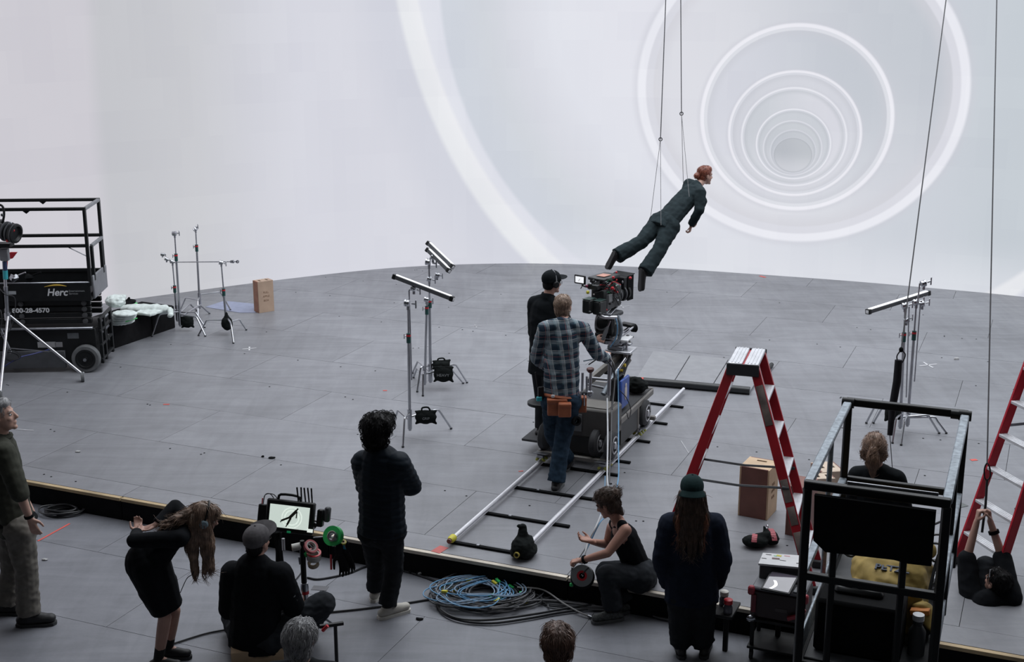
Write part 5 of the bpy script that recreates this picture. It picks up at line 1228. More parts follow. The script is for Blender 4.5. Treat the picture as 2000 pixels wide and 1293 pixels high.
    g = MB(); pts = [P(.60 - .29*t, -.0185, zd-.055 + .030*math.sin(PI*t*.8) - .012*t) for t in np.linspace(0, 1, 12)]; g.tube(pts, [.002+.010*math.sin(PI*t*.95) for t in np.linspace(0, 1, 12)], mat('swoosh_gold', (.55, .36, .05), .6), 6); g.build('gold_swoosh', root)
    font_mesh('unit_number', '800-28-4570', .085, wh_, basis(P(.82, .060-.03, zs+hh*2.45), fx, Z_), root, .003, 'CENTER', 0, .0025, 1.12)
    b = MB(); b.box(P(1.35, -.018, zd-.13), (.75, .004, .045), mat('label_strip', (.32, .34, .36), .6), M, .001); b.build('label_strip', root)
far_lift()
def near_lift():
    # black slab lift on the lower floor, its raised basket close to the viewer
    def Zp(px, py, Zd): b_ = -(py-646.5)/FPX; return V((0, 0, CAMH)) + V(((px-1000)/FPX, CP+b_*SP, -SP+b_*CP))*Zd
    nl, nr = Zp(1578, 945, 7.15), Zp(1864, 973, 7.15); fl_, fr_ = Zp(1668, 783, 9.3), Zp(1885, 803, 9.3)
    zt = (nl.z+nr.z+fl_.z+fr_.z)/4
    def onz(px, py): return at(px, py, zt)
    nl, nr, fl_, fr_ = onz(1578, 946), onz(1864, 973), onz(1668, 784), onz(1887, 803)
    l = ((fl_-nl) + (fr_-nr)); l.z = 0; Ln = l.length/2; l.normalize(); w = V((l.y, -l.x, 0)); Wd = ((nr-nl).dot(w) + (fr_-fl_).dot(w))/2
    print('nearlift', Ln, Wd, zt, nl, l)
    root = thing('scissor_lift', V((nl.x, nl.y, 0)), 'near scissor lift at the lower right, black rails and galvanised side rails', 'lift')
    zd = zt-1.10; o = V((nl.x, nl.y, 0)); M = Matrix((l, w, Z_)).transposed()
    P = lambda a, b_, z: o + l*a + w*b_ + Z_*z
    def bx(nm, a0, a1, b0, b1, z0, z1, m, bev=.006, par=root): b = MB(); b.box(P((a0+a1)/2, (b0+b1)/2, (z0+z1)/2), (a1-a0, b1-b0, z1-z0), m, M, bev); return b.build(nm, par)
    def rail(nm, p, q, m, s=.045, s2=None): b = MB(); b.bar(P(*p), P(*q), s, s2 or s, m, None, .006); return b.build(nm, root)
    zm = zt-.56
    rail('top_rail', (0, -.02, zt), (0, Wd+.02, zt), black, .05); rail('top_rail', (Ln, -.02, zt), (Ln, Wd+.02, zt), black, .05)
    for bb in (0, Wd):
        rail('side_rail', (.02, bb, zt), (Ln-.02, bb, zt), galv, .055, .03); rail('side_mid_rail', (.02, bb, zm), (Ln-.02, bb, zm), galv, .05, .03)
        rail('corner_post', (0, bb, zd-.1), (0, bb, zt-.02), black, .046); rail('corner_post', (Ln, bb, zd), (Ln, bb, zt-.02), black, .045)
        rail('toe_board', (0, bb, zd+.06), (Ln, bb, zd+.06), galv, .02, .12)
        for a in (Ln-.03,): b = MB(); b.lathe(P(a, bb, zt), w, [(-.04, .035), (.04, .035)], black, 14); b.build('rail_clamp', root)
    b = MB(); b.lathe(P(Ln-.03, Wd-.09, zt), w, [(0, .030), (.06, .030), (.062, .02)], blackplas, 14); b.build('end_knob', root)
    rail('end_mid_rail', (0, 0, zm), (0, Wd, zm), black, .045); rail('end_mid_rail', (Ln, 0, zm), (Ln, Wd, zm), black, .045)
    for t in (.22, .73): rail('gate_post', (0, Wd*t, zd), (0, Wd*t, zt-.10), black, .036)
    for bb, a in ((0, .9), (Wd, .9)): rail('post', (a, bb, zd), (a, bb, zt), galv if bb == 0 else black, .03)
    # black board hung on the near end
    v = []
    b = MB(); zb0, zb1 = zt-.385, zt-.03
    poly = [P(-.045, .05, zb1), P(-.045, Wd-.05, zb1), P(-.045, Wd-.05, zb0+.03), P(-.045, Wd-.18, zb0+.025), P(-.045, Wd-.25, zb0+.035), P(-.045, .13, zb0+.02), P(-.045, .06, zb0+.08)]
    b.prism(poly, -l*.03, blackmat); b.build('sign_board', root)
    b = MB(); b.bar(P(.03, Wd*.28, zt+.03), P(.06, Wd-.05, zt+.02), .012, .02, steel); b.build('loose_bar', root)
    bx('platform', -.02, Ln, 0, Wd, zd-.14, zd, black); bx('deck', .02, Ln-.02, .03, Wd-.03, zd, zd+.012, dgrey)
    n = 4; zs = .50; hh = (zd-.14-zs)/n
    for i in range(n):
        za = zs+hh*i
        for bb in (.10, Wd-.10):
            b = MB(); b.bar(P(.15, bb-.02, za), P(Ln-.15, bb-.02, za+hh), .04, .08, black); b.build('scissor_arm', root); b = MB(); b.bar(P(.15, bb+.03, za+hh), P(Ln-.15, bb+.03, za), .04, .08, black); b.build('scissor_arm', root)
        b = MB(); b.cyl(P(Ln/2, .04, za+hh/2), P(Ln/2, Wd-.04, za+hh/2), .03, steel, 10); b.build('pin', root)
    bx('chassis', 0, Ln, .04, Wd-.04, .12, .50, black)
    for a in (.25, Ln-.25):
        for bb in (.02, Wd-.02): b = MB(); b.lathe(P(a, bb-.05, .19), w, [(0, .12), (.01, .19), (.09, .19), (.10, .12)], rubberg, 22); b.build('wheel', root)
    # things on the platform
    ym = fabric('yellow_tarpaulin', (.50, .36, .12), .55, var=.15)
    zf = zd+.012
    c = P(.78, Wd*.58, zf+.27); v = Vol(); v.ell(c, (.34, .25, .17), l, w, amp=.12, fr=3); v.slab(c - Z_*.12, (.52, .42, .28), l, w); v.limb(c + l*.22 + Z_*.1, c + l*.05 + w*.2 + Z_*.17, .07, .05); v.limb(c - l*.30 + w*.22 - Z_*.08, c - l*.42 + w*.3 - Z_*.13, .07, .02)
    rb = thing('rope_bag', c - Z_*.27, 'yellow tarpaulin rope bag lying inside the near lift basket', 'bag'); bo = v.fuse('bag', ym, .010, rb, 3, wrinkle(.012, 10, 2.))
    nrm = (V((0, 0, CAMH)) - c).normalized(); nrm = (Z_*.85 - l*.5).normalized()
    iv = wm(bo).inverted(); hits = []
    for hx, hy in ((1742, 1112), (1722, 1110), (1764, 1116), (1742, 1106)):
        ro = iv @ V((0, 0, CAMH)); rd = (iv.to_3x3() @ ray(hx, hy)).normalized(); ok, hp, hn, _ = bo.ray_cast(ro, rd); hits.append(wm(bo) @ hp if ok else None)
    if all(h is not None for h in hits):
        tx = (hits[2]-hits[1]).normalized(); ty = (hits[3]-hits[0]).normalized(); font_mesh('lettering', 'PETZL', .075, mat('print_blue', (.03, .05, .10), .6), basis(hits[0] + tx.cross(ty).normalized()*.003, tx, ty), rb, .0035, 'CENTER', 0, .0015)
    b = MB(); b.tube(crs([c + w*.26 + Z_*.13 + l*.1, c + w*.25 + Z_*.10 - l*.12, c + w*.24 + Z_*.02 - l*.30], 4), .010, blackmat, 6); b.build('zip_strip', rb)
    b = MB(); b.bar(c - l*.36 + w*.15 - Z_*.06, c - l*.37 + w*.26 - Z_*.04, .05, .03, mat('orange_patch', (.6, .2, .03), .6)); b.build('orange_patch', rb)
    c = P(.28, Wd*.42, zf+.17); root2 = thing('equipment_case', c - Z_*.17, 'large black case in the front of the near lift basket', 'case'); b = MB(); b.box(c, (.34, .50, .34), blackmat, M, .02); b.build('body', root2); b = MB(); b.box(c + Z_*.18 - w*.02, (.10, .28, .05), blackplas, M, .02); b.tube(crs([c + Z_*.20 - w*.12, c + Z_*.225 - w*.05, c + Z_*.205 + w*.03, c + Z_*.21 + w*.10], 4), .014, blackplas, 8); b.build('lid_latch', root2)
    for sg in (-.09, .07): b = MB(); b.box(c + Z_*.200 + w*sg, (.03, .05, .02), steel, M, .004); b.build('latch', root2)
    c = P(.30, Wd*.85, zf+.12); b = MB(); b.lathe(c - Z_*.12, Z_, [(0, .05), (.15, .05), (.19, .025), (.20, .03), (.235, .03)], dgrey, 16); o2 = b.build('bottle', origin=c - Z_*.12); tag(o2, 'grey bottle with white cap in the right corner of the near basket', 'bottle'); b = MB(); b.lathe(c + Z_*.10, Z_, [(0, .034), (.035, .034)], white, 14); b.build('cap', o2)
    rr = random.Random(5)
    for i in range(9):
        c = P(1.55 + rr.uniform(-.18, .3), Wd*rr.uniform(.15, .9), zf+.05+.02*i); pts = []
        ph = rr.uniform(0, 6)
        for k in range(14): a = 2*PI*k/14; pts.append(c + l*math.cos(a)*rr.uniform(.12, .17) + w*math.sin(a)*rr.uniform(.12, .17) + Z_*(.03+.03*math.sin(3*a+ph)))
        b = MB(); b.tube(crs(pts, 3, True), .009, (cablek, cableg, cablek)[i % 3], 6, closed=True); tag(b.build('cable', origin=V((c.x, c.y, zf))), 'coiled dark cable piled in the far end of the near basket', 'cable', 'coils in the near lift basket')
    for i, (a, bb, m) in enumerate(((.75, .12, redp), (1.15, .88, steel), (.55, .88, galv))):
        c = P(a, Wd*bb, zf+.08); v = Vol(); v.ell(c, (.10, .06, .07), l, w, amp=.3, fr=5); v.limb(c, c + l*.12 + Z_*.03, .03, .02); tag(v.fuse('rigging_hardware', (redp, steel, dgrey)[i], .008, None, 2, wrinkle(.008, 30), origin=c - Z_*.07), ('red shackle and strap bundle at the left side of the near basket', 'steel clamp pile at the right side of the near basket', 'dark strap bundle near the bottle in the near basket')[i], 'rigging')
near_lift()
# ------------------------------------------------------------------ ladders
def ladder_side(root, feet, top, n, tread_m=alum, cr=red, top_frac=.97, tw=.09, rail_w=.085, tread_list=None, inner=1):
    """feet (near, far) and top (near, far): rail end points; n treads"""
    for f, t in zip(feet, top):
        b = MB(); d = (t-f).normalized(); wd = (feet[1]-feet[0]).normalized()
        b.bar(f + d*.06, t, .028, rail_w, cr, wd.cross(d), .004); o = b.build('rail', root)
    sd = (feet[1]-feet[0]).normalized(); mid = None
    for f, t in zip(feet, top):
        d = (t-f).normalized(); b = MB(); b.box(f + Z_*.035, (.05, .12, .07), rubber, Matrix((sd, sd.cross(Z_), Z_)).transposed(), .01); b.build('foot', root)
    for i in range(1, n+1):
        z = .305*i; fr_ = z/(top[0].z-feet[0].z)
        if fr_ > .93: break
        a, e = feet[0].lerp(top[0], fr_), feet[1].lerp(top[1], fr_); n_ = sd.cross(Z_)
        b = MB(); M = Matrix((sd, n_, Z_)).transposed(); b.box((a+e)/2, ((e-a).length-.02, tw, .028), tread_m, M, .004)
        for q in (-.3, 0, .3): b.box((a+e)/2 + n_*tw*q + Z_*.0155, ((e-a).length-.06, .012, .005), tread_m, M, .001)
        b.build('tread', root)
def ladders():
    nL, nR = at(1278, 1120), at(1588, 1160)
    e = (nR-nL); e.z = 0; span = e.length; e.normalize(); f = V((-e.y, e.x, 0))
    zt = STG + 1.80
    tn = at(1452, 716, zt); tf = at(1472, 693, zt)
    print('ladder span', span, 'ang', math.degrees(math.atan2(e.y, e.x)), tn, tf)
    f2 = (tf-tn); f2.z = 0; dt = f2.length; f2.normalize(); print('depth', dt, math.degrees(math.atan2(f2.y, f2.x)))
    root = thing('stepladder', V(((nL.x+nR.x)/2, (nL.y+nR.y)/2, STG)), 'red double-sided stepladder with aluminium treads standing over a wooden box', 'ladder')
    mid = (nL+nR)/2; dpt = .56
    fF = f
    topn = V((tn.x, tn.y, zt)); hw = .10
    L0, L1 = nL, nL + fF*dpt; R0, R1 = nR, nR + fF*dpt
    td = dt + .06
    tL0, tL1 = topn - e*hw, topn - e*hw + fF*td; tR0, tR1 = topn + e*hw, topn + e*hw + fF*td
    ladder_side(root, (L0, L1), (tL0, tL1), 5); ladder_side(root, (R0, R1), (tR0, tR1), 5)
    M = Matrix((e, fF, Z_)).transposed(); c = topn + fF*td/2
    for sg in (-1, 1):
        b = MB(); b.box(c + e*sg*.072 + Z_*.02, (.125, td+.07, .035), alum, M, .006)
        for q in (-.03, 0, .03): b.box(c + e*(sg*.072+q) + Z_*.04, (.010, td+.05, .006), alum, M, .001)
        b.build('top_cap', root)
    b = MB(); b.box(c + Z_*.005, (.02, td+.05, .03), red, M, .002); b.build('hinge_strip', root)
    for s in (-.5, .5): b = MB(); b.box(c + fF*s*(td+.09) - Z_*.02, (.29, .012, .11), dgrey, M, .01); b.build('cap_end_plate', root)
    for q in (0, 1):
        a, d_ = (L0, L1)[q].lerp((tL0, tL1)[q], .46), (R0, R1)[q].lerp((tR0, tR1)[q], .46)
        m_ = (a+d_)/2 - Z_*.02
        b = MB(); b.tube([a, m_, d_], .011, dgrey, 6); b.bar(a, m_, .03, .006, dgrey); b.bar(m_, d_, .03, .006, dgrey); o = b.build('spreader', root)
        for z in (a, d_): b = MB(); b.lathe(z, e, [(-.03, .022), (.03, .022)], dgrey, 10); b.build('pivot', o)
    # decals on the near rails
    for t0, t1, (fa, tb) in ((.74, .92, (R0, tR0)), (.40, .50, (R0, tR0)), (.13, .27, (R0, tR0)), (.30, .38, (R0, tR0))):
        p, q = fa.lerp(tb, t0), fa.lerp(tb, t1); d = (q-p).normalized(); b = MB(); b.bar(p - fF*.0155, q - fF*.0155, .002, .07, mat('rail_decal', (.13, .10, .09), .6, var=.4), fF.cross(d).cross(d) if False else None); bb = MB(); X_ = fF; Y2 = d.cross(fF)
        bb.box((p+q)/2 - fF*.0155, (.07, .003, (q-p).length), mat('rail_decal', (0, 0, 0)), Matrix((Y2, fF, d)).transposed(), .001); bb.build('decal', root)
    # second ladder, partly in frame at the right
    F1 = at(1866, 1100); F2 = at(1958, 1165); wv = (F2-F1); wv.z = 0; print('lad2 width', wv.length); wv.normalize(); lean = V((-wv.y, wv.x, 0));
    if lean.x < 0: lean = -lean
    F2 = F1 + wv*.58
    H2 = 3.1; run = .84
    T1 = F1 + lean*run + Z_*H2 + wv*.10; T2 = F2 + lean*run + Z_*H2 - wv*.10
    r2 = thing('stepladder', F1, 'bright red stepladder leaning into frame at the right edge beside the crouching man', 'ladder')
    redb = mat('bright_red_rail', (.50, .012, .03), .35, var=.1)
    ladder_side(r2, (F1, F2), (T1, T2), 9, cr=redb, tw=.085, rail_w=.085, tread_m=mat('pale_tread', (.66, .67, .70), .45, .3))
    B1, B2 = F1 + lean*(run*2+.1), F2 + lean*(run*2+.1)
    ladder_side(r2, (B1, B2), (T1, T2), 0, cr=redb, rail_w=.06)
    b = MB(); b.box((T1+T2)/2, (.45, .22, .05), redb, Matrix((wv, lean, Z_)).transposed(), .01); b.build('top_cap', r2)
    for q in (0, 1): a = (F1, F2)[q].lerp((T1, T2)[q], .42); d_ = (B1, B2)[q].lerp((T1, T2)[q], .42); b = MB(); b.bar(a, d_, .006, .028, steel); b.build('spreader', r2)
    c = at(1998, 998); v = Vol(); v.limb(c + V((-.04, 0, .045)), c + V((.16, -.03, .05)), .038, .044, (Z_, .85)); v.limb(c + V((.16, -.03, .05)), c + V((.17, -.03, .10)), .045, .045, fb=True)
    o = v.fuse('shoe', shoe_w, .006, None, 2, origin=c); tag(o, 'off-white shoe of someone beyond the right edge, behind the ladder', 'shoe'); b = MB(); b.box(c + V((.07, -.015, .010)), (.30, .09, .02), dgrey, -.15, .008); b.build('sole', o)
ladders()
# pink-strapped sandbag by the ladder
def pinkbag():
    c = at(1488, 1066); rt = thing('shot_bag', c, 'black saddle sandbag with faded red straps between ladder and cart', 'sandbag')
    v = Vol(); v.ell(c + V((-.07, -.02, .055)), (.12, .085, .055), (1, -.1, 0), (.1, 1, 0), amp=.08); v.ell(c + V((.09, .05, .065)), (.07, .10, .06), (1, .3, 0), (-.2, 1, .2), amp=.08); v.limb(c + V((-.05, 0, .07)), c + V((.08, .05, .08)), .05, .05); v.limb(c + V((.05, .06, .09)), c + V((.03, .09, .15)), .03, .012)
    v.fuse('bag', bagk, .008, rt, 2, wrinkle(.004, 25))
    for p, d, k in ((V((-.075, -.02, .055)), V((.25, 1, 0)), .088), (V((.10, .045, .065)), V((-.1, 1, .2)), .10)):
        b = MB(); d = d.normalized(); s = V((d.y, -d.x, 0))
        for a in np.linspace(-1.2, 1.2, 9)[:-1]:
            a2 = a + .30; p0 = c + p + d*k*math.sin(a) + Z_*.062*math.cos(a); p1 = c + p + d*k*math.sin(a2) + Z_*.062*math.cos(a2); b.bar(p0, p1, .05, .006, pink, s.cross(p1-p0))
        b.build('strap', rt)
    b = MB(); b.ring(c + V((.06, .10, .15)), (1, .3, 0), .022, .014, .006, chrome, 14); b.build('ring', rt)
pinkbag()
# ------------------------------------------------------------------ camera track
TU = V((math.cos(R(67.2)), math.sin(R(67.2)), 0)); TW = V((TU.y, -TU.x, 0))     # along the track, across it
LA = at(884, 1054, STG+.05); LA.z = 0; RA = at(1031, 1068, STG+.05); RA.z = 0
def tpt(s, side, z=STG): p = LA + TU*s + TW*side; return V((p.x, p.y, z))
GA = (RA-LA).dot(TW); RS = (RA-LA).dot(TU); Lt = (at(1338, 762, STG+.05)-RA).dot(TU) + RS
def track():
    root = thing('camera_track', tpt(0, 0), 'straight steel camera track on black ties, running under the dolly', 'track')
    al = mat('track_steel', (.78, .78, .82), .35, .5, var=.06)
    for sd, s0 in ((0, 0), (GA, RS-.05)):
        b = MB(); b.cyl(tpt(s0, sd, STG+.065), tpt(Lt, sd, STG+.065), .019, al, 12); b.build('rail', root)
        b = MB(); b.cyl(tpt(s0+.05, sd-.0, STG+.032), tpt(Lt, sd-.0, STG+.032), .010, al, 8); b.build('lower_rail', root)
    b = MB(); c = tpt(-.03, 0, STG+.065); b.lathe(c, TU, [(-.03, .026), (0, .036), (.05, .036), (.055, .026)], yellow, 14); b.lathe(c - TU*.035, TU, [(-.02, .022), (.0, .022)], wood2, 12); b.build('end_cap', root)
    for s in (.03, .80, 1.55, 2.30, 2.72, 3.45, 4.15, 4.85):
        o = .0; b = MB(); a, e = tpt(s, -.05, STG+.012), tpt(s, GA+.16 if s > .1 else GA+.02, STG+.012); b.bar(a, e, .045, .020, blackmat); t = b.build('tie', root)
        b = MB(); b.box(tpt(s, GA*.35, STG+.026), (.03, .03, .012), steel, R(67), .002); b.build('tie_lock', t)
    # sandbag on the near end of the right rail
    c = tpt(RS-.12, GA, STG+.11); rt = thing('sandbag', c - Z_*.11, 'black sandbag slumped over the near end of the right track rail', 'sandbag')
    v = Vol(); v.ell(c, (.10, .14, .11), TW, TU, amp=.1); v.ell(c + TU*.02 + TW*.05 - Z_*.05, (.07, .13, .06), TW, TU); v.ell(c - TW*.05 - Z_*.05, (.06, .12, .06), TW, TU); v.limb(c + Z_*.06, c + Z_*.17 + TU*.02 - TW*.01, .06, .035)
    v.limb(c + Z_*.15, c + Z_*.19 - TW*.04, .02, .018); v.fuse('bag', bagk, .008, rt, 2, wrinkle(.005, 25))
    b = MB(); b.ring(c - TU*.15 - Z_*.03, TU, .028, .018, .02, mat('brass_ring', (.35, .28, .06), .4), 16); b.build('rail_end_ring', rt)
track()
# ------------------------------------------------------------------ floor mat behind the ladder
def floor_mats():
    a, bq, c_, d_ = at(1240, 747), at(1466, 768), at(1500, 714), at(1275, 690)
    n = 3; gm = mat('grey_vinyl', (.22, .225, .24), .40, var=.08, bump=.2, bscale=8); M = None
    for i in range(n):
        t0, t1 = i/n+.004, (i+1)/n-.004
        q = [a.lerp(bq, t0), a.lerp(bq, t1), d_.lerp(c_, t1), d_.lerp(c_, t0)]
        root = thing('crash_mat', (q[0]+q[2])/2, ('leftmost', 'middle', 'rightmost')[i] + ' of three thin grey mats laid side by side behind the dolly', 'mat', 'grey mats behind the dolly')
        b = MB(); b.prism([V((p.x, p.y, STG+.001)) for p in q], (0, 0, .035), gm); b.build('pad', root)
    e = (bq-a).normalized()
    for k, (p, q_, r_) in enumerate(((a + e*(-.1) - TU*.07, bq - TU*.05, .05),)):
        p.z = q_.z = STG+r_; b = MB(); b.tube([p, p.lerp(q_, .5) + Z_*.004, q_], r_, mat('rolled_black', (.02, .022, .024), .35, bump=.3), 12); o = b.build('rolled_mat', origin=(p+q_)/2 - Z_*r_); tag(o, 'long black rolled mat edge lying in front of the grey mats', 'mat')
    b = MB(); p = at(1253, 752); p.z = STG+.051; b.lathe(p - e*.02, e, [(0, .0525), (.045, .0525)], taper, 16); b.build('orange_band', o)
    b = MB(); p = at(1507, 716); b.tube([p + V((0, 0, .03)), p - TU*.35 + V((0, 0, .03))], .03, rubber, 10); tag(b.build('rolled_strip', origin=p), 'short dark roll at the right edge of the grey mats behind the ladder', 'roll')
floor_mats()
# ------------------------------------------------------------------ dolly
def dolly():
    F3 = Matrix((E, Fv, Z_)).transposed()
    o = at(1140, 880); root = thing('camera_dolly', tpt(2.9, GA/2), 'grey camera dolly with rubber wheels riding on the track', 'dolly')
    def bxw(nm, c, size, m, bev=.008, par=root, rot=F3): b = MB(); b.box(c, size, m, rot, bev); return b.build(nm, par)
    fz = STG
    beige = mat('dolly_grey', (.17, .16, .148), .45, .2, var=.06); beiged = mat('dolly_dark_panel', (.035, .036, .037), .5); grip_ = mat('grip_tape', (.045, .046, .05), .9, bump=.4, bscale=300)
    s0, s1 = 2.42, 3.98; cw = GA/2
    def T(s, w, z): p = tpt(s, w, STG+z); return p
    RT = Matrix((TW, TU, Z_)).transposed()
    # carriage bars on the rails and skate trucks
    for s in (2.32, 2.52):
        bxw('cross_bar', T(s, cw, .135), (GA+.14, .05, .05), beiged if s > 2.4 else beige, rot=RT)
    for s in (3.95,): bxw('cross_bar', T(s, cw, .135), (GA+.14, .05, .05), beige, rot=RT)
    yw = mat('skate_wheel', (.42, .44, .08), .45, var=.2)
    for s in (2.32, 3.55):
        for sd, sg in ((0, -1), (GA, 1)):
            tr = bxw('wheel_truck', T(s, sd, .125), (.07, .20, .035), steel, .004, rot=RT)
            for dy in (-.08, 0, .08):
                for wx in (-.035, .035):
                    c = T(s+dy, sd+wx, .092); b = MB(); ax = (TW*.8 + Z_*(.6 if wx > 0 else -.6)).normalized(); b.lathe(c - ax*.014, ax, [(0, .018), (.006, .026), (.022, .026), (.028, .018)], yw, 12); b.lathe(c - ax*.018, ax, [(0, .010), (.036, .010)], steel, 8); b.build('skate_wheel', tr)
            b = MB(); n_ = 8; vs = []
            for i in range(n_+1):
                a = PI*.15 + PI*.7*i/n_; vs += [T(s - .17*math.cos(a), sd - .07, .155 + .05*math.sin(a)*0 + .045*(1-math.sin(a))), T(s - .17*math.cos(a), sd + .09, .155 + .045*(1-math.sin(a)))]
            fs = [(2*i, 2*i+1, 2*i+3, 2*i+2) for i in range(n_)]; nv = len(vs); vs2 = vs + [q - Z_*.006 for q in vs]; fs2 = fs + [tuple(nv+k for k in reversed(f)) for f in fs] + [(0, 1, nv+1, nv), (nv-2, nv-1, 2*nv-1, 2*nv-2)]
            fs2 += [(2*i, 2*i+2, nv+2*i+2, nv+2*i) for i in range(n_)] + [(2*i+1, 2*i+3, nv+2*i+3, nv+2*i+1) for i in range(n_)]
            b.add(vs2, fs2, steel); b.build('saddle_plate', tr)
    # road wheels
    for s, w_, two in ((2.42, -.02, 0), (2.42, GA+.03, 1), (3.62, -.02, 0), (3.62, GA+.03, 0)):
        for k in range(2 if two else 1):
            c = T(s, w_ - (.17 if k else 0), .30); sg = 1 if w_ > 0 else -1; b = MB()
            b.lathe(c - TW*.045, TW, [(0, .10), (.004, .132), (.02, .150), (.07, .150), (.086, .132), (.09, .10)], rubber, 28); wh = b.build('wheel', root)
            b = MB(); b.lathe(c + TW*sg*.042, TW*sg, [(0, .10), (.008, .10), (.010, .088), (.0, .080), (.0, .045), (.014, .040), (.018, .02)], mat('rim_grey', (.40, .40, .42), .4, .6), 20); rm = b.build('rim', wh)
            for a in range(5): p = c + TW*sg*.052 + (TU*math.cos(a*1.257)+Z_*math.sin(a*1.257))*.062; b = MB(); b.lathe(p, TW*sg, [(0, .010), (.004, .010)], blackmat, 8); b.build('rim_hole', rm)
    # chassis: rear housing, side pans, deck with grip tape
    bxw('rear_housing', T(2.62, cw+.05, .50), (GA-.05, .38, .34), mat('housing_grey', (.085, .080, .075), .45, .2, var=.06), .025, rot=RT)
    bxw('housing_cap', T(2.60, cw+.05, .675), (GA-.16, .26, .012), beige, .004, rot=RT)
    bxw('rear_panel', T(2.425, cw+.0, .50), (.10, .01, .20), mat('panel_label', (.12, .125, .13), .5), .004, rot=RT)
    bxw('rear_skirt', T(2.47, cw-.09, .27), (GA-.18, .03, .26), beiged, .01, rot=RT)
    bxw('chassis_box', T(3.22, cw, .30), (GA-.10, 1.0, .22), beiged, .02, rot=RT)
    for sd in (-.01, GA+.01): bxw('side_rail', T(3.30, sd, .445), (.03, 1.40, .07), beige, .008, rot=RT); bxw('side_plate', T(3.10, sd, .29), (.02, .62, .25), beiged, .006, rot=RT)
    bxw('deck', T(3.32, cw, .478), (GA-.01, 1.34, .016), grip_, .003, rot=RT); bxw('deck_end', T(4.0, cw, .475), (GA+.03, .03, .03), beige, .006, rot=RT)
    for k in (-.04, .04): b = MB(); b.lathe(T(3.86, GA-.10+k, .486), Z_, [(0, .014), (.002, .014)], tapew, 12); b.build('deck_bolt', root)
    for sd in (-.012, GA+.012): bxw('leg_bracket', T(3.42, sd, .28), (.03, .05, .30), beige, .006, rot=RT)
    # operator's side board and seat
    b = MB(); c = Q(1056, 787, 13.7); b.lathe(c, Z_, [(-.02, .12), (-.015, .145), (.015, .145), (.022, .12)], blackplas, 22); b.cyl(c, V((c.x+.25, c.y+.05, c.z-.1)), .02, steel, 10); b.build('seat', root)
    bxw('side_board', V((J_op.x, J_op.y, STG+.16)), (.42, .42, .03), grip_, .006, rot=RT)
    for dx in (.22,): b = MB(); b.bar(V((J_op.x, J_op.y, STG+.135)) , T(3.1, .05, .22), .05, .03, steel); b.build('board_arm', root)
    # push bar, steering post, lever with brown knob
    Yn = 13.45
    b = MB(); b.cyl(Q(1152, 775, Yn), Q(1154, 722, Yn), .016, steel, 10); lv = b.build('lever', root); b = MB(); b.lathe(Q(1153, 722, Yn), Z_, [(-.03, .022), (-.01, .040), (.012, .040), (.02, .03)], mat('brown_knob', (.10, .04, .035), .4), 16); b.build('knob', lv)
    b = MB(); b.tube(crs([Q(1189, 772, Yn), Q(1190, 735, Yn), Q(1191, 702, Yn), Q(1187, 690, Yn+.03)], 4), .020, steel, 10); b.build('push_handle', root)
    b = MB(); b.tube([Q(1137, 770, Yn+.1), Q(1138, 728, Yn+.1)], .014, steel, 8); b.tube([Q(1146, 772, Yn+.15), Q(1146, 735, Yn+.15)], .012, steel, 8); b.build('control_post', root)
    b = MB(); b.blob(Q(1152, 768, Yn), (.04, .035, .035), steel, None, 10, 6); b.blob(Q(1140, 768, Yn), (.035, .03, .03), dgrey, None, 10, 6); b.build('valve_block', root)
    # lifting arm: two inclined beams, piston, head platform
    Ya, Yb = 14.15, 14.55
    for dy in (0, .18):
        b = MB(); b.bar(Q(1150, 745, Ya+dy), Q(1222, 684, Yb+dy), .055, .07, beige); b.build('arm_beam', root)
        b = MB(); b.bar(Q(1185, 768, Ya+.1+dy), Q(1229, 700, Yb+dy), .045, .06, beige); b.build('arm_beam', root)
    b = MB(); b.box(Q(1206, 712, 14.40), (.24, .30, .03), grip_, RT @ Matrix.Rotation(R(35), 3, 'X'), .004); b.build('arm_cover', root); b = MB(); b.box(Q(1207, 702, 14.50), (.22, .03, .035), yellowp, RT, .004); b.build('yellow_stripe', root)
    for px, py in ((1212, 724), (1217, 713)): b = MB(); b.lathe(Q(px, py, 14.30), TW, [(0, .02), (.03, .02)], yellowp, 12); b.build('yellow_knob', root)
    b = MB(); b.cyl(Q(1178, 770, 14.0), Q(1204, 726, 14.2), .030, galv, 12); b.cyl(Q(1204, 726, 14.2), Q(1222, 700, 14.3), .018, chrome, 10); b.build('piston', root)
    b = MB(); b.cyl(Q(1150, 738, 14.1), Q(1196, 742, 14.1), .018, steel, 10); b.cyl(Q(1145, 750, 14.1), Q(1190, 760, 14.1), .015, steel, 10); b.build('cross_tube', root)
    for i, (px, py, sx, sy, sz, m) in enumerate(((1213, 683, .30, .26, .03, alum), (1206, 676, .18, .20, .05, steel), (1222, 671, .14, .10, .03, chrome), (1200, 668, .22, .16, .02, alum), (1226, 690, .05, .20, .10, beige), (1210, 660, .26, .22, .025, white), (1190, 662, .12, .12, .05, chrome))):
        bxw('head_plate', Q(px, py, 14.5), (sx, sy, sz), m, .006)
    for px in (1200, 1212, 1224): b = MB(); b.cyl(Q(px, 690, 14.45), Q(px, 664, 14.45), .013, chrome, 8); b.build('head_stud', root)
    # battery box with blue side and black bag beside it
    bxw('battery_box', Q(1205, 765, 14.12), (.07, .30, .38), blackplas, .02, rot=RT); b = MB(); c = Q(1219, 766, 14.10); b.box(c, (.035, .28, .34), mat('blue_panel', (.025, .07, .30), .4, var=.05), RT, .012); bp_ = b.build('blue_panel', root)
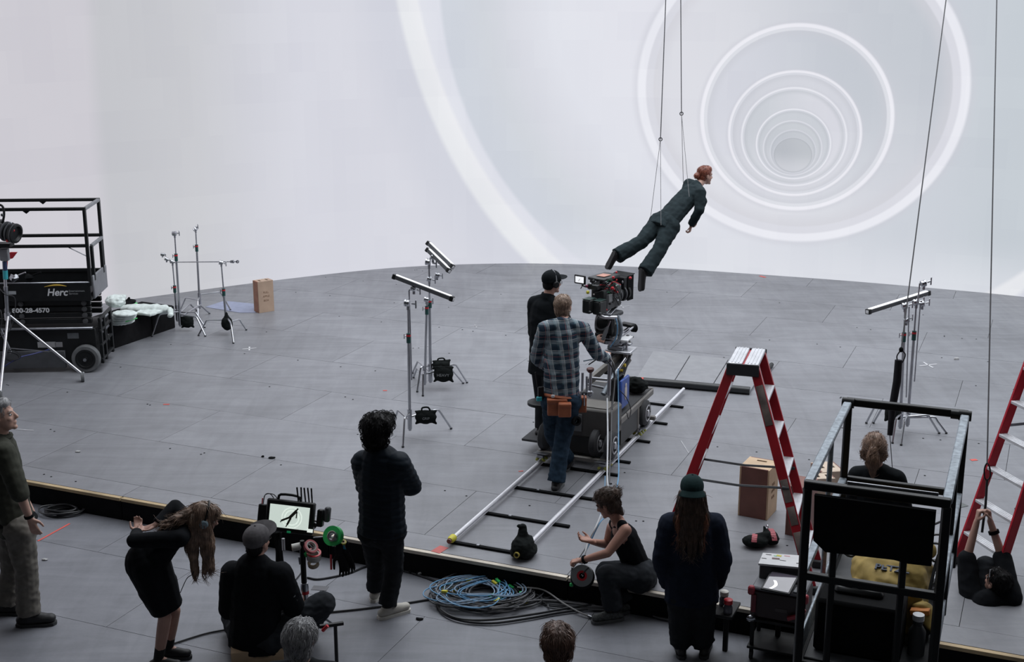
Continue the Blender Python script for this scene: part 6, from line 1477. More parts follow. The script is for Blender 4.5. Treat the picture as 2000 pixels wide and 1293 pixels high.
    b = MB(); b.blob(c + TW*.020 + Z_*.0, (.006, .045, .09), mat('panel_figure', (.5, .45, .42), .6), RT, 12, 8); b.blob(c + TW*.020 + Z_*.08, (.006, .03, .03), mat('panel_figure', (0, 0, 0)), RT, 10, 6); b.build('printed_figure', bp_)
    b = MB(); b.bar(Q(1200, 748, 14.1), Q(1218, 732, 14.1), .03, .03, blackplas); b.build('carry_handle', bp_)
    v = Vol(); c = Q(1241, 752, 14.75); v.ell(c, (.15, .12, .09), E, Fv, amp=.3, fr=3); v.fuse('cable_bag', bagk, .010, root, 2, wrinkle(.008, 20))
    # ---- the film camera on its geared head, above the dolly
    cr_ = thing('film_camera', Q(1190, 655, 14.5), 'black film camera with matte box, small monitor and cables on the dolly head', 'camera')
    def bc(nm, px, py, Y, size, m, ang=0, par=cr_, bev=.006, tilt=0):
        Mx = Matrix.Rotation(R(ang), 3, 'Z') @ Matrix.Rotation(R(tilt), 3, 'X'); b = MB(); b.box(Q(px, py, Y), size, m, Mx, bev); return b.build(nm, par)
    def tc(nm, pts, r, m, par=cr_, n=8, sm=3): b = MB(); b.tube(crs([Q(*p) for p in pts], sm), r, m, n); return b.build(nm, par)
    YC = 14.5; ca = -38      # the lens axis points away to the right
    ax = V((math.sin(R(38)), math.cos(R(38)), .02)).normalized(); sxv = V((ax.y, -ax.x, 0)).normalized(); CM = Matrix((sxv, sxv.cross(ax)*-1, Z_)).transposed() if False else Matrix((sxv, V((-sxv.y, sxv.x, 0)), Z_)).transposed()
    def cb(nm, px, py, Y, size, m, bev=.006, par=cr_): b = MB(); b.box(Q(px, py, Y), size, m, CM, bev); return b.build(nm, par)
    dgr = mat('camera_dark', (.020, .023, .024), .4, var=.3); grn = mat('dark_green_shell', (.015, .035, .032), .4)
    cb('body', 1184, 580, YC, (.20, .34, .24), dgr, .02); cb('side_unit', 1190, 588, YC-.10, (.05, .16, .18), mat('unit_grey', (.07, .075, .08), .45), .01); cb('display', 1191, 582, YC-.14, (.03, .07, .09), mat('dim_screen', (.22, .23, .24), .3), .004)
    for px, py in ((1151, 597), (1171, 600)):
        bt = cb('battery', px, py, YC-.28, (.105, .14, .155), mat('battery_black', (.014, .017, .017), .4), .012); b = MB(); b.box(Q(px, py-8, YC-.28) + Z_*.035 , (.10, .135, .006), grn, CM, .002); b.build('top_plate', bt)
        b = MB(); b.box(Q(px-.5, py+11, YC-.36), (.05, .004, .010), mat('small_print', (.25, .27, .27), .6), CM, .001); b.build('print', bt)
    tp = cb('top_unit', 1180, 541, YC+.0, (.22, .34, .035), dgr, .01); b = MB(); b.box(Q(1179, 537.5, YC-.02), (.11, .14, .004), mat('orange_label', (.45, .22, .17), .6), CM, .001); b.build('label', tp)
    cb('mount_block', 1166, 558, YC-.1, (.14, .2, .06), dgr, .01); cb('lens_bracket', 1196, 560, YC+.1, (.14, .16, .06), steel, .01)
    lb = MB(); c0 = Q(1196, 578, YC+.1); lb.lathe(c0, ax, [(-.05, .06), (0, .075), (.05, .075), (.055, .085), (.10, .085), (.105, .072), (.22, .072), (.225, .09), (.26, .09)], blackplas, 22); ln = lb.build('lens', cr_)
    for h in (.07, .17): b = MB(); b.ring(c0 + ax*h, ax, .092, .070, .022, dgrey, 28); b.build('gear_ring', ln)
    # matte box: a deep black hood
    mc = Q(1209, 561, YC+.30); mb_ = thing('tmp', mc, None, None); bpy.data.objects.remove(mb_)
    b = MB(); hw_, hh_, dp = .105, .130, .13; P4 = lambda a, z, t: mc + sxv*a + Z_*z + ax*t
    b.box(mc + Z_*hh_, (2*hw_, dp, .012), blackplas, CM, .003); b.box(mc - Z_*hh_, (2*hw_, dp, .012), blackplas, CM, .003); b.box(mc + sxv*hw_, (.012, dp, 2*hh_), blackplas, CM, .003); b.box(mc - sxv*hw_, (.012, dp, 2*hh_), blackplas, CM, .003)
    mb_ = b.build('matte_box', cr_)
    b = MB(); b.box(mc - ax*dp*.5, (2*hw_, .02, 2*hh_), blackmat, CM, .004); b.lathe(mc - ax*(dp*.5+.04), ax, [(0, .08), (.04, .10)], blackmat, 20); b.build('filter_stage', mb_)
    b = MB(); b.box(mc + ax*.08 + Z_*.142, (.24, .13, .008), blackplas, CM @ Matrix.Rotation(R(8), 3, 'X'), .002); b.build('top_flag', mb_); b = MB(); b.box(mc + ax*.06 + sxv*.116, (.008, .12, .29), blackmat, CM, .002); b.build('side_flag', mb_)
    for (dx, dz) in ((.05, .05), (.09, -.02), (.06, -.07), (.10, .09), (.02, .10)): b = MB(); b.blob(mc - ax*(dp*.5+.015) + sxv*dx + Z_*dz, (.010, .008, .016), (steel, chrome, redp)[int(dx*100) % 3], None, 8, 5); b.build('knob', mb_)
    # on-board monitor
    mo = cb('monitor', 1133, 546, YC-.15, (.15, .02, .10), blackplas, .006); mo2 = basis(Q(1133, 546, YC-.15) - V((-sxv.y, sxv.x, 0))*.0115, sxv, Z_)
    b = MB(); q = Q(1133, 546, YC-.15) - V((-sxv.y, sxv.x, 0))*.011; b.box(q, (.112, .003, .068), mat('small_screen_light', (.8, .8, .8), .4, emit=(.75, .77, .8), es=.9, var=.02), CM, .001); b.build('screen', mo)
    b = MB(); q2 = q - V((-sxv.y, sxv.x, 0))*.003; b.bar(q2 + sxv*.008 + Z_*.012, q2 - sxv*.012 - Z_*.014, .009, .002, blackmat); b.build('tiny_figure', mo)
    tc('monitor_arm', ((1136, 556, YC-.15), (1143, 560, YC-.15), (1150, 560, YC-.12), (1158, 566, YC-.1)), .009, dgrey); tc('monitor_lever', ((1139, 556, YC-.16), (1134, 564, YC-.17)), .005, blackplas)
    bc('magenta_clip', 1146, 559, YC-.14, (.035, .03, .03), mat('magenta', (.20, .03, .09), .5), 20); bc('yellow_plug', 1148, 571, YC-.2, (.03, .03, .035), yellow, 30)
    # tangle of fittings: individual small knobs, rods and coloured cables
    rr = random.Random(11)
    pal = [blackplas, blackplas, steel, dgrey, chrome, dgr, dgr, blackplas, redp, grn]
    for i in range(46):
        px, py = rr.uniform(1152, 1208), rr.uniform(548, 596); m = pal[i % len(pal)]; s = rr.uniform(.010, .026); c = Q(px, py, YC-.12+rr.uniform(-.05, .10))
        b = MB(); 
        if i % 3: b.box(c, (s*1.7, s*1.4, s), m, Matrix.Rotation(rr.uniform(0, 3), 3, 'Z'), .003)
        else: a = V((rr.uniform(-1, 1), rr.uniform(-1, 1), rr.uniform(-.6, .6))).normalized(); b.lathe(c, a, [(0, s*.7), (s*.9, s*.7), (s, s*.4)], m, 10)
        b.build('fitting', cr_)
    for i in range(16):
        x0, y0 = rr.uniform(1150, 1190), rr.uniform(552, 580); x1, y1 = rr.uniform(1180, 1214), rr.uniform(552, 600); m = (cablek, redp, cableg, cablek, mat('green_cable', (.02, .25, .12), .5))[i % 5]
        tc('cable', ((x0, y0, YC-.14), ((x0+x1)/2+rr.uniform(-6, 6), min(y0, y1)-rr.uniform(2, 9), YC-.17), (x1, y1, YC-.06)), .0055, m, n=6)
    for px, py, m, s in ((1204, 532, redp, .016), (1198, 542, redp, .022), (1196, 563, redp, .028), (1177, 598, redp, .018), (1184, 605, redp, .018), (1231, 543, redp, .022), (1164, 585, offw, .012), (1160, 575, offw, .014)):
        b = MB(); b.blob(Q(px, py, YC-.17), (s*.8, s*.7, s*.75), m, None, 10, 6); b.build('red_knob' if m is redp else 'pale_connector', cr_)
    tc('handle', ((1172, 552, YC-.05), (1180, 545, YC), (1205, 542, YC+.2)), .012, blackplas)
    # base plate rods, geared head, pan bars, curved hose
    b = MB(); b.bar(Q(1185, 614, YC-.2), Q(1206, 590, YC+.25), .10, .014, steel); b.build('base_plate', cr_)
    for d in (0, 1): b = MB(); b.cyl(Q(1184+d*5, 612+d*2, YC-.2), Q(1205+d*5, 591+d*2, YC+.25), .010, chrome, 8); b.build('rod', cr_)
    gh = thing('geared_head', Q(1190, 668, 14.5), 'black fluid head carrying the film camera, with curved silver hose and pan bar', 'camera head')
    b = MB(); b.lathe(Q(1181, 632, YC-.05), (1, -.25, 0), [(-.10, .09), (-.08, .125), (.10, .125), (.12, .09)], blackplas, 26); b.build('drum', gh); b = MB(); b.ring(Q(1176, 630, YC-.20), (.5, -1, 0), .09, .075, .012, dgrey, 24); b.build('dial', gh)
    b = MB(); b.box(Q(1193, 640, YC), (.22, .20, .16), dgr, CM, .03); b.build('housing', gh); b = MB(); b.box(Q(1185, 652, YC), (.20, .20, .05), blackplas, CM, .01); b.build('pan_base', gh)
    b = MB(); b.lathe(Q(1190, 662, YC), Z_, [(-.04, .10), (.0, .10), (.01, .07), (.04, .07)], chrome, 22); b.build('bowl', gh)
    b = MB(); b.box(Q(1192, 612, YC), (.20, .26, .05), dgrey, CM, .015); b.tube([Q(1168, 616, YC-.2), Q(1180, 620, YC-.22), Q(1204, 620, YC-.15)], .022, alum, 10); b.build('tilt_plate', gh)
    b = MB(); b.tube(crs([Q(1206, 616, YC-.1), Q(1212, 632, YC-.12), Q(1213, 650, YC-.12), Q(1207, 666, YC-.12), Q(1198, 674, YC-.12)], 5), .020, galv, 12); b.build('silver_hose', gh)
    b = MB(); b.tube(crs([Q(1203, 622, YC-.18), Q(1206, 640, YC-.2), Q(1203, 660, YC-.2), Q(1192, 678, YC-.2)], 5), .007, bluec, 8); b.build('blue_hose', gh)
    b = MB(); b.cyl(Q(1192, 626, YC-.24), Q(1186, 640, YC-.26), .010, chrome, 8); b.tube([Q(1187, 638, YC-.26), Q(1183, 648, YC-.28), Q(1177, 664, YC-.32)], [.014, .024, .020], dgrey, 12); b.build('pan_bar', gh)
    for d in (0, 1): b = MB(); b.cyl(Q(1208+d*4, 655+d*2, YC), Q(1236+d*3, 634+d*3, YC+.25), .016, chrome, 10); b.build('support_rod', gh)
    b = MB(); b.box(Q(1225, 634, YC+.15), (.16, .10, .035), blackplas, CM, .01); b.lathe(Q(1238, 641, YC+.25), (1, .5, 0), [(-.03, .04), (.02, .05), (.03, .04)], blackmat, 14); b.build('rod_end', gh)
    for i, (px, py) in enumerate(((1226, 656), (1230, 660), (1234, 658), (1222, 662), (1228, 667))): b = MB(); b.blob(Q(px, py, YC+.05), (.022, .02, .016), (dgrey, yellow, blackplas, steel, dgrey)[i], None, 8, 5); b.build('clamp', gh)
J_op = Q(1066, 842, 14.15)
dolly()
# ------------------------------------------------------------------ cables from the dolly to the crouching woman
def umbilical():
    for i, (pts, m, r, lb) in enumerate((
        ([(1186, 778, 13.3), (1187, 850, 12.6), (1186, 930, 11.9), (1187, 965, 11.6), (1168, 1020, 11.0), (1150, 1056, 10.86), (1140, 1090, 10.72), (1130, 1120, 10.70)], mat('white_cable', (.42, .43, .45), .4), .0085, 'pale grey cable running from the dolly into the crouching woman\'s hands'),
        ([(1192, 700, 13.4), (1200, 720, 13.3), (1195, 790, 13.2), (1193, 870, 12.5), (1190, 938, 12.0), (1194, 945, 11.9)], cablek, .008, 'black cable looping down from the dolly push handle'),
        ([(1207, 720, 13.5), (1208, 800, 13.2), (1208, 880, 12.5), (1207, 940, 12.0), (1190, 1000, 11.4), (1172, 1020, 11.02), (1152, 1060, 10.9), (1133, 1100, 10.72)], bluec, .0065, 'blue cable running beside the pale one from dolly to crouching woman'),
        ([(1182, 930, 12.0), (1180, 968, 11.7), (1170, 1014, 11.05), (1148, 1062, 10.88)], bluec, .005, 'short blue cable end just above the crouching woman\'s head'),
        ([(1150, 712, 13.6), (1170, 700, 13.5), (1186, 704, 13.35), (1200, 735, 13.3), (1196, 800, 13.0)], cablek, .007, 'black cable arching over the back of the dolly'),
        ([(1210, 762, 13.8), (1224, 778, 13.8), (1232, 800, 13.8), (1228, 818, 13.75), (1224, 806, 13.75)], cablek, .005, 'thin black cable dangling off the dolly deck side'),
        ([(1140, 705, 13.75), (1165, 702, 13.6), (1190, 712, 13.5), (1206, 740, 13.5)], mat('grey_blue_cable', (.12, .16, .19), .5), .007, 'grey-blue hose curving behind the plaid-shirted man'))):
        P_ = [Q(*p) for p in pts]; b = MB(); b.tube(crs(P_, 6), r, m, 7); tag(b.build('cable', origin=P_[0]), lb, 'cable')
umbilical()
def reel():
    c = Q(1137, 1124, 10.55); root = thing('cable_reel', c - Z_*.10, 'grey and black cable reel with a red hub held at the stage edge', 'reel')
    ax = V((-.15, -1, .35)).normalized(); b = MB(); b.ring(c, ax, .095, .045, .05, mat('reel_grey', (.16, .17, .175), .5), 30); b.build('flange', root); b = MB(); b.ring(c - ax*.05 - Z_*.02, ax, .105, .05, .04, blackplas, 30); b.build('back_flange', root)
    b = MB(); b.ring(c, ax, .045, .026, .04, redp, 22); b.build('red_hub', root); b = MB(); b.ring(c - ax*.01, ax, .030, .010, .05, blackmat, 16); b.build('core', root)
    b = MB(); b.tube([c + ax*.02, c + ax*.04 + V((.03, 0, .05)), c + ax*.03 + V((.06, 0, .08))], .006, blackplas, 6); b.build('crank', root)
    b = MB(); b.tube(crs([Q(1118, 1108, 10.6), Q(1116, 1130, 10.6), Q(1118, 1146, 10.58)], 4), .010, cableg, 8); b.build('cable_tail', root); b = MB(); b.box(Q(1116, 1142, 10.58), (.03, .02, .03), green, .4, .004); b.build('green_plug', root)
    b = MB(); b.tube(crs([Q(1152, 1060, 10.95), Q(1144, 1070, 10.9), Q(1128, 1095, 10.72), Q(1118, 1112, 10.65)], 4), .006, cablek, 6); b.build('black_strap', root)
reel()
# ------------------------------------------------------------------ cable pile
def cables():
    rr = random.Random(21); zf = .012
    cen = at(960, 1172, 0); 
    def loop(cx, cy, rx, ry, z, m, r, seed, lb, grp, wob=.10, cat='cable', turns=1.0, plug=None):
        q = random.Random(seed); n = 16; pts = []
        ph = [q.uniform(0, 6) for _ in range(4)]
        for k in range(int(n*turns)):
            a = 2*PI*k/n + ph[3]; w_ = 1 + wob*math.sin(2*a+ph[0]) + wob*.6*math.sin(3*a+ph[1]) - (k/n)*.10*(turns > 1)
            pts.append(V((cx + rx*w_*math.cos(a), cy + ry*w_*math.sin(a), z + .008*math.sin(2*a+ph[2]) + .010)))
        b = MB(); b.tube(crs(pts, 4, turns == 1.0), r, m, 6, closed=(turns == 1.0)); o = b.build('cable', origin=V((cx, cy, 0)))
        tag(o, lb, 'cable', grp)
        if plug is not None:
            p = pts[3]; bb = MB(); d = (pts[4]-pts[3]).normalized(); bb.bar(p, p + d*.06 + Z_*.01, .026, .022, plug); bb.build('plug', o)
    for i in range(20):
        m = (cableg, cablek, mat('mid_cable', (.07, .072, .08), .45))[i % 3]
        ox, oy = rr.uniform(-.14, .10), rr.uniform(-.06, .12); rx = rr.uniform(.24, .46); ry = rx*rr.uniform(.62, .85)
        loop(cen.x+ox, cen.y+oy+.02, rx, ry, zf+.003*i, m, .0065, i, 'dark or grey cable looped in the big pile below the stage edge', 'dark cables in the big pile', turns=rr.choice([1.0, 1.6, 2.2]), plug=(green, yellow, None, None, None, None, green)[i % 7])
    for i in range(9):
        ox, oy = rr.uniform(-.22, .02), rr.uniform(-.02, .12); rx = rr.uniform(.22, .38)
        loop(cen.x+ox, cen.y+oy, rx, rx*.80, .06+.004*i, (bluec, mat('pale_blue_cable', (.20, .28, .38), .4))[i % 2], .0055, 100+i, 'thin blue cable looped on top of the big pile', 'blue cables in the big pile', wob=.16, turns=rr.choice([1.0, 1.5]), plug=(green, None, yellow)[i % 3])
    def spiral(c, rx, ry, turns, m, r, lb):     # one cable wound into a coil
        pts = []; n = 16*turns
        for k in range(n):
            t = k/n; a = 2*PI*k/16; q = 1-.40*abs(math.sin(t*5.5)) + .03*math.sin(3.3*a); pts.append(V((c.x - .04*t + rx*q*math.cos(a), c.y + ry*q*math.sin(a), .012 + .055*t + .006*math.sin(2.7*a))))
        b = MB(); b.tube(crs(pts, 3), r, m, 6); tag(b.build('cable', origin=V((c.x, c.y, 0))), lb, 'cable')
    spiral(at(968, 1188, 0), .26, .15, 5, cableg, .007, 'grey cable wound in a tight coil at the front of the big pile')
    def run(pts, m, r, lb, grp=None, plug=None):
        P_ = [at(x, y, z) if z < .5 else Q(x, y, z) for x, y, z in pts]; b = MB(); b.tube(crs(P_, 6), r, m, 6); o = tag(b.build('cable', origin=V((P_[0].x, P_[0].y, 0))), lb, 'cable', grp)
        if plug: b = MB(); d = (P_[-1]-P_[-2]).normalized(); b.tube([P_[-1], P_[-1]+d*.05], r*1.8, plug, 8); b.build('plug', o)
    run([(855, 1170, .02), (862, 1195, .02), (900, 1212, .02), (960, 1217, .02), (1030, 1208, .02), (1090, 1197, .02), (1150, 1190, .02), (1200, 1192, .02)], cablek, .011, 'thick black cable curving round the front of the big pile')
    run([(852, 1160, .03), (856, 1185, .03), (890, 1207, .03), (950, 1211, .03), (1040, 1200, .03), (1120, 1186, .03), (1190, 1178, .02)], cablek, .011, 'second thick black cable just behind the front one of the pile')
    run([(870, 1185, .03), (930, 1180, .06), (1000, 1178, .06), (1060, 1172, .05), (1120, 1178, .03), (1180, 1186, .02)], cableg, .008, 'grey cable running right from the middle of the big pile')
    run([(1010, 1147, .09), (1060, 1152, .08), (1100, 1178, .05), (1130, 1195, .03), (1149, 1203, .02)], mat('pale_cable', (.26, .26, .26), .4), .0075, 'pale grey cable crossing from the pile towards the crouching woman\'s shoe', plug=steel)
    for i in range(6):
        run([(1030+8*i, 1166+3*i, .02), (1080, 1168+4*i, .02), (1140+5*i, 1176+3*i, .02), (1200+12*i, 1186+2*i, .02), (1290, 1198+2*i, .02), (1400, 1215+2*i, .02)], (cablek, mat('mid_cable', (0, 0, 0)))[i % 2], .008, 'dark cable running along the foot of the stage to the right', 'cables along the stage foot')
    run([(640, 1196, .01), (700, 1190, .01), (780, 1180, .01), (860, 1167, .01)], cablek, .009, 'straight dark cable crossing the lower floor behind the navy-jacket man')
    run([(600, 1128, .01), (625, 1131, .01), (680, 1120, .01), (730, 1104, .01), (800, 1118, .01), (870, 1142, .01)], cablek, .009, 'thick black cable from the monitor stand along the stage foot')
    run([(560, 1150, .01), (575, 1135, .01), (590, 1115, .01), (592, 1098, .01)], cablek, .006, 'short thin cable by the foot of the monitor stand')
    run([(330, 1260, .01), (400, 1238, .01), (452, 1228, .01)], cablek, .008, 'black cable coming in from the left beneath the seated man')
    c = at(128, 1003, 0)
    spiral(c, .26, .15, 6, cablek, .010, 'black cable coiled on the lower floor beside the left man')
    c = at(832, 1120, 0)   # small litter of connectors at the stage foot
    for i in range(10):
        p = c + V((rr.uniform(-.22, .25), rr.uniform(-.04, .08), .02)); b = MB(); b.blob(p, (.03+.02*rr.random(), .015, .014), (white, blackmat, cableg, blackmat)[i % 4] if i % 4 else mat('dull_white', (.3, .3, .3), .5), Matrix.Rotation(rr.uniform(0, 3), 3, 'Z'), 10, 6, .01, 30)
        tag(b.build('connector', origin=p - Z_*.015), 'loose cable connector among the clutter at the stage foot', 'connector', 'connectors at the stage foot')
cables()
# ------------------------------------------------------------------ director's monitor on its stand, with tapes and gloves
def monitor_rig():
    Ym = 10.62; a, b_, d_ = Q(525, 986, Ym+.04), Q(603, 995, Ym-.02), Q(603, 1034, Ym-.06)
    xw = (b_-a).normalized(); zw = (Q(564, 990, Ym)-Q(566, 1031, Ym-.05)).normalized(); zw = (zw - xw*zw.dot(xw)).normalized(); nw = xw.cross(zw)*-1
    if nw.y > 0: nw = -nw
    c = Q(564.5, 1010, Ym-.01); M = Matrix((xw, -nw, zw)).transposed(); Wm = .355; Hm = .195
    base_p = at(566, 1215, 0); base_p = V((c.x, c.y+.05, 0))
    root = thing('monitor', base_p, 'lit monitor on a black stand showing the flying woman, with five antennas', 'monitor')
    b = MB(); b.box(c - nw*.035, (Wm+.075, .06, Hm+.085), blackplas, M, .012); b.build('case', root)
    sc_m = mat('monitor_picture', (.62, .68, .64), .4, emit=(.52, .60, .55), es=.95, var=.03)
    b = MB(); b.box(c - nw*.002, (Wm, .006, Hm), sc_m, M, .001); sn = b.build('screen', root)
    ringm = mat('picture_ring', (.75, .78, .74), .5, emit=(.66, .72, .67), es=.95, var=.02); ringd = mat('picture_ring_shade', (.5, .54, .5), .5, emit=(.40, .46, .42), es=.95, var=.02); figm = mat('picture_figure', (.04, .045, .03), .5)
    S = lambda x, y: c + nw*.0022 + xw*x*Wm + zw*y*Hm
    for k, (r_, w_, mm) in enumerate(((.46, .022, ringm), (.42, .014, ringd), (.33, .012, ringm))):
        b = MB(); vs = []; n = 36
        for j in range(n):
            t = 2*PI*j/n
            for rr_ in (r_, r_-w_*1.6): vs.append(S(.07 + rr_*Hm/Wm*math.cos(t), -.02 + rr_*math.sin(t)) + nw*.0004*k)
        vs = [V(v) for v in vs]; b.add(vs + [v - nw*.001 for v in vs], [(2*j, 2*j+1, 2*((j+1) % n)+1, 2*((j+1) % n)) for j in range(n)] + [(2*n+2*j, 2*n+2*((j+1) % n), 2*n+2*((j+1) % n)+1, 2*n+2*j+1) for j in range(n)], mm); b.build('picture_ring', sn, smooth=False, recalc=False)
    fg = MB(); F_ = lambda x, y: S(.01+x*1.3, .01+y*1.25) + nw*.002
    for p, q, w_ in (((.01, -.02), (.13, .24), .026), ((.12, .24), (.155, .33), .014), ((.14, .20), (.135, -.02), .010), ((.02, 0), (-.15, -.16), .017), ((-.15, -.16), (-.165, -.22), .008), ((.03, -.03), (-.03, -.28), .018), ((-.03, -.28), (-.05, -.36), .009)): fg.bar(F_(*p), F_(*q), w_, .0015, figm, nw, .0003)
    fg.build('picture_figure', sn); b = MB(); b.box(F_(.42, -.40), (.05, .002, .03), ringm, M, .0005); b.build('picture_corner_mark', sn)
    b = MB(); hz = Hm/2+.04; b.tube(crs([c + xw*-.12 + zw*hz - nw*.03, c - xw*.10 + zw*(hz+.045) - nw*.03, c + xw*.05 + zw*(hz+.045) - nw*.03, c + xw*.085 + zw*hz - nw*.03], 3), .012, blackplas, 8); b.build('handle', root)
    b = MB(); b.box(c - xw*(Wm/2+.075) - nw*.05 - zw*.0, (.08, .05, .16), blackplas, M, .008); lb = b.build('receiver_box', root)
    for i in range(2): b = MB(); p = c - xw*(Wm/2+.08) + zw*.07 - nw*.05; b.tube(crs([p, p + zw*.09 + xw*.01, p + zw*.10 + xw*(.06+.03*i), p + zw*.03 + xw*(.12+.03*i)], 4), .004, (cablek, redp)[0], 6); b.build('cable', lb)
    b = MB(); p = c - xw*(Wm/2+.09) + zw*.07 - nw*.05; b.cyl(p, p + zw*.06, .006, redp, 6); b.build('red_connector', lb)
    b = MB(); b.box(c + xw*(Wm/2+.085) + zw*.015 - nw*.06, (.055, .07, .15), blackplas, M, .01); tb = b.build('transmitter', root); b = MB(); b.box(c + xw*(Wm/2+.14) + zw*.05 - nw*.07, (.05, .06, .13), dgrey, M, .012); b.build('battery', root)
    for i, (px, py, px2, py2) in enumerate(((583, 980, 580, 952), (589, 980, 588, 952), (597, 980, 594, 953), (604, 981, 601, 953), (610, 984, 608, 954))):
        b = MB(); b.tube([Q(px, py+2, Ym+.05), Q(px2, py2, Ym+.05)], [.006, .007], blackmat, 8); b.build('antenna', root)
    b = MB(); b.cyl(Q(612, 1017, Ym), Q(630, 1021, Ym), .008, dgrey, 8); b.prism([Q(613, 1020, Ym), Q(621, 1026, Ym), Q(614, 1034, Ym)], (0, .01, 0), blackplas); b.build('side_lever', root)
    b = MB(); b.box(c - zw*(Hm/2+.030) - nw*-.001 + xw*.01, (.035, .006, .018), mat('green_button', (.01, .12, .06), .4, emit=(.01, .3, .12), es=.3), M, .002); b.build('green_button', root)
    b = MB(); b.bar(Q(545, 1040, Ym+.03), V((Q(541, 1130, Ym+.05).x, Q(541, 1130, Ym+.05).y, .02)), .045, .04, blackmat); b.build('stand_leg', root)
    b = MB(); b.bar(Q(541, 1040, Ym+.02), Q(550, 1120, Ym), .05, .04, blackmat); b.bar(Q(550, 1100, Ym), V((base_p.x+.05, base_p.y, .02)), .04, .04, blackmat); b.build('stand_leg', root)
    b = MB(); b.cyl(Q(553, 1052, Ym-.03), Q(554, 1074, Ym-.03), .014, alum, 10); b.build('spigot', root)
    b = MB(); b.lathe(V((base_p.x, base_p.y, 0)), Z_, [(0, .22), (.012, .22), (.02, .05), (.06, .03)], blackmat, 24); b.build('stand_base', root)
    # tape pole
    Yp = 10.30; pb = Q(597, 1160, Yp); t = thing('tape_stand', V((pb.x, pb.y, 0)), 'black pole right of the seated man with tape rolls clipped to its arm', 'stand')
    b = MB(); b.tube([Q(590, 1056, Yp), Q(591, 1075, Yp), Q(592, 1100, Yp), Q(594, 1138, Yp)], [.018, .026, .024, .024], blackplas, 12); b.build('pole', t)
    b = MB(); b.lathe(Q(595, 1152, Yp), Z_, [(-.04, .03), (-.01, .03), (-.005, .036), (.03, .036), (.06, .03)], chrome, 14); b.build('chrome_joint', t); b = MB(); b.lathe(Q(596, 1155, Yp), Z_, [(-.02, .033), (.008, .033)], redp, 14); b.build('red_band', t)
    bp_ = V((pb.x, pb.y, .02)); b = MB(); b.cyl(Q(596, 1160, Yp), bp_, .026, chrome, 14); b.build('lower_pole', t)
    for a in (.3, 2.4, 4.5): b = MB(); b.tube([bp_ + Z_*.20, bp_ + V((math.cos(a)*.22, math.sin(a)*.22, .0))], .012, chrome, 8); b.build('leg', t)
    b = MB(); b.tube(crs([Q(592, 1094, Yp), Q(584, 1088, Yp), Q(586, 1102, Yp)], 4), .008, steel, 6); b.tube([Q(590, 1060, Yp), Q(604, 1064, Yp), Q(618, 1078, Yp)], .007, steel, 6); b.build('hook', t)
    def roll(px, py, ax, ro, ri, h, m, lb, Y=Yp, mi=None, grp=None):
        c_ = Q(px, py, Y); ax = V(ax).normalized(); r_ = thing('tape_roll', c_ - Z_*ro, lb, 'tape', grp); bb = MB(); bb.ring(c_, ax, ro, ri, h, m, 30); bb.build('tape', r_)
        bb = MB(); bb.ring(c_, ax, ri+.001, ri-.006, h*1.04, mi or wood, 26); bb.build('core', r_); return r_
    clr = mat('clear_tape', (.42, .40, .38), .25, var=.1)
    roll(580, 1068, (1, .3, .1), .032, .022, .085, mat('white_tape_roll', (.5, .5, .47), .6), 'white tape roll lying sideways left of the pole top')
    roll(607, 1068, (.55, -.45, .75), .062, .044, .03, mat('rim_red_clear', (.38, .10, .11), .4), 'clear tape roll with red rim, uppermost on the pole', mi=clr)
    roll(613, 1086, (.1, -.25, 1), .060, .044, .055, clr, 'wide clear tape roll below the red-rimmed one', mi=offw); b = MB(); b.ring(Q(613, 1080, Yp), (.1, -.25, 1), .062, .046, .016, redp, 28); tag(b.build('tape_roll', origin=Q(613, 1080, Yp)), 'thin red tape roll between the clear rolls on the pole', 'tape')
    roll(612, 1101, (0, -.5, 1), .048, .034, .03, mat('amber_tape', (.30, .24, .17), .3), 'small amber tape roll lowest on the pole'); roll(598, 1082, (1, .2, .3), .026, .016, .03, green, 'small green tape roll tucked against the pole')
    roll(651, 1047, (-.35, -.8, .45), .086, .044, .055, mat('bright_green_tape', (.03, .50, .12), .5, var=.04), 'large bright green tape roll hanging by the stage edge', 10.5, offw)
    b = MB(); b.ring(Q(650, 1048, 10.44), (-.35, -.8, .45), .042, .030, .04, steel, 22); b.tube([Q(645, 1046, 10.42), Q(655, 1041, 10.42), Q(650, 1055, 10.42)], .007, steel, 6); tag(b.build('carabiner', origin=Q(650, 1048, 10.44)), 'steel clip threaded through the large green tape roll', 'clip')
    roll(673, 1066, (1, -.5, .2), .030, .016, .03, mat('cyan_tape', (.03, .25, .38), .5), 'small blue tape roll beneath the green one', 10.5); roll(670, 1059, (.2, -.3, 1), .030, .018, .018, yellow, 'small yellow tape roll above the small blue one', 10.5); roll(665, 1073, (.8, -.6, .1), .026, .015, .022, mat('dark_red_tape', (.25, .03, .05), .5), 'small dark red tape roll beside the black gloves', 10.5)
    # the arm the hanging kit is clipped to
    b = MB(); b.tube([Q(612, 1050, 10.62), Q(640, 1048, 10.60), Q(664, 1052, 10.55), Q(662, 1078, 10.5)], .007, steel, 8); tag(b.build('clip_arm', origin=Q(662, 1078, 10.5)), 'thin steel arm from the monitor carrying the green tape and gloves', 'arm')
    for sg, (dx, lbx) in enumerate(((0, 'nearer of two black work gloves hanging below the green tape'), (.045, 'farther of two black work gloves hanging below the green tape'))):
        v = Vol(); w_ = Q(662, 1078, 10.48) + V((dx, .04*sg, 0)); hand(v, w_, V((.32, -.05, -1)), V((-.4, -.9, 0)), V((-1, .2, 0)), 1.32, curl=.25, spread=.45); v.limb(w_ + Z_*.05, w_, .040, .038)
        o = v.fuse('work_glove', fabric('glove_black', (.012, .012, .013)), .006, None, 1, origin=w_); tag(o, lbx, 'glove')
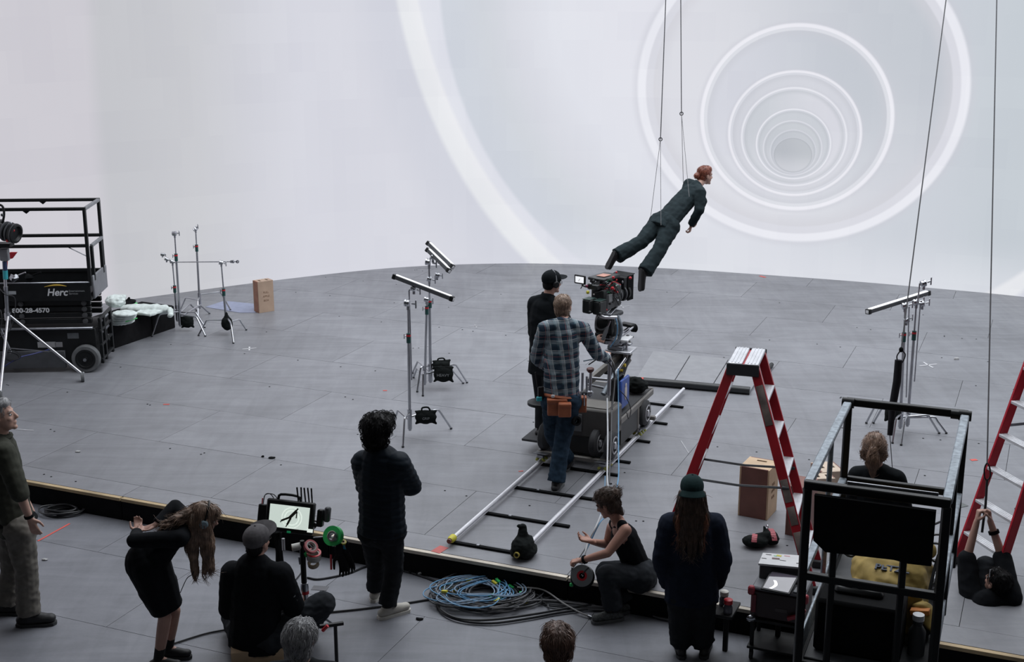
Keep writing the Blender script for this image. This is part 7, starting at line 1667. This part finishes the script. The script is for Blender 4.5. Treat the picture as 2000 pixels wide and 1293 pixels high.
    b = MB(); b.tube([Q(646, 1078, 10.5), Q(647, 1112, 10.5)], .009, redp, 8); b.tube([Q(646, 1060, 10.5), Q(646, 1082, 10.5)], .012, blackmat, 8); tag(b.build('screwdriver', origin=Q(646, 1078, 10.5)), 'red and black tool hanging left of the gloves', 'tool')
    b = MB(); b.tube([Q(655, 1064, 10.46), Q(660, 1082, 10.46)], [.008, .012], offw, 8); tag(b.build('marker', origin=Q(655, 1070, 10.46)), 'pale marker pen hanging in front of the gloves', 'pen')
    # small black shelf arm at the bottom edge
    b = MB(); b.bar(Q(624, 1224, 9.0), Q(671, 1217, 9.05), .03, .025, blackplas); b.cyl(Q(655, 1222, 9.03), V((Q(655, 1222, 9.03).x, 9.03, .02)), .014, blackplas, 10); b.lathe(V((Q(655, 1222, 9.03).x, 9.03, 0)), Z_, [(0, .15), (.02, .15), (.03, .03)], blackmat, 20); o = b.build('stand', origin=V((Q(655, 1222, 9.03).x, 9.03, 0))); tag(o, 'low black stand with a flat arm at the bottom edge', 'stand'); b = MB(); b.tube([Q(630, 1232, 8.98), Q(640, 1222, 8.98)], .014, redp, 8); b.build('red_clamp', o)
monitor_rig()
# ------------------------------------------------------------------ camera on a tripod at the far left
def tripod_cam():
    Yt = 16.85; hub = Q(17, 610, Yt); ft = [at(162, 745), at(2, 782), at(30, 700), ]
    root = thing('camera_tripod', V((hub.x, hub.y, STG)), 'chrome rolling stand in front of the far lift, with blue and teal tape', 'stand')
    b = MB(); b.tube([Q(14, 618, Yt), Q(11, 560, Yt)], .030, steel, 14); b.build('column', root); b = MB(); b.tube([Q(11, 560, Yt), Q(9, 520, Yt), Q(7, 486, Yt)], .022, mat('pale_steel', (.5, .5, .53), .3, .9), 12); b.build('riser', root)
    b = MB(); b.cyl(Q(11, 545, Yt), Q(10, 528, Yt), .032, cyan, 14); b.build('teal_tape', root); b = MB(); b.cyl(Q(10, 528, Yt), Q(9, 510, Yt), .029, mat('navy_tape', (.02, .03, .09), .5), 14); b.build('navy_tape', root)
    b = MB(); b.lathe(Q(15, 616, Yt), Z_, [(-.06, .045), (.04, .045)], chrome, 14); b.build('collar', root); b = MB(); b.box(Q(9, 497, Yt), (.11, .08, .16), grey, 0, .01); b.build('head_block', root)
    for i, f in enumerate(ft):
        b = MB(); b.cyl(Q(16, 614, Yt), f + Z_*.10, .019, mat('pale_steel', (0, 0, 0)), 10); lg = b.build('leg', root)
        b = MB(); b.ring(f + Z_*.065, (1, .3, 0), .065, .026, .04, rubberg, 22); b.build('caster', lg); b = MB(); b.bar(f + Z_*.05, f + Z_*.13, .05, .012, chrome); b.build('fork', lg)
    for i, f in enumerate(ft[:2]): b = MB(); b.cyl(Q(16, 614, Yt).lerp(f, .55), Q(15, 680, Yt), .008, steel, 8); b.build('brace', root)
    b = MB(); b.tube([Q(0, 640, Yt+.05), Q(22, 690, Yt+.05)], .02, steel, 10); b.build('inner_leg', root)
    c = Q(-3, 448, Yt); cam_ = thing('broadcast_camera', c - Z_*.15, 'black camera with round lens on the chrome stand at the left edge', 'camera')
    b = MB(); b.box(c - X*.14, (.40, .26, .22), blackplas, .2, .03); b.build('body', cam_); b = MB(); b.lathe(Q(4, 450, Yt-.05), (.9, -.25, -.15), [(-.02, .09), (.05, .10), (.14, .11), (.15, .125), (.22, .125), (.225, .10), (.19, .08)], blackplas, 24); ln = b.build('lens', cam_)
    for h in (.06, .12, .19): b = MB(); ax_ = V((.9, -.25, -.15)).normalized(); b.ring(Q(4, 450, Yt-.05) + ax_*h, ax_, .130, .10, .014, dgrey, 26); b.build('focus_ring', ln)
    b = MB(); b.tube(crs([Q(-10, 400, Yt), Q(4, 402, Yt), Q(8, 418, Yt), Q(4, 440, Yt)], 4), .016, blackplas, 8); b.build('carry_handle', cam_); b = MB(); b.box(Q(1, 478, Yt), (.30, .18, .05), blackplas, 0, .01); b.build('base_plate', cam_)
    for px, py, m in ((26, 450, redp), (14, 470, redp), (4, 420, dgrey), (20, 436, steel)): b = MB(); b.blob(Q(px, py, Yt-.16), (.02, .015, .02), m, None, 8, 5); b.build('knob', cam_)
    b = MB(); b.prism([Q(-6, 500, Yt+.2), Q(20, 493, Yt+.2), Q(33, 493, Yt+.2), Q(24, 505, Yt+.2), Q(8, 508, Yt+.2)], (0, .03, 0), redp); b.bar(Q(14, 506, Yt+.2), Q(12, 530, Yt+.2), .02, .02, redp); o = b.build('hand_rest', root)
    for i, (pts, m) in enumerate((((8, 690), (18, 684), (30, 690), (38, 696), (30, 702), (15, 700), (5, 696)), cablek), ) if False else ():
        pass
    b = MB(); b.tube(crs([Q(x, y, Yt-.02) for x, y in ((5, 690), (18, 684), (34, 688), (40, 697), (28, 703), (12, 700))], 4, True), .008, cablek, 6, closed=True); b.tube(crs([Q(x, y, Yt) for x, y in ((3, 694), (16, 688), (32, 692), (36, 699), (22, 706))], 4, True), .008, cablek, 6, closed=True); tag(b.build('cable', origin=Q(18, 700, Yt)), 'black cable coiled on the chrome stand legs at the left edge', 'cable')
    b = MB(); b.tube(crs([Q(40, 697, Yt), Q(70, 690, Yt+.2), Q(98, 682, Yt+.3)], 5), .009, mat('blue_cable_dark', (.02, .03, .16), .45), 6); b.tube(crs([Q(40, 699, Yt), Q(22, 707, Yt), Q(8, 716, Yt)], 5), .009, mat('blue_cable_dark', (0, 0, 0)), 6); tag(b.build('cable', origin=Q(40, 697, Yt)), 'dark blue cable strung from the chrome stand to the far lift', 'cable')
    b = MB(); b.tube(crs([Q(-4, 560, Yt), Q(10, 575, Yt-.05), Q(30, 585, Yt), Q(22, 640, Yt), Q(-3, 660, Yt)], 5), .007, cablek, 6); b.tube(crs([Q(-4, 590, Yt), Q(4, 620, Yt-.05), Q(0, 650, Yt)], 5), .007, cablek, 6); b.box(Q(-3, 585, Yt), (.14, .10, .25), blackmat, 0, .02); tag(b.build('cable', origin=Q(-4, 600, Yt)), 'black cables and bag hanging on the chrome stand column', 'cable')
tripod_cam()
# ------------------------------------------------------------------ cart with the red case, tablet and white board
def cart():
    Yc = 9.72; M = Matrix((E, Fv, Z_)).transposed(); top = Q(1520, 1150, Yc)
    tl, tr = Q(1467, 1143, Yc+.05), Q(1574, 1163, Yc-.12); x = (tr-tl); x.z = 0; Wc = x.length; x.normalize(); y = V((-x.y, x.x, 0)); M = Matrix((x, y, Z_)).transposed()
    zt = (tl.z+tr.z)/2; c = (tl+tr)/2 + y*.17; c.z = 0; print('cart', Wc, zt)
    cr_ = thing('tool_cart', c, 'black wheeled cart under the red case at the stage edge', 'cart')
    for a in (-.20, .20):
        for b_ in (-.13, .13):
            b = MB(); b.box(c + x*a + y*b_ + Z_*.22, (.03, .03, .34), black, M, .004); b.build('post', cr_); b = MB(); b.lathe(c + x*a + y*b_ + Z_*.035 - x*.012, x, [(0, .035), (.024, .035)], rubber, 14); b.build('caster', cr_)
    b = MB(); b.box(c + Z_*.37, (Wc+.02, .36, .025), black, M, .004); b.build('shelf', cr_); b = MB(); b.box(c + Z_*.12, (Wc+.02, .36, .02), black, M, .004); b.build('shelf', cr_)
    root = thing('tool_case', c + Z_*.385, 'dark red case with pink-red corner guards and grey lid beside the near lift', 'case')
    dr = mat('case_dark_red', (.020, .009, .010), .5); h = zt-.385; 
    b = MB(); b.box(c + Z_*(.385+h*.45), (Wc, .34, h*.9), dr, M, .02); b.build('body', root); b = MB(); b.box(c + Z_*(.385+h*.93), (Wc-.01, .34, h*.12), grey, M, .012); b.build('lid', root)
    b = MB(); b.box(c - y*.172 + x*.03 + Z_*(.385+h*.38), (.10, .004, .03), mat('case_plate', (.06, .05, .05), .6), M, .001); b.build('name_plate', root)
    rg = mat('guard_red', (.30, .030, .045), .45)
    for sg in (-1, 1):
        b = MB(); b.box(c + x*sg*(Wc/2-.005) - y*.165 + Z_*(zt-.04), (.055, .05, .075), rg, M, .012); b.build('corner_guard', root)
    b = MB(); b.bar(c - x*(Wc/2-.03) - y*.18 + Z_*(zt-.07), c - x*(Wc/2-.03) - y*.18 + Z_*(zt-h*.80), .035, .02, mat('strip_dark_red', (.14, .02, .03), .5)); b.build('left_strap', root)
    b = MB(); b.bar(c + x*(Wc/2) - y*.18 + Z_*(zt-.12), c + x*(Wc/2-.02) - y*.19 + Z_*(zt-h*.62), .03, .025, mat('guard_pink', (.42, .12, .14), .5)); b.bar(c + x*(Wc/2-.02) - y*.19 + Z_*(zt-h*.62), c + x*(Wc/2-.13) - y*.20 + Z_*(zt-h*.78), .035, .03, rg); b.build('grab_handle', root)
    b = MB(); b.blob(c - x*(Wc/2-.02) - y*.20 + Z_*(zt-h*.98), (.04, .02, .03), chrome, None, 10, 6); b.build('latch', root)
    # tablet
    q = [at(1484, 1148, zt+.05), at(1513, 1119, zt+.08), at(1563, 1130, zt+.08), at(1534, 1158, zt+.05)]
    xx = (q[3]-q[0]).normalized(); yy = (q[1]-q[0]); yy = (yy-xx*yy.dot(xx)).normalized(); nn = xx.cross(yy); cc = sum(q, V())/4; w_, l_ = (q[3]-q[0]).length, (q[1]-q[0]).length; MT = Matrix((xx, yy, nn)).transposed(); print('tablet', w_, l_)
    tb = thing('tablet', cc, 'dark glass tablet lying tilted on the red case, glossy, with a painted reflection', 'tablet')
    b = MB(); b.box(cc, (w_+.03, l_+.03, .014), blackplas, MT, .005); b.build('case', tb); b = MB(); b.box(cc + nn*.0085, (w_, l_, .003), mat('tablet_glass', (.08, .07, .09), .08, spec=.8), MT, .001); b.build('glass', tb)
    b = MB()
    pts = []; n = 12; mm = mat('painted_glare', (.9, .88, .92), .3, emit=(.95, .93, 1.0), es=1.1)
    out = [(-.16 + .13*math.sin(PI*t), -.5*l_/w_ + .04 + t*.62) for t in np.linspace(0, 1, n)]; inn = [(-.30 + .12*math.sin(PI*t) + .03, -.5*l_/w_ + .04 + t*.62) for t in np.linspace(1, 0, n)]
    poly = [cc + nn*.0105 + xx*a*w_ + yy*b_*w_ for a, b_ in out + inn]; b.prism(poly, nn*.001, mm); b.build('painted_reflection', tb, smooth=False)  # reflection painted as a glowing crescent laid on the glass
    b = MB(); b.bar(cc + xx*(w_*.5+.03) - yy*l_*.25, cc + xx*(w_*.5+.12) - yy*l_*.25, .09, .02, dgrey); b.build('hinge_clip', tb)
    # white board on a black box behind
    zb = STG; z2 = zt+.13; q = [at(1481, 1104, z2), at(1490, 1083, z2), at(1572, 1089, z2), at(1566, 1112, z2)]; cc = sum(q, V())/4; print('board z', z2, cc)
    bb_ = thing('drawer_box', V((cc.x, cc.y, zt-.0)), 'dark drawer box behind the tablet, under the white board', 'box')
    b = MB(); b.box(V((cc.x, cc.y, (z2+.385)/2)), ((q[3]-q[0]).length-.02, (q[1]-q[0]).length-.03, z2-.385), mat('drawer_grey', (.035, .036, .038), .5), M, .008); b.build('body', bb_); bb_.location.z = .385
    for o_ in bb_.children: o_.matrix_parent_inverse = wm(bb_).inverted()
    cr2 = MB(); cr2.box(V((cc.x, cc.y, .37)), ((q[3]-q[0]).length, (q[1]-q[0]).length+.05, .025), black, M, .004); cr2.box(V((cc.x, cc.y, .18)), (.04, .04, .35), black, M, .004); cr2.build('rear_shelf', cr_)
    b = MB(); b.prism(q, Z_*.016, mat('white_board', (.55, .55, .56), .4, var=.06)); o = b.build('white_board', origin=V((cc.x, cc.y, z2))); tag(o, 'white board with coloured scribbles lying on the drawer box', 'board')
    L2 = lambda a, c2: q[0].lerp(q[3], a).lerp(q[1].lerp(q[2], a), c2) + Z_*.0175
    for a0, c0, a1, c1, w2, m in ((.08, .86, .22, .84, .008, blackmat), (.02, .5, .14, .48, .008, blackmat), (.85, .30, .97, .32, .010, blackmat), (.26, .55, .44, .55, .03, mat('brown_mark', (.12, .07, .07), .6)), (.34, .85, .46, .80, .03, yellow), (.28, .80, .36, .76, .015, mat('green_mark', (.2, .5, .3), .5)), (.52, .86, .66, .84, .012, mat('pink_mark', (.6, .25, .28), .6)), (.45, .45, .6, .42, .008, dgrey)):
        b = MB(); b.bar(L2(a0, c0), L2(a1, c1), w2, .001, m, Z_, .0002); b.build('scribble', o, smooth=False)
    # bottles by the woman in the cap
    for px, py, m, cp, lb in ((1417, 1190, redp, steel, 'clear bottle with a red cap beside the red case'), (1413, 1180, offw, offw, 'pale-topped bottle behind the red-capped one')):
        p = Q(px+(4 if m is redp else 0), py+18, 9.85 if m is redp else 10.0); f0 = V((p.x, p.y, .385)); 
        b = MB(); hgt = p.z-.385+.02; b.lathe(V((p.x, p.y, .385)), Z_, [(0, .038), (max(.05, hgt-.05), .04), (max(.08, hgt-.01), .025)], mat('bottle_glass', (.10, .10, .12), .15), 18); o = b.build('bottle', origin=f0); tag(o, lb, 'bottle'); b = MB(); b.lathe(V((p.x, p.y, .385+max(.08, hgt-.01))), Z_, [(0, .036), (.035, .036), (.04, .028)], m, 18); b.build('cap', o)
    b = MB(); b.box(V((Q(1420, 1210, 9.9).x, 9.93, .372)), (.16, .30, .025), black, M, .004); b.box(V((Q(1420, 1210, 9.9).x, 9.93, .18)), (.04, .04, .36), black, M, .004); b.build('side_shelf', cr_)
cart()
# ------------------------------------------------------------------ marks and litter on the floor
def marks():
    def cross(px, py, lb, m=tapew, s=.10, a0=.3):
        c = at(px, py); root = thing('tape_mark', V((c.x, c.y, STG)), lb, 'tape mark')
        for a in (a0, a0+1.45): d = V((math.cos(a), math.sin(a), 0)); b = MB(); b.bar(c - d*s + Z_*.002, c + d*s + Z_*.002, .022, .002, m, Z_, .0003); b.build('strip', root, smooth=False)
    cross(487, 681, 'white tape cross on the stage right of the left stands'); cross(929, 637, 'faint white tape cross on the stage right of the rear centre stand', mat('worn_tape', (.34, .34, .36), .7)); cross(1813, 713, 'white tape cross on the stage right of the paired stands', s=.14); cross(1215, 599, 'white tape cross on the stage beside the film camera', mat('worn_tape', (0, 0, 0)), .13)
    def strip(px, py, px2, py2, w_, m, lb, z=STG):
        a, e = at(px, py, z), at(px2, py2, z); b = MB(); b.bar(a + Z_*.002, e + Z_*.002, w_, .002, m, Z_, .0003); tag(b.build('tape_mark', origin=a, smooth=False), lb, 'tape mark')
    strip(319, 790, 331, 790, .03, taper, 'short red tape mark on the stage left of the navy-jacket man'); strip(748, 763, 756, 763, .03, taper, 'tiny red tape mark on the stage left of the front centre stand')
    strip(1484, 539, 1495, 542, .05, taper, 'small red tape mark on the far stage near the screen foot'); strip(1896, 899, 1908, 898, .05, taper, 'small red tape mark on the stage left of the right ladder')
    strip(850, 1079, 868, 1068, .10, mat('red_tape_wide', (.45, .10, .09), .6), 'red tape patch on the stage edge near the track'); strip(1013, 921, 1022, 920, .02, taper, 'thin red tape mark left of the track rail')
    strip(74, 1057, 136, 1023, .022, taper, 'long red tape line on the lower floor by the cable coil', 0); strip(1044, 674, 1049, 673, .02, taper, 'tiny red mark left of the plaid-shirted man')
    strip(610, 1148, 640, 1150, .09, mat('dark_tape', (.09, .09, .10), .6), 'dark grey tape patch on the lower floor behind the tape pole', 0)
    strip(1330, 861, 1345, 885, .012, mat('worn_tape', (0, 0, 0)), 'faint L of tape left of the red ladder')
    strip(26, 838, 66, 841, .025, mat('worn_tape', (0, 0, 0)), 'worn white tape line on the stage behind the left man')
    strip(1850, 990, 1880, 983, .16, mat('taped_patch', (.10, .11, .11), .6), 'dark taped patch on the stage right of the near lift')
    rr = random.Random(8)
    holes = MB()
    for i in range(120):
        e0, f0 = rr.uniform(-3, 11), .2 + 1.22*rr.randint(0, 9) + rr.uniform(-.03, .06); p = SF(e0, f0, STG+.0008)
        if abs(p.x) > p.y*.42: continue
        holes.lathe(p, Z_, [(0, .012), (.0012, .011)], blackmat, 7)
    o = holes.build('screw_holes', smooth=False); tag(o, 'dark screw heads dotted over the stage sheets', 'screws', None, 'stuff')
    for px, py, s, lb in ((820, 1210, .035, 'small dark scrap on the lower floor right of the white shoes'), (788, 893, .02, 'x'), (531, 895, .045, 'dark smear of rubber on the stage in front of the left stands'), (513, 893, .02, 'small dark crumb beside the rubber smear'), (152, 883, .03, 'scrap of white paper on the stage behind the left man'), (1868, 702, .035, 'crumpled white ball on the stage right of the tape cross'), (88, 1094, .03, 'white scrap on the lower floor right of the left man')):
        if lb == 'x': continue
        z = 0 if py > 1050 else STG; c = at(px, py, z); b = MB(); wht = 'white' in lb and 'shoes' not in lb; b.blob(c + Z_*.008, (s, s*.6, .010 if 'ball' not in lb else s*.7), mat('scrap_white', (.4, .4, .4), .7) if wht else blackmat, None, 10, 6, .01, 40); tag(b.build('scrap', origin=c), lb, 'scrap')
    c = at(452, 1012, .25); c = SF(*ef(at(451, 1040, .12)), .12); p = Q(451, 1030, 11.85); b = MB(); b.tube([V((p.x, p.y, .0)) + Z_*.0, V((p.x, p.y, 0)) + Z_*.12, V((p.x, p.y, .16)), V((p.x, p.y, .20))], [.032, .034, .014, .012], mat('bottle_clear', (.25, .26, .27), .1, trans=.5), 16); 
    q0 = at(451, 1042, .0); o = b.build('bottle', origin=V((p.x, p.y, 0))); q1 = SF(ef(Q(451, 1030, 11.5))[0], -.06); o.location = (q1.x, q1.y, 0); tag(o, 'small clear bottle leaning against the stage front near the bending woman', 'bottle')
marks()
